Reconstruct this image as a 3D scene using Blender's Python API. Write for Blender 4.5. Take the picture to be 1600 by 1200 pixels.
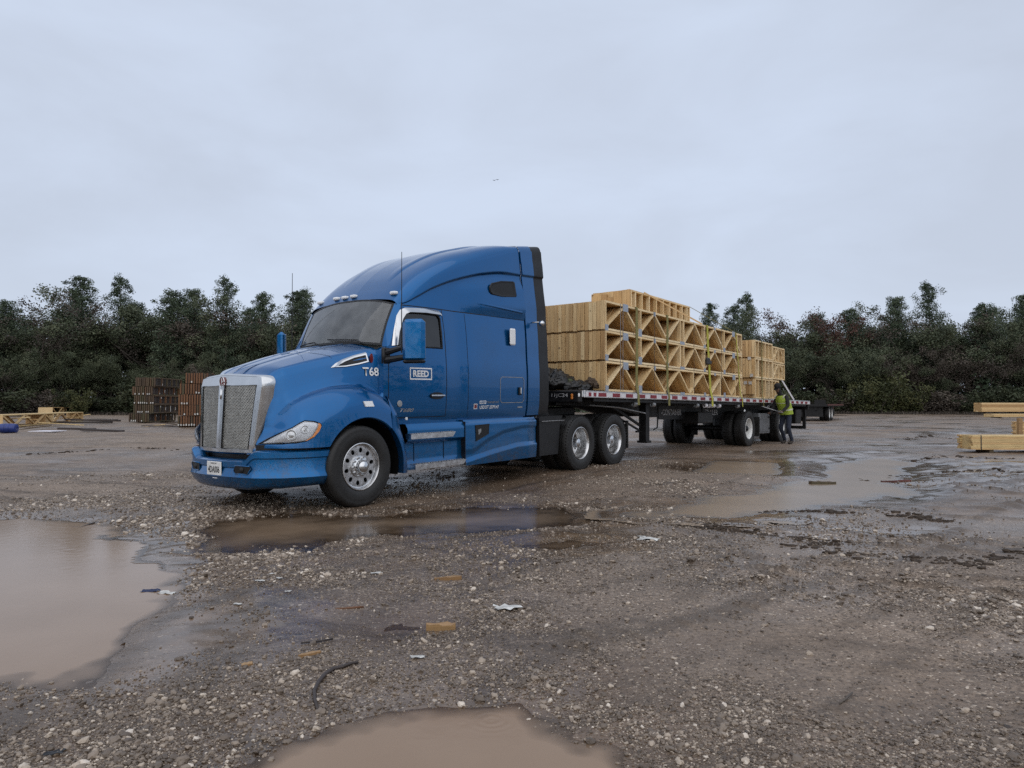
import bpy, bmesh, math, random
import numpy as np
from mathutils import Vector, Matrix

for o in list(bpy.data.objects):
    bpy.data.objects.remove(o, do_unlink=True)
SC = bpy.context.scene
COL = SC.collection
R = math.radians
random.seed(7)

# ------------------------------------------------------------------ camera
CAM_H = 1.28
cam_d = bpy.data.cameras.new("camera")
cam = bpy.data.objects.new("camera", cam_d)
COL.objects.link(cam)
cam.location = (0, 0, CAM_H)
cam.rotation_euler = (R(90 + 1.653), 0, 0)
cam_d.sensor_width = 36.0
cam_d.lens = 36.0 * 1109.0 / 1600.0
cam_d.clip_start = 0.05
cam_d.clip_end = 9000
SC.camera = cam

# ------------------------------------------------------------------ world: overcast daylight
SUN_EL, SUN_AZ = R(42), R(174)        # soft sun behind the cloud, behind the camera
world = bpy.data.worlds.new("World")
SC.world = world
world.use_nodes = True
wn, wl = world.node_tree.nodes, world.node_tree.links
wn.clear()
w_out = wn.new("ShaderNodeOutputWorld")
w_bg = wn.new("ShaderNodeBackground")
w_sky = wn.new("ShaderNodeTexSky")
w_sky.sky_type = 'NISHITA'
w_sky.sun_disc = False
w_sky.sun_elevation = SUN_EL
w_sky.sun_rotation = SUN_AZ
w_sky.air_density = 1.0
w_sky.dust_density = 3.0
w_tc = wn.new("ShaderNodeTexCoord")
w_map = wn.new("ShaderNodeMapping")
w_map.inputs['Scale'].default_value = (1.0, 1.0, 2.6)
w_noise = wn.new("ShaderNodeTexNoise")
w_noise.inputs['Scale'].default_value = 2.3
w_noise.inputs['Detail'].default_value = 5
w_noise.inputs['Roughness'].default_value = 0.52
w_noise.inputs['Distortion'].default_value = 0.35
w_ramp = wn.new("ShaderNodeValToRGB")
w_ramp.color_ramp.elements[0].position = 0.36
w_ramp.color_ramp.elements[0].color = (5.95, 6.60, 7.85, 1)
w_ramp.color_ramp.elements[1].position = 0.64
w_ramp.color_ramp.elements[1].color = (6.75, 7.62, 9.20, 1)
w_mix = wn.new("ShaderNodeMix")
w_mix.data_type = 'RGBA'
w_mix.inputs[0].default_value = 0.90
wl.new(w_tc.outputs['Generated'], w_map.inputs['Vector'])
wl.new(w_map.outputs['Vector'], w_noise.inputs['Vector'])
wl.new(w_noise.outputs['Fac'], w_ramp.inputs['Fac'])
wl.new(w_sky.outputs['Color'], w_mix.inputs[6])
wl.new(w_ramp.outputs['Color'], w_mix.inputs[7])
wl.new(w_mix.outputs[2], w_bg.inputs['Color'])
w_bg.inputs['Strength'].default_value = 0.10
wl.new(w_bg.outputs[0], w_out.inputs['Surface'])

sun_d = bpy.data.lights.new("sun", 'SUN')
sun_d.energy = 1.5
sun_d.angle = R(120)
sun_d.color = (1.0, 0.95, 0.88)
sun = bpy.data.objects.new("sun", sun_d)
COL.objects.link(sun)
# direction towards the sun (sun_rotation is measured clockwise from +Y)
sv = Vector((math.sin(SUN_AZ) * math.cos(SUN_EL), math.cos(SUN_AZ) * math.cos(SUN_EL), math.sin(SUN_EL)))
sun.rotation_euler = sv.to_track_quat('Z', 'Y').to_euler()
sun.location = sv * 50

SC.view_settings.view_transform = 'Standard'
SC.view_settings.look = 'None'
SC.view_settings.gamma = 1.0
SC.view_settings.use_curve_mapping = False
SC.view_settings.exposure = 0.0
SC.render.engine = 'CYCLES'
SC.cycles.use_denoising = False
SC.cycles.denoising_prefilter = 'ACCURATE'
SC.cycles.max_bounces = 6
SC.cycles.diffuse_bounces = 3
SC.cycles.glossy_bounces = 3
SC.cycles.transmission_bounces = 4
SC.cycles.transparent_max_bounces = 8
SC.cycles.caustics_reflective = False
SC.cycles.caustics_refractive = False

# ------------------------------------------------------------------ materials
def new_mat(name):
    m = bpy.data.materials.new(name)
    m.use_nodes = True
    nt = m.node_tree
    b = nt.nodes['Principled BSDF']
    return m, nt, b

def N(nt, kind, **kw):
    n = nt.nodes.new(kind)
    for k, v in kw.items():
        if k in n.inputs:
            n.inputs[k].default_value = v
        else:
            setattr(n, k, v)
    return n

def c4(c):
    return (c[0], c[1], c[2], 1)

def ramp(nt, src, stops):
    r = nt.nodes.new("ShaderNodeValToRGB")
    e = r.color_ramp.elements
    while len(e) < len(stops):
        e.new(0.5)
    for i, (p, c) in enumerate(stops):
        e[i].position = p
        e[i].color = c4(c) if not isinstance(c, (int, float)) else (c, c, c, 1)
    nt.links.new(src, r.inputs['Fac'])
    return r

def mixc(nt, fac, a, b, blend='MIX'):
    m = nt.nodes.new("ShaderNodeMix")
    m.data_type = 'RGBA'
    m.blend_type = blend
    for sock, v in ((m.inputs[0], fac), (m.inputs[6], a), (m.inputs[7], b)):
        if isinstance(v, (int, float)):
            sock.default_value = v
        elif isinstance(v, tuple):
            sock.default_value = c4(v)
        else:
            nt.links.new(v, sock)
    return m.outputs[2]

def mth(nt, op, a, b=None, c=None):
    m = nt.nodes.new("ShaderNodeMath")
    m.operation = op
    for i, v in enumerate((a, b, c)):
        if v is None:
            continue
        if isinstance(v, (int, float)):
            m.inputs[i].default_value = v
        else:
            nt.links.new(v, m.inputs[i])
    return m.outputs[0]

def simple(name, col, rough=0.5, metal=0.0, var=0.25, scale=8.0, bump=0.0, bscale=60.0, coat=0.0, spec=0.5, rvar=0.1, space='Object'):
    """plain painted / rubber / metal surface with grime variation"""
    m, nt, b = new_mat(name)
    tc = N(nt, "ShaderNodeTexCoord")
    no = N(nt, "ShaderNodeTexNoise", Scale=scale, Detail=6.0, Roughness=0.6)
    nt.links.new(tc.outputs[space], no.inputs['Vector'])
    d = tuple(max(0, x * (1 - var)) for x in col)
    l = tuple(min(1, x * (1 + var)) for x in col)
    r = ramp(nt, no.outputs['Fac'], [(0.3, d), (0.7, l)])
    nt.links.new(r.outputs['Color'], b.inputs['Base Color'])
    rr = ramp(nt, no.outputs['Fac'], [(0.3, max(0.01, rough - rvar)), (0.7, min(1, rough + rvar))])
    nt.links.new(rr.outputs['Color'], b.inputs['Roughness'])
    b.inputs['Metallic'].default_value = metal
    b.inputs['Coat Weight'].default_value = coat
    b.inputs['Coat Roughness'].default_value = 0.06
    b.inputs['Specular IOR Level'].default_value = spec
    if bump > 0:
        n2 = N(nt, "ShaderNodeTexNoise", Scale=bscale, Detail=4.0)
        nt.links.new(tc.outputs[space], n2.inputs['Vector'])
        bp = N(nt, "ShaderNodeBump", Strength=bump, Distance=0.01)
        nt.links.new(n2.outputs['Fac'], bp.inputs['Height'])
        nt.links.new(bp.outputs['Normal'], b.inputs['Normal'])
    return m

def paint_mat(name, col, mud=1.0):
    """blue metallic truck paint, wet, with road film on the lower panels"""
    m, nt, b = new_mat(name)
    tc = N(nt, "ShaderNodeTexCoord")
    no = N(nt, "ShaderNodeTexNoise", Scale=2.2, Detail=7.0, Roughness=0.65)
    nt.links.new(tc.outputs['Object'], no.inputs['Vector'])
    dirt = ramp(nt, no.outputs['Fac'], [(0.5, 0.0), (0.9, 0.08)])
    c = mixc(nt, dirt.outputs['Color'], col, (0.11, 0.12, 0.13))
    sx = N(nt, "ShaderNodeSeparateXYZ"); nt.links.new(tc.outputs['Object'], sx.inputs[0])
    sn = N(nt, "ShaderNodeTexNoise", Scale=26.0, Detail=5.0, Roughness=0.7); nt.links.new(tc.outputs['Object'], sn.inputs['Vector'])
    low = ramp(nt, mth(nt, 'MULTIPLY', sx.outputs[2], 0.5), [(0.17, 1.0), (0.48, 0.0)]).outputs['Color']
    spl = ramp(nt, mth(nt, 'ADD', mth(nt, 'MULTIPLY', sn.outputs['Fac'], 0.6), mth(nt, 'MULTIPLY', no.outputs['Fac'], 0.4)), [(0.46, 0.0), (0.66, 0.75)]).outputs['Color']
    c = mixc(nt, mth(nt, 'MULTIPLY', mth(nt, 'MULTIPLY', low, spl), mud), c, (0.085, 0.068, 0.053))
    nt.links.new(c, b.inputs['Base Color'])
    b.inputs['Metallic'].default_value = 0.68
    rr = ramp(nt, no.outputs['Fac'], [(0.35, 0.24), (0.8, 0.38)])
    nt.links.new(rr.outputs['Color'], b.inputs['Roughness'])
    b.inputs['Coat Weight'].default_value = 0.85
    b.inputs['Coat IOR'].default_value = 1.42
    b.inputs['Specular IOR Level'].default_value = 0.15
    cr = ramp(nt, no.outputs['Fac'], [(0.35, 0.015), (0.8, 0.06)])
    nt.links.new(cr.outputs['Color'], b.inputs['Coat Roughness'])
    # water beads and orange peel
    v = N(nt, "ShaderNodeTexVoronoi", Scale=70.0)
    nt.links.new(tc.outputs['Object'], v.inputs['Vector'])
    vr = ramp(nt, v.outputs['Distance'], [(0.0, 1.0), (0.22, 0.0)])
    op = N(nt, "ShaderNodeTexNoise", Scale=3.0, Detail=2.0)
    nt.links.new(tc.outputs['Object'], op.inputs['Vector'])
    hsum = mth(nt, 'ADD', mth(nt, 'MULTIPLY', vr.outputs['Color'], 0.12), mth(nt, 'MULTIPLY', op.outputs['Fac'], 1.2))
    bp = N(nt, "ShaderNodeBump", Strength=0.05, Distance=0.012)
    nt.links.new(hsum, bp.inputs['Height'])
    nt.links.new(bp.outputs['Normal'], b.inputs['Coat Normal'])
    return m

def wood_mat(name, cols, rough=0.7, grain=(1.0, 14.0, 14.0)):
    """softwood: tone differs from piece to piece, grain along local x, knots"""
    m, nt, b = new_mat(name)
    tc = N(nt, "ShaderNodeTexCoord")
    oi = N(nt, "ShaderNodeObjectInfo")
    geo = N(nt, "ShaderNodeNewGeometry")
    mp = N(nt, "ShaderNodeMapping")
    mp.inputs['Scale'].default_value = grain
    nt.links.new(tc.outputs['Object'], mp.inputs['Vector'])
    comb = N(nt, "ShaderNodeCombineXYZ")
    rsum = mth(nt, 'ADD', mth(nt, 'MULTIPLY', oi.outputs['Random'], 37.0), mth(nt, 'MULTIPLY', geo.outputs['Random Per Island'], 91.0))
    nt.links.new(rsum, comb.inputs[0]); nt.links.new(rsum, comb.inputs[1])
    nt.links.new(comb.outputs[0], mp.inputs['Location'])
    g = N(nt, "ShaderNodeTexNoise", Scale=2.5, Detail=5.0, Roughness=0.6, Distortion=0.6)
    nt.links.new(mp.outputs['Vector'], g.inputs['Vector'])
    base = ramp(nt, mth(nt, 'FRACT', rsum), [(0.0, cols[0]), (0.35, cols[1]), (0.7, cols[2]), (1.0, cols[3])])
    gr = ramp(nt, g.outputs['Fac'], [(0.3, 0.72), (0.65, 1.12)])
    c = mixc(nt, 1.0, base.outputs['Color'], gr.outputs['Color'], 'MULTIPLY')
    kn = N(nt, "ShaderNodeTexVoronoi", Scale=5.0)
    nt.links.new(tc.outputs['Object'], kn.inputs['Vector'])
    kr = ramp(nt, kn.outputs['Distance'], [(0.07, 0.8), (0.15, 0.0)])
    c2 = mixc(nt, kr.outputs['Color'], c, (0.09, 0.045, 0.02))
    nt.links.new(c2, b.inputs['Base Color'])
    b.inputs['Roughness'].default_value = rough
    bp = N(nt, "ShaderNodeBump", Strength=0.25, Distance=0.004)
    nt.links.new(g.outputs['Fac'], bp.inputs['Height'])
    nt.links.new(bp.outputs['Normal'], b.inputs['Normal'])
    return m

M = {}
M['paint'] = paint_mat('blue_paint', (0.001, 0.094, 0.272))
M['paint_low'] = paint_mat('blue_paint_skylit', (0.002, 0.116, 0.315))  # body blue made lighter; sky reflected in the low panels is put into colour
M['paint_clean'] = paint_mat('blue_mirror_paint', (0.002, 0.116, 0.315), 0.0)  # same sky-lightened blue as the skirts, without mud
M['chrome'] = simple('chrome', (0.58, 0.59, 0.60), 0.16, 1.0, 0.12, 5.0, rvar=0.07)
M['bowl'] = simple('lamp_reflector', (0.88, 0.89, 0.92), 0.25, 0.1, 0.08, 30.0)
M['mesh'] = simple('grille_wire', (0.62, 0.62, 0.58), 0.4, 0.6, 0.15, 14.0)
M['alu'] = simple('aluminium', (0.60, 0.60, 0.60), 0.30, 1.0, 0.25, 14.0, bump=0.05)
M['steelgrey'] = simple('grey_steel', (0.33, 0.33, 0.33), 0.45, 0.7, 0.25, 10.0)
M['black'] = simple('black_plastic', (0.009, 0.009, 0.010), 0.42, 0.0, 0.4, 6.0, spec=0.35)
M['rubber'] = simple('tyre_rubber', (0.012, 0.0115, 0.011), 0.6, 0.0, 0.45, 7.0, bump=0.2, bscale=40)
M['chassis'] = simple('black_chassis', (0.008, 0.0075, 0.0075), 0.5, 0.0, 0.5, 5.0, bump=0.1, spec=0.35)
M['well'] = simple('wheel_well_lining', (0.006, 0.006, 0.006), 0.9, spec=0.1)
M['white'] = simple('white_paint', (0.72, 0.72, 0.70), 0.4, 0.0, 0.12, 10.0)
M['letters'] = simple('white_vinyl', (0.78, 0.79, 0.80), 0.45, 0.0, 0.05, 10.0)
M['palelet'] = simple('faded_letters', (0.36, 0.36, 0.37), 0.6, 0.0, 0.3, 10.0)
M['tapew'] = simple('silver_tape', (0.66, 0.64, 0.66), 0.35, 0.0, 0.12, 6.0)
M['taper'] = simple('red_tape', (0.20, 0.014, 0.024), 0.35, 0.0, 0.2, 6.0)
M['redbadge'] = simple('red_enamel', (0.16, 0.012, 0.015), 0.25, 0.0, 0.2, 30.0, coat=0.6)
M['amber'] = simple('amber_lens', (0.62, 0.20, 0.02), 0.18, 0.0, 0.15, 40.0, coat=1.0)
M['yellow'] = simple('yellow_webbing', (0.42, 0.40, 0.05), 0.75, 0.0, 0.2, 8.0)
M['olive'] = simple('olive_webbing', (0.20, 0.18, 0.06), 0.8, 0.0, 0.25, 8.0)
M['plate'] = simple('galvanised_plate', (0.36, 0.40, 0.46), 0.5, 0.4, 0.15, 20.0)
M['grey_box'] = simple('grey_toolbox_paint', (0.17, 0.175, 0.185), 0.4, 0.3, 0.2, 8.0)
M['dash'] = simple('dashboard', (0.14, 0.14, 0.13), 0.7)
M['seat'] = simple('seat_cloth', (0.22, 0.22, 0.22), 0.85)
M['jeans'] = simple('dark_denim', (0.020, 0.026, 0.045), 0.85, var=0.35, scale=12)
M['hoodie'] = simple('black_hoodie', (0.014, 0.013, 0.014), 0.9, var=0.3, scale=12)
M['vest'] = simple('hi_vis_vest', (0.33, 0.44, 0.05), 0.7, var=0.2, scale=9)
M['vesttape'] = simple('reflective_tape', (0.60, 0.60, 0.46), 0.4, var=0.1)
M['skin'] = simple('skin', (0.16, 0.09, 0.065), 0.55, var=0.1)
M['boot'] = simple('work_boot', (0.03, 0.022, 0.016), 0.7)
M['blue_drum'] = simple('blue_plastic_drum', (0.012, 0.030, 0.16), 0.35, var=0.3)
M['sheet'] = simple('white_panel', (0.70, 0.68, 0.72), 0.5, var=0.06)
M['tarp'] = simple('black_tarp', (0.012, 0.012, 0.012), 0.4, var=0.5, scale=15, bump=0.6, bscale=20)
M['tarpg'] = simple('green_tarp_edge', (0.04, 0.05, 0.018), 0.6, var=0.4, scale=15)
M['paper'] = simple('wet_paper', (0.52, 0.51, 0.48), 0.6, var=0.4, scale=18)
M['scrap'] = wood_mat('wet_wood_scrap', [(0.26, 0.145, 0.06), (0.36, 0.21, 0.09), (0.31, 0.18, 0.075), (0.40, 0.25, 0.11)], 0.5)
M['bark'] = simple('bark', (0.105, 0.088, 0.074), 0.9, var=0.4, scale=5, bump=0.4, bscale=18)
M['redbrown'] = simple('rusty_red', (0.09, 0.025, 0.018), 0.6, var=0.4)
M['strapband'] = simple('black_steel_band', (0.015, 0.015, 0.015), 0.5)
M['bluebit'] = simple('blue_rag', (0.02, 0.03, 0.08), 0.8)
PINE = [(0.42, 0.245, 0.10), (0.72, 0.50, 0.245), (0.56, 0.35, 0.15), (0.86, 0.65, 0.36)]
M['pine'] = wood_mat('new_pine', PINE, 0.6)
M['pinelite'] = wood_mat('lit_pine_edges', [(0.68, 0.48, 0.24), (0.84, 0.64, 0.37), (0.74, 0.54, 0.28), (0.88, 0.71, 0.45)], 0.6)  # paler pine for near trusses; light caught by their edges is in the colour
M['pinelitev'] = wood_mat('lit_pine_posts', [(0.68, 0.48, 0.24), (0.84, 0.64, 0.37), (0.74, 0.54, 0.28), (0.88, 0.71, 0.45)], 0.6, (14.0, 14.0, 1.0))  # the same lightened pine for upright members
M['pinev'] = wood_mat('new_pine_upright', PINE, 0.6, (14.0, 14.0, 1.0))
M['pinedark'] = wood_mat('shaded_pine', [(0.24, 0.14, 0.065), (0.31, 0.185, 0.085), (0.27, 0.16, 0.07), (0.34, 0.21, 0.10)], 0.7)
M['lumber'] = wood_mat('yellow_lumber', [(0.58, 0.41, 0.19), (0.70, 0.52, 0.25), (0.62, 0.40, 0.18), (0.74, 0.57, 0.30)], 0.65)
M['oldwood'] = wood_mat('weathered_orange_wood', [(0.10, 0.044, 0.020), (0.17, 0.075, 0.030), (0.13, 0.055, 0.024), (0.21, 0.10, 0.042)], 0.7, (14.0, 14.0, 1.0))
M['oldwood2'] = wood_mat('weathered_brown_wood', [(0.055, 0.036, 0.022), (0.095, 0.060, 0.034), (0.075, 0.062, 0.030), (0.12, 0.065, 0.035)], 0.75, (14.0, 14.0, 1.0))
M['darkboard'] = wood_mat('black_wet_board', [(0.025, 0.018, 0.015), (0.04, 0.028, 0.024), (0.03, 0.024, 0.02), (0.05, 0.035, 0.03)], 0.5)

# grille mesh: woven look on real bars, headlight glass, window glass
def glass_mat(name, tint, refl=0.0, trans=0.7):
    m, nt, b = new_mat(name)
    nt.nodes.remove(b)
    out = nt.nodes['Material Output']
    tr = N(nt, "ShaderNodeBsdfTransparent"); tr.inputs['Color'].default_value = c4(tint)
    gl = N(nt, "ShaderNodeBsdfGlossy", Roughness=0.03); gl.inputs['Color'].default_value = (0.95, 0.97, 1, 1)
    fr = N(nt, "ShaderNodeFresnel", IOR=1.6)
    tc = N(nt, "ShaderNodeTexCoord")
    no = N(nt, "ShaderNodeTexNoise", Scale=5.0, Detail=6.0)
    nt.links.new(tc.outputs['Object'], no.inputs['Vector'])
    df = N(nt, "ShaderNodeBsdfDiffuse"); df.inputs['Color'].default_value = (0.35, 0.36, 0.36, 1)
    film = ramp(nt, no.outputs['Fac'], [(0.35, refl * 0.5), (0.75, refl)])
    m1 = N(nt, "ShaderNodeMixShader"); m2 = N(nt, "ShaderNodeMixShader")
    nt.links.new(film.outputs['Color'], m1.inputs[0]); nt.links.new(tr.outputs[0], m1.inputs[1]); nt.links.new(df.outputs[0], m1.inputs[2])
    nt.links.new(fr.outputs[0], m2.inputs[0]); nt.links.new(m1.outputs[0], m2.inputs[1]); nt.links.new(gl.outputs[0], m2.inputs[2])
    nt.links.new(m2.outputs[0], out.inputs['Surface'])
    return m
M['windshield'] = glass_mat('windshield_glass', (0.66, 0.72, 0.69), 0.36)
M['sideglass'] = glass_mat('tinted_side_glass', (0.16, 0.17, 0.17), 0.05)
M['lens'] = glass_mat('clear_lens', (0.97, 0.98, 0.99), 0.03)

# ------------------------------------------------------------------ mesh helpers
class MB:
    def __init__(s):
        s.v = []; s.f = []; s.mi = []; s.cur = 0
    def add(s, vs, fs):
        b = len(s.v)
        s.v.extend([tuple(map(float, p)) for p in vs])
        for f in fs:
            s.f.append(tuple(i + b for i in f)); s.mi.append(s.cur)
        return s
    def box(s, c, size, rz=0.0, ry=0.0):
        hx, hy, hz = size[0] / 2, size[1] / 2, size[2] / 2
        vs = []
        cr, sr = math.cos(rz), math.sin(rz); cy, sy = math.cos(ry), math.sin(ry)
        for dz in (-hz, hz):
            for dx, dy in ((-hx, -hy), (hx, -hy), (hx, hy), (-hx, hy)):
                x, z = dx * cy + dz * sy, -dx * sy + dz * cy
                vs.append((c[0] + x * cr - dy * sr, c[1] + x * sr + dy * cr, c[2] + z))
        return s.add(vs, [(3, 2, 1, 0), (4, 5, 6, 7), (0, 1, 5, 4), (1, 2, 6, 5), (2, 3, 7, 6), (3, 0, 4, 7)])
    def bbox(s, x0, x1, y0, y1, z0, z1):
        return s.box(((x0 + x1) / 2, (y0 + y1) / 2, (z0 + z1) / 2), (abs(x1 - x0), abs(y1 - y0), abs(z1 - z0)))
    def cbox(s, x0, x1, y0, y1, z0, z1, c=0.01):
        """box with chamfered vertical and horizontal edges (convex hull of 24 points)"""
        bm = bmesh.new()
        for x, sx in ((x0, 1), (x1, -1)):
            for y, sy in ((y0, 1), (y1, -1)):
                for z, sz in ((z0, 1), (z1, -1)):
                    bm.verts.new((x, y + sy * c, z + sz * c)); bm.verts.new((x + sx * c, y, z + sz * c)); bm.verts.new((x + sx * c, y + sy * c, z))
        bmesh.ops.convex_hull(bm, input=bm.verts)
        bm.verts.index_update()
        vs = [v.co[:] for v in bm.verts]; fs = [[v.index for v in f.verts] for f in bm.faces]
        bm.free()
        return s.add(vs, fs)
    def beam(s, p, q, w, h, up=(0, 0, 1)):
        """rectangular bar from p to q, w across, h along 'up'"""
        p, q = Vector(p), Vector(q); d = (q - p).normalized(); u = Vector(up)
        side = d.cross(u)
        if side.length < 1e-4:
            side = d.cross(Vector((1, 0, 0)))
        side.normalize(); u = side.cross(d).normalized()
        vs = []
        for c in (p, q):
            for a, b in ((-1, -1), (1, -1), (1, 1), (-1, 1)):
                vs.append(c + side * (a * w / 2) + u * (b * h / 2))
        return s.add(vs, [(3, 2, 1, 0), (4, 5, 6, 7), (0, 1, 5, 4), (1, 2, 6, 5), (2, 3, 7, 6), (3, 0, 4, 7)])
    def tube(s, pts, r, n=8, cap=True):
        pts = [Vector(p) for p in pts]; rs = r if isinstance(r, (list, tuple)) else [r] * len(pts)
        vs = []; fs = []
        for i, p in enumerate(pts):
            d = (pts[min(i + 1, len(pts) - 1)] - pts[max(i - 1, 0)]).normalized()
            a = d.cross(Vector((0, 0, 1)))
            if a.length < 0.05:
                a = d.cross(Vector((1, 0, 0)))
            a.normalize(); b = d.cross(a).normalized()
            for k in range(n):
                t = 2 * math.pi * k / n
                vs.append(p + a * (math.cos(t) * rs[i]) + b * (math.sin(t) * rs[i]))
        for i in range(len(pts) - 1):
            for k in range(n):
                fs.append((i * n + k, i * n + (k + 1) % n, (i + 1) * n + (k + 1) % n, (i + 1) * n + k))
        if cap:
            fs.append(tuple(range(n - 1, -1, -1))); fs.append(tuple((len(pts) - 1) * n + k for k in range(n)))
        return s.add(vs, fs)
    def lathe(s, prof, n=48, c=(0, 0, 0), axis='y'):
        """prof: (radius, along)"""
        vs = []; fs = []
        for r, a in prof:
            for k in range(n):
                t = 2 * math.pi * k / n
                if axis == 'y':
                    vs.append((c[0] + r * math.cos(t), c[1] + a, c[2] + r * math.sin(t)))
                elif axis == 'x':
                    vs.append((c[0] + a, c[1] + r * math.cos(t), c[2] + r * math.sin(t)))
                else:
                    vs.append((c[0] + r * math.cos(t), c[1] + r * math.sin(t), c[2] + a))
        for i in range(len(prof) - 1):
            for k in range(n):
                fs.append((i * n + k, i * n + (k + 1) % n, (i + 1) * n + (k + 1) % n, (i + 1) * n + k))
        return s.add(vs, fs)
    def grid(s, P, flip=False, skip=None):
        """P[i][j] -> point"""
        ni, nj = len(P), len(P[0])
        vs = [p for row in P for p in row]; fs = []
        for i in range(ni - 1):
            for j in range(nj - 1):
                if skip and skip(i, j):
                    continue
                q = (i * nj + j, i * nj + j + 1, (i + 1) * nj + j + 1, (i + 1) * nj + j)
                fs.append(q[::-1] if flip else q)
        return s.add(vs, fs)
    def prism(s, poly, d, off=(0, 0, 0)):
        """closed polygon (3D points) extruded along vector d"""
        n = len(poly); d = Vector(d); o = Vector(off)
        a = [Vector(p) + o for p in poly]; b = [p + d for p in a]
        return s.add(a + b, [tuple(range(n - 1, -1, -1)), tuple(range(n, 2 * n))] + [(i, (i + 1) % n, n + (i + 1) % n, n + i) for i in range(n)])
    def mesh(s, name, mats, smooth=False, angle=None):
        me = bpy.data.meshes.new(name)
        me.from_pydata(s.v, [], s.f)
        for m in (mats if isinstance(mats, (list, tuple)) else [mats]):
            me.materials.append(m)
        if any(s.mi):
            me.polygons.foreach_set('material_index', s.mi)
        bm = bmesh.new(); bm.from_mesh(me)
        bmesh.ops.recalc_face_normals(bm, faces=bm.faces)
        bm.to_mesh(me); bm.free()
        if smooth:
            me.polygons.foreach_set('use_smooth', [True] * len(me.polygons))
            if angle is not None:
                me.set_sharp_from_angle(angle=R(angle))
        me.update()
        return me
    def obj(s, name, mats, parent=None, smooth=False, angle=None, loc=None):
        return link(name, s.mesh(name, mats, smooth, angle), parent, loc)

def link(name, me, parent=None, loc=None):
    o = bpy.data.objects.new(name, me)
    COL.objects.link(o)
    if parent is not None:
        o.parent = parent
    if loc is not None:
        o.location = loc
    return o

def tag(o, label, cat=None, group=None, kind=None):
    if label: o['label'] = label
    if cat: o['category'] = cat
    if group: o['group'] = group
    if kind: o['kind'] = kind
    return o

def empty(name, loc=(0, 0, 0), rot=(0, 0, 0)):
    o = bpy.data.objects.new(name, None)
    o.empty_display_size = 0.2
    COL.objects.link(o)
    o.location = loc; o.rotation_euler = rot
    return o

def copy_tree(o, parent=None):
    c = o.copy(); COL.objects.link(c); c.parent = parent
    for ch in list(o.children):
        copy_tree(ch, c)
    return c

def pchip(xs, ys, x):
    """monotone cubic interpolation; ys may be (n,k)"""
    xs = np.asarray(xs, float); ys = np.asarray(ys, float); x = np.asarray(x, float)
    one = ys.ndim == 1
    if one: ys = ys[:, None]
    h = np.diff(xs); d = np.diff(ys, axis=0) / h[:, None]
    m = np.zeros_like(ys); m[0] = d[0]; m[-1] = d[-1]
    for i in range(1, len(xs) - 1):
        ok = d[i - 1] * d[i] > 0
        w1, w2 = 2 * h[i] + h[i - 1], h[i] + 2 * h[i - 1]
        with np.errstate(divide='ignore', invalid='ignore'):
            hm = (w1 + w2) / (w1 / d[i - 1] + w2 / d[i])
        m[i] = np.where(ok, hm, 0)
    k = np.clip(np.searchsorted(xs, x, side='right') - 1, 0, len(xs) - 2)
    t = ((x - xs[k]) / h[k])[..., None]; hh = h[k][..., None]
    r = (2*t**3 - 3*t**2 + 1) * ys[k] + (t**3 - 2*t**2 + t) * hh * m[k] + (-2*t**3 + 3*t**2) * ys[k+1] + (t**3 - t**2) * hh * m[k+1]
    return r[..., 0] if one else r

class VNoise:
    """tileable value noise with smooth interpolation"""
    def __init__(s, seed, n=256):
        s.g = np.random.RandomState(seed).rand(n, n); s.n = n
    def __call__(s, x, y, octaves=4, gain=0.5):
        x = np.asarray(x, float); y = np.asarray(y, float)
        out = np.zeros(np.broadcast(x, y).shape); amp = 1.0; tot = 0
        for o in range(octaves):
            xx, yy = x * 2**o + 17.3 * o, y * 2**o + 5.1 * o
            xi, yi = np.floor(xx).astype(int), np.floor(yy).astype(int)
            fx, fy = xx - xi, yy - yi
            fx = fx*fx*(3-2*fx); fy = fy*fy*(3-2*fy)
            a, b = xi % s.n, (xi + 1) % s.n; c, d = yi % s.n, (yi + 1) % s.n
            v = (s.g[a, c]*(1-fx) + s.g[b, c]*fx)*(1-fy) + (s.g[a, d]*(1-fx) + s.g[b, d]*fx)*fy
            out += amp * v; tot += amp; amp *= gain
        return out / tot * 2 - 1
def sstep(a, b, x):
    t = np.clip((np.asarray(x, float) - a) / (b - a), 0, 1)
    return t * t * (3 - 2 * t)

ORD = 'first second third fourth fifth sixth seventh eighth ninth tenth eleventh twelfth thirteenth fourteenth fifteenth sixteenth seventeenth eighteenth nineteenth twentieth twenty-first twenty-second twenty-third twenty-fourth twenty-fifth twenty-sixth twenty-seventh twenty-eighth twenty-ninth thirtieth'.split()
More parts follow.
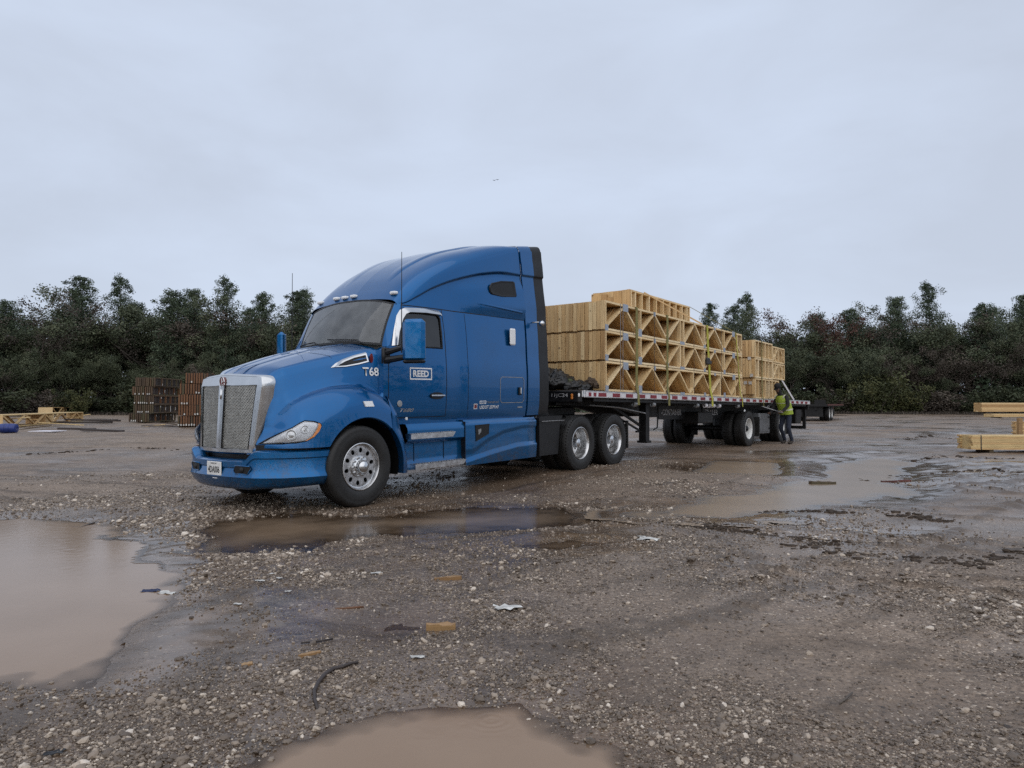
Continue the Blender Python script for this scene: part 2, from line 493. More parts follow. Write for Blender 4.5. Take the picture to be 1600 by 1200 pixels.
# ------------------------------------------------------------------ ground sheet with ruts and puddle basins
TRK_D = Vector((0.603, 0.797, 0)).normalized()       # from the truck's nose towards the trailer's tail
TRK_P = Vector((-2.83, 9.62, 0))                     # under the steer axle
N1, N2, N3, N4 = VNoise(1), VNoise(2), VNoise(3), VNoise(4)
PUDDLES = {
 'A': (-0.004, [(-7.6, 8.2), (-5.69, 7.93), (-4.97, 7.8), (-4.43, 7.59), (-3.64, 6.93), (-3.05, 6.5), (-2.62, 5.77), (-2.49, 5.24), (-2.37, 4.73), (-2.1, 4.37), (-1.7, 4.08), (-1.66, 3.82), (-1.76, 3.52), (-1.94, 3.34), (-2.27, 3.42), (-2.6, 3.42), (-4.2, 3.6), (-6.5, 4.6), (-8.2, 6.5)]),
 'B': (-0.002, [(-2.81, 6.21), (-3.3, 7.29), (-3.15, 7.8), (-2.59, 8.3), (-1.52, 8.3), (-0.32, 8.75), (0.79, 8.6), (1.6, 8.35), (1.26, 7.85), (0.39, 7.4), (-0.25, 7.2), (-0.61, 6.95), (-1.24, 7.05), (-1.68, 6.8), (-2.04, 6.4), (-2.39, 6.25)]),
 'C': (0.040, [(1.6, 8.0), (2.76, 9.3), (3.58, 9.97), (4.71, 11.4), (6.7, 14.53), (8.5, 16.3), (8.4, 15.2), (5.9, 11.24), (5.4, 9.97), (4.13, 9.03), (3.07, 8.35), (2.3, 7.95)]),
 'D': (-0.006, [(-1.1, 2.2), (-0.95, 2.54), (-0.85, 2.73), (-0.67, 2.89), (-0.43, 3.03), (-0.16, 3.07), (0.05, 3.09), (0.18, 2.89), (0.38, 2.7), (0.46, 2.54), (0.5, 2.1), (0.1, 1.5), (-0.6, 1.6)]),
 'E': (0.060, [(3.5, 12.9), (4.5, 15.2), (5.3, 14.7), (4.5, 12.5)]),
 'F': (-0.004, [(-1.62, 4.05), (-1.35, 4.12), (-1.30, 4.02), (-1.55, 3.93)]),
 'G': (-0.004, [(-0.82, 4.12), (-0.66, 4.2), (-0.58, 4.12), (-0.72, 4.05)]),
 'H': (0.020, [(0.0, 6.3), (0.5, 6.6), (0.9, 6.5), (0.4, 6.2)]),
}
TRACKS = [  # (polyline, depth)
 ([(2.0, 7.85), (3.0, 7.45), (4.0, 6.8), (5.2, 6.25), (6.5, 6.4)], 0.030),
 ([(3.2, 8.8), (4.5, 8.4), (5.5, 7.9), (7.0, 8.4), (10, 9.5)], 0.026),
 ([(0.1, 4.0), (0.86, 4.8), (2.1, 5.8), (4.0, 7.2), (7.6, 10.4), (13, 15)], 0.016),
 ([(0.68, 3.75), (1.72, 4.76), (3.2, 6.0), (5.2, 7.2), (9.5, 10.0), (15, 13)], 0.015),
 ([(0.15, 3.15), (1.04, 3.86), (2.9, 5.3), (4.7, 6.5), (8.5, 9.0)], 0.012),
 ([(9.2, 22), (12.5, 20.5), (17, 21.5), (24, 26)], 0.03),
 ([(14, 33), (19, 30), (27, 32), (38, 40)], 0.035),
 ([(11, 40), (18, 42), (30, 50)], 0.03),
 ([(7.0, 11.6), (9.0, 13.4), (12.5, 15.2), (18, 17.5)], 0.028),
 ([(6.2, 12.6), (8.3, 14.6), (11.5, 16.8), (17, 19.6)], 0.028),
 ([(-16, 21), (-11, 19.5), (-6.5, 20.5), (-3, 24)], 0.018),
 ([(-14, 17), (-9.5, 15.5), (-6, 15.8), (-4, 18)], 0.015),
 ([(-9, 13), (-6.5, 11.8), (-4.5, 10.8), (-2.4, 8.4), (0.0, 6.0)], 0.010),
 ([(1.9, 12.6), (0.6, 10.9), (-0.8, 9.0), (-2.2, 7.6), (-3.2, 6.9)], 0.012),
 ([(-25, 34), (-17, 31), (-9, 33), (-2, 38)], 0.02),
]
def seg_dist(px, py, poly, closed):
    pts = np.array(poly, float)
    best = np.full(px.shape, 1e9)
    n = len(pts)
    for i in range(n if closed else n - 1):
        a, b = pts[i], pts[(i + 1) % n]
        d = b - a; L = d @ d
        t = np.clip(((px - a[0]) * d[0] + (py - a[1]) * d[1]) / L, 0, 1)
        dd = np.hypot(px - a[0] - t * d[0], py - a[1] - t * d[1])
        best = np.minimum(best, dd)
    return best
def sdf(px, py, poly):
    d = seg_dist(px, py, poly, True)
    pts = np.array(poly, float); ins = np.zeros(px.shape, bool); n = len(pts)
    for i in range(n):
        x1, y1 = pts[i]; x2, y2 = pts[(i + 1) % n]
        if y1 == y2: continue
        c = ((y1 > py) != (y2 > py)) & (px < (x2 - x1) * (py - y1) / (y2 - y1) + x1)
        ins ^= c
    return np.where(ins, -d, d)
def pud_s(key, x, y):
    rough = 0.85 if key == 'B' else 0.5 if key == 'C' else (0.22 if key in 'A' else 0.12)
    sc = 1.6 if key in 'BC' else 2.4
    s = sdf(x, y, PUDDLES[key][1])
    if key == 'A': s = s - 0.13
    if key == 'B': s = s + 0.02
    if key in 'CE': s = s - 0.22
    return s + rough * N2(x * sc, y * sc, 4, 0.6) * (0.6 + 0.4 * np.tanh(np.abs(s)))
def terrain(x, y, full=False):
    x = np.atleast_1d(np.asarray(x, float)); y = np.atleast_1d(np.asarray(y, float))
    t = (x - TRK_P.x) * TRK_D.x + (y - TRK_P.y) * TRK_D.y
    r = np.hypot(x, y)
    z = 0.085 * sstep(1.2, 5.6, t) + 0.10 * sstep(30, 75, r)
    far = sstep(120, 60, r)
    z = z + (0.022 + 0.02 * sstep(10, 30, r)) * N1(x * 0.35, y * 0.35, 3)
    z = z + 0.009 * N2(x * 1.7 + 3, y * 1.7, 3) + 0.0045 * N3(x * 7, y * 7, 3) + 0.0030 * N4(x * 26, y * 26, 2) * sstep(25, 6, r)
    z = z + 0.026 * sstep(7, 20, r) * N3(x * 1.1 + 0.9 * y, y * 2.6 - 0.4 * x, 3)
    z = z + 0.014                                          # keeps dry ground above the water levels
    rut = np.zeros_like(x); ridge = np.zeros_like(x)
    for k, (pl, dep) in enumerate(TRACKS):
        pa = np.array(pl); lo, hi = pa.min(0) - 3.4, pa.max(0) + 3.4
        mk = (x > lo[0]) & (x < hi[0]) & (y > lo[1]) & (y < hi[1])
        if not mk.any(): continue
        xm, ym, rm = x[mk], y[mk], r[mk]
        dd = seg_dist(xm, ym, pl, False)
        nr = dd < 3.3
        if not nr.any(): continue
        mk[mk] = nr
        xm, ym, rm, dd = xm[nr], ym[nr], rm[nr], dd[nr]
        d0 = dd + 0.10 * N1(xm * 0.9 + k, ym * 0.9, 3)
        w = 0.16 + 0.10 * sstep(10, 40, rm)
        a = np.clip(0.65 + 0.9 * N2(xm * 1.3 + 7 * k, ym * 1.3, 2), 0, 1.3)
        cle = 1 + 0.5 * np.sign(np.sin((xm + ym) * 22 + 3 * N1(xm, ym, 2))) * sstep(30, 10, rm)
        bump_ = 0.7 + 0.5 * N3(xm * 6, ym * 6, 2)
        off_n = 0.25 * np.abs(N2(xm * 0.5 + k, ym * 0.5, 2))
        for off in (0.0, 1.9):
            d = np.abs(d0 - off)
            if off > 0: d = d + off_n
            g = np.exp(-(d / w) ** 2); e = np.exp(-((d - 1.9 * w) / (0.6 * w)) ** 2)
            z[mk] += -dep * a * g * 0.8 + dep * a * e * bump_ * cle
            rut[mk] = np.maximum(rut[mk], a * g); ridge[mk] = np.maximum(ridge[mk], a * e)
    smin = np.full(x.shape, 1e9); water = np.zeros_like(x)
    for key, (zw, poly) in PUDDLES.items():
        pa = np.array(poly); lo, hi = pa.min(0) - 2.5, pa.max(0) + 2.5
        msk = (x > lo[0]) & (x < hi[0]) & (y > lo[1]) & (y < hi[1])
        if not msk.any(): continue
        xm, ym = x[msk], y[msk]
        s = pud_s(key, xm, ym)
        k = 0.035 if key in 'BC' else 0.06
        zb = zw + np.clip(k * s, -0.09, 0.05) + 0.004 * N3(xm * 9, ym * 9, 2)
        w = sstep(0.9, 0.1, s)
        z[msk] = z[msk] * (1 - w) + zb * w
        smin[msk] = np.minimum(smin[msk], s)
    if not full:
        return z
    wet = np.clip(0.40 + 0.75 * N1(x * 0.28 + 9, y * 0.28, 4, 0.6) + 0.35 * sstep(0.9, 0.0, smin) + 0.25 * rut, 0, 1)
    # standing film on the driven lane to the right of the truck
    lane = sstep(3.2, 0.8, np.abs((x - 6.0) * 0.82 - (y - 9.5) * 0.57)) * sstep(4.5, 8, y) * sstep(34, 16, y)
    right = sstep(1.0, 4.0, x) * sstep(4.5, 7.5, y)
    wet = np.clip(wet + 0.42 * right * (0.25 + 1.5 * N3(x * 0.45 + 5, y * 0.9, 4, 0.6)) + 0.42 * lane * (0.4 + 0.9 * N4(x * 0.8, y * 1.3, 4, 0.6)), 0, 1)
    tl = np.abs((x - TRK_P.x) * TRK_D.y - (y - TRK_P.y) * TRK_D.x)
    mud = np.clip(0.30 + 0.75 * N2(x * 0.22 + 4, y * 0.22, 4, 0.6) + 0.5 * sstep(2.6, 0.6, tl) * sstep(-4, 0, t) * sstep(22, 14, t)
                  + 0.5 * sstep(0.8, -0.1, smin) + 0.4 * rut, 0, 1)
    grav = np.clip(0.42 + 0.9 * N3(x * 0.55 + 2, y * 0.55, 4, 0.6) - 0.45 * lane, 0, 1)
    return z, wet, mud, grav, smin, ridge

def make_ground():
    fine = np.linspace(R(-52), R(52), 400)
    coarse = np.linspace(R(52), R(308), 74)[1:-1]
    ang = np.concatenate([fine, coarse])                   # measured from +Y, clockwise
    rad = np.concatenate([[0.35, 0.8, 1.2], np.geomspace(1.6, 46, 640), np.geomspace(47, 150, 70)[0:], np.geomspace(165, 5200, 22)])
    A, Rr = np.meshgrid(ang, rad)
    X, Y = Rr * np.sin(A), Rr * np.cos(A)
    x, y = X.ravel(), Y.ravel()
    z, wet, mud, grav, smin, ridge = terrain(x, y, True)
    nv, nr, na = len(x), len(rad), len(ang)
    co = np.empty((nv + 1, 3)); co[:nv, 0] = x; co[:nv, 1] = y; co[:nv, 2] = z
    co[nv] = (0, 0, float(terrain(0, 0)[0]))
    i, j = np.meshgrid(np.arange(nr - 1), np.arange(na), indexing='ij')
    i, j = i.ravel(), j.ravel(); j2 = (j + 1) % na
    q = np.stack([i * na + j, (i + 1) * na + j, (i + 1) * na + j2, i * na + j2], 1)
    tri = np.stack([np.full(na, nv), np.arange(na), (np.arange(na) + 1) % na], 1)
    me = bpy.data.meshes.new("ground")
    me.vertices.add(nv + 1); me.vertices.foreach_set('co', co.ravel())
    loops = np.concatenate([q.ravel(), tri.ravel()])
    me.loops.add(len(loops)); me.loops.foreach_set('vertex_index', loops.astype(np.int32))
    ns = np.concatenate([np.arange(len(q)) * 4, len(q) * 4 + np.arange(len(tri)) * 3])
    me.polygons.add(len(ns)); me.polygons.foreach_set('loop_start', ns.astype(np.int32))
    me.update(calc_edges=True); me.validate()
    me.polygons.foreach_set('use_smooth', [True] * len(me.polygons))
    if me.polygons[10].normal.z < 0:
        me.flip_normals()
    for nm, a in (('wet', wet), ('mud', mud), ('grav', grav), ('ridge', ridge)):
        at = me.attributes.new(nm, 'FLOAT', 'POINT')
        at.data.foreach_set('value', np.append(a, 0.5).astype(np.float32))
    return me

def ground_mat():
    m, nt, b = new_mat('wet_gravel_yard')
    L = nt.links.new
    geo = N(nt, "ShaderNodeNewGeometry")
    pos = geo.outputs['Position']
    def att(nm):
        a = N(nt, "ShaderNodeAttribute"); a.attribute_name = nm; return a.outputs['Fac']
    wet, mud, grav = att('wet'), att('mud'), att('grav')
    # three sizes of stone
    v1 = N(nt, "ShaderNodeTexVoronoi", Scale=95.0); L(pos, v1.inputs['Vector'])
    v2 = N(nt, "ShaderNodeTexVoronoi", Scale=42.0); L(pos, v2.inputs['Vector'])
    v3 = N(nt, "ShaderNodeTexVoronoi", Scale=17.0); L(pos, v3.inputs['Vector'])
    n1 = N(nt, "ShaderNodeTexNoise", Scale=3.0, Detail=8.0, Roughness=0.65); L(pos, n1.inputs['Vector'])
    n2 = N(nt, "ShaderNodeTexNoise", Scale=0.6, Detail=6.0, Roughness=0.6); L(pos, n2.inputs['Vector'])
    n3 = N(nt, "ShaderNodeTexNoise", Scale=38.0, Detail=6.0, Roughness=0.7); L(pos, n3.inputs['Vector'])
    def sepx(v):
        s = N(nt, "ShaderNodeSeparateColor"); L(v.outputs['Color'], s.inputs[0]); return s
    s1, s2, s3 = sepx(v1), sepx(v2), sepx(v3)
    stone_c = [(0.0, (0.0504, 0.0345, 0.0241)), (0.35, (0.1323, 0.0976, 0.0710)), (0.66, (0.2772, 0.2119, 0.1569)), (0.88, (0.5040, 0.4047, 0.3090)), (1.0, (0.7056, 0.5951, 0.4807))]
    c1 = ramp(nt, s1.outputs[0], stone_c).outputs['Color']
    c2 = ramp(nt, s2.outputs[0], stone_c).outputs['Color']
    c3 = ramp(nt, s3.outputs[0], stone_c).outputs['Color']
    fine = ramp(nt, n3.outputs['Fac'], [(0.3, (0.0968, 0.0684, 0.0490)), (0.7, (0.3061, 0.2300, 0.1689))]).outputs['Color']
    mudc = ramp(nt, n1.outputs['Fac'], [(0.3, (0.0940, 0.0603, 0.0381)), (0.7, (0.2349, 0.1561, 0.1008))]).outputs['Color']
    # which stones stand out of the fines
    def mask(v, s, thr, rad_):
        inside = ramp(nt, v.outputs['Distance'], [(rad_ * 0.75, 1.0), (rad_, 0.0)]).outputs['Color']
        pick = mth(nt, 'LESS_THAN', s.outputs[1], thr)
        return mth(nt, 'MULTIPLY', inside, pick)
    m1 = mask(v1, s1, mth(nt, 'MULTIPLY_ADD', grav, 0.75, 0.10), 0.62)
    m2 = mask(v2, s2, mth(nt, 'MULTIPLY_ADD', grav, 0.42, 0.02), 0.55)
    m3 = mask(v3, s3, mth(nt, 'MULTIPLY', grav, 0.07), 0.42)
    base = mixc(nt, mth(nt, 'MULTIPLY', ramp(nt, mud, [(0.25, 0.0), (0.8, 1.0)]).outputs['Color'], 0.85), fine, mudc)
    keep = mth(nt, 'SUBTRACT', 1.0, mth(nt, 'MULTIPLY', ramp(nt, mud, [(0.35, 0.0), (1.0, 1.0)]).outputs['Color'], 0.55))
    base = mixc(nt, mth(nt, 'MULTIPLY', m1, mth(nt, 'MULTIPLY', keep, 0.9)), base, c1)
    base = mixc(nt, mth(nt, 'MULTIPLY', m2, keep), base, c2)
    base = mixc(nt, mth(nt, 'MULTIPLY', m3, keep), base, c3)
    # churned streaks of darker mud across the driven yard
    smap = N(nt, "ShaderNodeMapping"); smap.inputs['Scale'].default_value = (0.55, 1.9, 1.0); smap.inputs['Rotation'].default_value = (0, 0, -0.25)
    L(pos, smap.inputs['Vector'])
    n4 = N(nt, "ShaderNodeTexNoise", Scale=1.2, Detail=9.0, Roughness=0.68, Distortion=0.5); L(smap.outputs['Vector'], n4.inputs['Vector'])
    streak = ramp(nt, n4.outputs['Fac'], [(0.53, 0.0), (0.66, 0.75)]).outputs['Color']
    base = mixc(nt, mth(nt, 'MULTIPLY', streak, 0.8), base, (0.058, 0.041, 0.029))
    base = mixc(nt, ramp(nt, att('ridge'), [(0.25, 0.0), (0.8, 0.5)]).outputs['Color'], base, (0.055, 0.039, 0.027))
    tone = ramp(nt, n2.outputs['Fac'], [(0.3, 0.80), (0.7, 1.22)]).outputs['Color']
    base = mixc(nt, 1.0, base, tone, 'MULTIPLY')
    wetr = ramp(nt, wet, [(0.2, 1.0), (0.9, 0.72)]).outputs['Color']
    base = mixc(nt, 1.0, base, wetr, 'MULTIPLY')
    L(base, b.inputs['Base Color'])
    # gloss: wet film with dry stone tops
    rg = ramp(nt, mth(nt, 'ADD', wet, mth(nt, 'MULTIPLY', mth(nt, 'SUBTRACT', n1.outputs['Fac'], 0.5), 0.7)), [(0.15, 0.70), (0.45, 0.46), (0.70, 0.24), (0.95, 0.10)])
    L(rg.outputs['Color'], b.inputs['Roughness'])
    b.inputs['Specular IOR Level'].default_value = 0.42
    # relief
    def dome(v, mk, amp):
        return mth(nt, 'MULTIPLY', mth(nt, 'MULTIPLY', mth(nt, 'SUBTRACT', 0.8, v.outputs['Distance']), mk), amp)
    hsum = mth(nt, 'ADD', dome(v1, m1, 0.35), dome(v2, m2, 0.8))
    hsum = mth(nt, 'ADD', hsum, dome(v3, m3, 1.6))
    hsum = mth(nt, 'ADD', hsum, mth(nt, 'MULTIPLY', n3.outputs['Fac'], 0.55))
    hsum = mth(nt, 'ADD', hsum, mth(nt, 'MULTIPLY', n1.outputs['Fac'], 1.6))
    hsum = mth(nt, 'ADD', hsum, mth(nt, 'MULTIPLY', n4.outputs['Fac'], 3.0))
    bp = N(nt, "ShaderNodeBump", Distance=0.014)
    st = ramp(nt, wet, [(0.3, 0.9), (0.7, 0.5), (0.95, 0.10)])
    L(st.outputs['Color'], bp.inputs['Strength'])
    L(hsum, bp.inputs['Height'])
    L(bp.outputs['Normal'], b.inputs['Normal'])
    return m
M['ground'] = ground_mat()
g_me = make_ground()
g_me.materials.append(M['ground'])
ground = link("ground", g_me)
tag(ground, 'wet brown gravel yard with ruts running to the trees', None, None, 'structure')

def water_mat(name='muddy_water', rough=0.12, col=((0.245, 0.168, 0.112), (0.285, 0.200, 0.138)), clear=0.008, ior=1.24):
    """turbid water: the shallow rim lets the bed show through, deeper water hides it"""
    m, nt, b = new_mat(name)
    out = nt.nodes['Material Output']
    geo = N(nt, "ShaderNodeNewGeometry")
    n = N(nt, "ShaderNodeTexNoise", Scale=1.3, Detail=5.0)
    nt.links.new(geo.outputs['Position'], n.inputs['Vector'])
    r = ramp(nt, n.outputs['Fac'], [(0.3, col[0]), (0.7, col[1])])
    nt.links.new(r.outputs['Color'], b.inputs['Base Color'])
    b.inputs['Roughness'].default_value = rough
    b.inputs['IOR'].default_value = ior
    n2 = N(nt, "ShaderNodeTexNoise", Scale=9.0, Detail=3.0)
    nt.links.new(geo.outputs['Position'], n2.inputs['Vector'])
    bp = N(nt, "ShaderNodeBump", Strength=0.07, Distance=0.01)
    nt.links.new(n2.outputs['Fac'], bp.inputs['Height'])
    nt.links.new(bp.outputs['Normal'], b.inputs['Normal'])
    at = N(nt, "ShaderNodeAttribute"); at.attribute_name = 'depth'
    body = ramp(nt, mth(nt, 'DIVIDE', at.outputs['Fac'], clear), [(0.0, 0.0), (0.35, 0.45), (1.0, 1.0)])
    tr = N(nt, "ShaderNodeBsdfTransparent"); tr.inputs['Color'].default_value = (0.86, 0.80, 0.72, 1)
    gl = N(nt, "ShaderNodeBsdfGlossy", Roughness=rough)
    fr = N(nt, "ShaderNodeFresnel", IOR=ior)
    nt.links.new(bp.outputs['Normal'], gl.inputs['Normal'])
    film = N(nt, "ShaderNodeMixShader"); mx = N(nt, "ShaderNodeMixShader")
    nt.links.new(fr.outputs[0], film.inputs[0]); nt.links.new(tr.outputs[0], film.inputs[1]); nt.links.new(gl.outputs[0], film.inputs[2])
    nt.links.new(body.outputs['Color'], mx.inputs[0]); nt.links.new(film.outputs[0], mx.inputs[1]); nt.links.new(b.outputs[0], mx.inputs[2])
    nt.links.new(mx.outputs[0], out.inputs['Surface'])
    return m
M['water'] = water_mat()
M['water_wind'] = water_mat('wind_ruffled_water', 0.30, ((0.20, 0.145, 0.095), (0.25, 0.182, 0.122)), 0.010, 1.65)
M['water_brown'] = water_mat('shallow_brown_water', 0.14, ((0.185, 0.128, 0.083), (0.225, 0.158, 0.105)), 0.030, 1.28)
RINGS = {'D': [(-0.085, 2.93, 0.15, 0.0005), (-0.20, 2.89, 0.10, 0.0004), (0.05, 2.72, 0.05, 0.0003), (-0.35, 2.76, 0.05, 0.0003), (-.55, 2.62, .05, .0003)],
         'A': [(-4.3, 6.9, 0.16, 0.001), (-3.9, 6.3, 0.14, 0.001), (-3.2, 6.6, 0.16, 0.001), (-4.9, 6.2, 0.15, 0.001), (-3.5, 5.6, 0.12, 0.001), (-2.9, 5.9, 0.14, 0.001), (-3.4, 7.0, 0.14, 0.001), (-2.7, 4.3, 0.10, 0.0007), (-4.2, 5.4, 0.13, 0.001)]}
PUD_LABEL = {
 'A': 'large brown puddle at the left edge in front of the truck', 'B': 'shallow brown puddle beside the front wheel reflecting the truck',
 'C': 'long puddle reflecting the sky right of the trailer', 'D': 'round muddy puddle with ripple rings at the bottom edge',
 'E': 'narrow puddle in the ruts beyond the long puddle', 'F': 'tiny puddle at the tip of the large left puddle',
 'G': 'tiny brown puddle left of the wood scrap', 'H': 'small puddle in the mud left of the white paper'}
for key, (zw, poly) in PUDDLES.items():
    pa = np.array(poly); lo, hi = pa.min(0) - 0.8, pa.max(0) + 0.8
    step = 0.0125 if key in 'D' else (0.03 if key in 'AFGH' else 0.045)
    xs = np.arange(lo[0], hi[0] + step, step); ys = np.arange(lo[1], hi[1] + step, step)
    X, Y = np.meshgrid(xs, ys, indexing='ij')
    s = pud_s(key, X.ravel(), Y.ravel()).reshape(X.shape)
    Z = np.full(X.shape, zw)
    for (cx, cy, rr, am) in RINGS.get(key, []):
        d = np.hypot(X - cx, Y - cy)
        wl_ = rr / 4.0
        if key == 'A': wl_ = max(wl_, 0.07)
        Z += am * np.cos(2 * np.pi * d / wl_) * np.exp(-(d / (rr * 0.62)) ** 2)
    keepc = (s[:-1, :-1] < 0.5) | (s[1:, 1:] < 0.5)
    idx = -np.ones(X.shape, int)
    vm = np.zeros(X.shape, bool)
    vm[:-1, :-1] |= keepc; vm[1:, :-1] |= keepc; vm[1:, 1:] |= keepc; vm[:-1, 1:] |= keepc
    idx[vm] = np.arange(vm.sum())
    co = np.stack([X[vm], Y[vm], Z[vm]], 1)
    ii, jj = np.where(keepc)
    fs = np.stack([idx[ii, jj], idx[ii + 1, jj], idx[ii + 1, jj + 1], idx[ii, jj + 1]], 1)
    me = bpy.data.meshes.new('puddle')
    me.from_pydata(co.tolist(), [], fs.tolist())
    me.polygons.foreach_set('use_smooth', [True] * len(me.polygons))
    me.materials.append(M['water_wind' if key in 'CE' else 'water_brown' if key in 'BFGH' else 'water'])
    at = me.attributes.new('depth', 'FLOAT', 'POINT'); at.data.foreach_set('value', np.maximum(zw - terrain(co[:, 0], co[:, 1]), 0).astype(np.float32))
    tag(link('puddle', me), PUD_LABEL[key], None, None, 'structure')

def gz(x, y):
    return float(terrain(x, y)[0])

# ------------------------------------------------------------------ loose stones (uncountable): instanced pebbles on scattered points
def make_gravel():
    rs = np.random.RandomState(11)
    n = 900000
    a = rs.uniform(R(-46), R(46), n)
    r = np.exp(rs.uniform(np.log(1.7), np.log(15.0), n))
    x, y = r * np.sin(a), r * np.cos(a)
    dens = np.clip(0.26 + 1.5 * N3(x * 0.55 + 2, y * 0.55, 4, 0.6) + 0.6 * N1(x * 2.1, y * 2.1 + 4, 3), 0.05, 1)
    dens *= 1 - 0.75 * sstep(3.2, 0.8, np.abs((x - 6.0) * 0.82 - (y - 9.5) * 0.57)) * sstep(5, 8, y)
    # gravel banks thrown up at the puddle rims
    for key in ('A', 'D', 'B'):
        s = sdf(x, y, PUDDLES[key][1])
        dens = np.maximum(dens, 0.8 * sstep(0.55, 0.1, s) * sstep(-0.05, 0.05, s) * (0.5 + 0.8 * N2(x * 1.5, y * 1.5, 3)))
    ok = rs.rand(n) < dens
    x, y, r = x[ok], y[ok], r[ok]
    z, wet, mud, grav, smin, ridge = terrain(x, y, True)
    keep = (smin > 0.03) | (rs.rand(len(x)) < 0.05 * (smin > -0.30) + 0.30 * (smin > -0.07))
    keep &= rs.rand(len(x)) > 0.38 * mud
    x, y, z, r = x[keep], y[keep], z[keep], r[keep]
    m = len(x)
    size = np.where(rs.rand(m) < 0.90, np.clip(np.exp(rs.normal(np.log(0.0034), 0.38, m)), 0.002, 0.010), np.clip(np.exp(rs.normal(np.log(0.0078), 0.40, m)), 0.004, 0.022)) * (0.75 + 0.25 * sstep(2, 9, r) * 2.0)
    patch = sstep(0.05, 0.35, N3(x * 0.55 + 2, y * 0.55, 4, 0.6) + 0.3 * N1(x * 2.1, y * 2.1 + 4, 3))
    for key in ('A', 'D'):
        s_ = sdf(x, y, PUDDLES[key][1]); patch = np.maximum(patch, sstep(0.6, 0.1, s_) * sstep(-0.3, 0.2, N2(x * 1.5, y * 1.5, 3)))
    size = size * (1 + 0.28 * patch)
    tone = np.clip(0.10 * patch + rs.beta(1.4, 2.1, m) + 0.08 * (size > 0.012), 0, 1)
    me = bpy.data.meshes.new('gravel')
    co = np.stack([x, y, z + size * 0.22], 1)
    me.vertices.add(m); me.vertices.foreach_set('co', co.ravel())
    at = me.attributes.new('psize', 'FLOAT_VECTOR', 'POINT')
    sz = np.stack([size * rs.uniform(0.75, 1.35, m), size * rs.uniform(0.75, 1.35, m), size * rs.uniform(0.5, 0.85, m)], 1)
    at.data.foreach_set('vector', sz.astype(np.float32).ravel())
    at = me.attributes.new('prot', 'FLOAT_VECTOR', 'POINT')
    ro = np.stack([rs.normal(0, 0.3, m), rs.normal(0, 0.3, m), rs.uniform(0, 6.28, m)], 1)
    at.data.foreach_set('vector', ro.astype(np.float32).ravel())
    at = me.attributes.new('tone', 'FLOAT', 'POINT'); at.data.foreach_set('value', tone.astype(np.float32))
    o = link('gravel', me)
    # material
    mt, nt, b = new_mat('pebble')
    ta = N(nt, "ShaderNodeAttribute"); ta.attribute_name = 'tone'; ta.attribute_type = 'INSTANCER'
    c = ramp(nt, ta.outputs['Fac'], [(0.0, (0.0616, 0.0439, 0.0311)), (0.35, (0.1344, 0.1018, 0.0746)), (0.65, (0.2576, 0.2014, 0.1514)), (0.88, (0.4368, 0.3589, 0.2799)), (1.0, (0.6272, 0.5463, 0.4562))])
    nt.links.new(c.outputs['Color'], b.inputs['Base Color'])
    b.inputs['Roughness'].default_value = 0.42
    # geometry nodes
    ng = bpy.data.node_groups.new('scatter_gravel', 'GeometryNodeTree')
    ng.interface.new_socket('Geometry', in_out='INPUT', socket_type='NodeSocketGeometry')
    ng.interface.new_socket('Geometry', in_out='OUTPUT', socket_type='NodeSocketGeometry')
    gi, go = ng.nodes.new('NodeGroupInput'), ng.nodes.new('NodeGroupOutput')
    m2p = ng.nodes.new('GeometryNodeMeshToPoints')
    ico = ng.nodes.new('GeometryNodeMeshIcoSphere'); ico.inputs['Radius'].default_value = 1.0; ico.inputs['Subdivisions'].default_value = 2
    sp = ng.nodes.new('GeometryNodeSetPosition')
    nz = ng.nodes.new('ShaderNodeTexNoise'); nz.inputs['Scale'].default_value = 1.3
    vm = ng.nodes.new('ShaderNodeVectorMath'); vm.operation = 'SUBTRACT'; vm.inputs[1].default_value = (0.5, 0.5, 0.5)
    vs = ng.nodes.new('ShaderNodeVectorMath'); vs.operation = 'SCALE'; vs.inputs['Scale'].default_value = 1.3
    sm = ng.nodes.new('GeometryNodeSetMaterial'); sm.inputs['Material'].default_value = mt
    io = ng.nodes.new('GeometryNodeInstanceOnPoints')
    a1 = ng.nodes.new('GeometryNodeInputNamedAttribute'); a1.data_type = 'FLOAT_VECTOR'; a1.inputs['Name'].default_value = 'psize'
    a2 = ng.nodes.new('GeometryNodeInputNamedAttribute'); a2.data_type = 'FLOAT_VECTOR'; a2.inputs['Name'].default_value = 'prot'
    l = ng.links.new
    l(gi.outputs[0], m2p.inputs['Mesh']); l(m2p.outputs[0], io.inputs['Points'])
    l(ico.outputs['Mesh'], sp.inputs['Geometry']); l(nz.outputs['Color'], vm.inputs[0]); l(vm.outputs[0], vs.inputs[0]); l(vs.outputs[0], sp.inputs['Offset'])
    l(sp.outputs[0], sm.inputs['Geometry']); l(sm.outputs[0], io.inputs['Instance'])
    l(a1.outputs['Attribute'], io.inputs['Scale'])
    l(a2.outputs['Attribute'], io.inputs['Rotation'])
    l(io.outputs[0], go.inputs[0])
    md = o.modifiers.new('scatter', 'NODES'); md.node_group = ng
    tag(o, 'loose pale pebbles strewn over the muddy yard', 'gravel', None, 'stuff')
    return m
n_peb = make_gravel()
print('pebbles', n_peb)
# ------------------------------------------------------------------ the tractor unit (local axes: x to the nose, y to its left side, z up)
TRK_YAW = math.atan2(-TRK_D.y, -TRK_D.x)
truck = empty('semi_truck', (TRK_P.x, TRK_P.y, 0.0), (0, R(0.75), TRK_YAW))
tag(truck, 'blue sleeper semi truck with chrome grille parked on the muddy yard', 'truck')

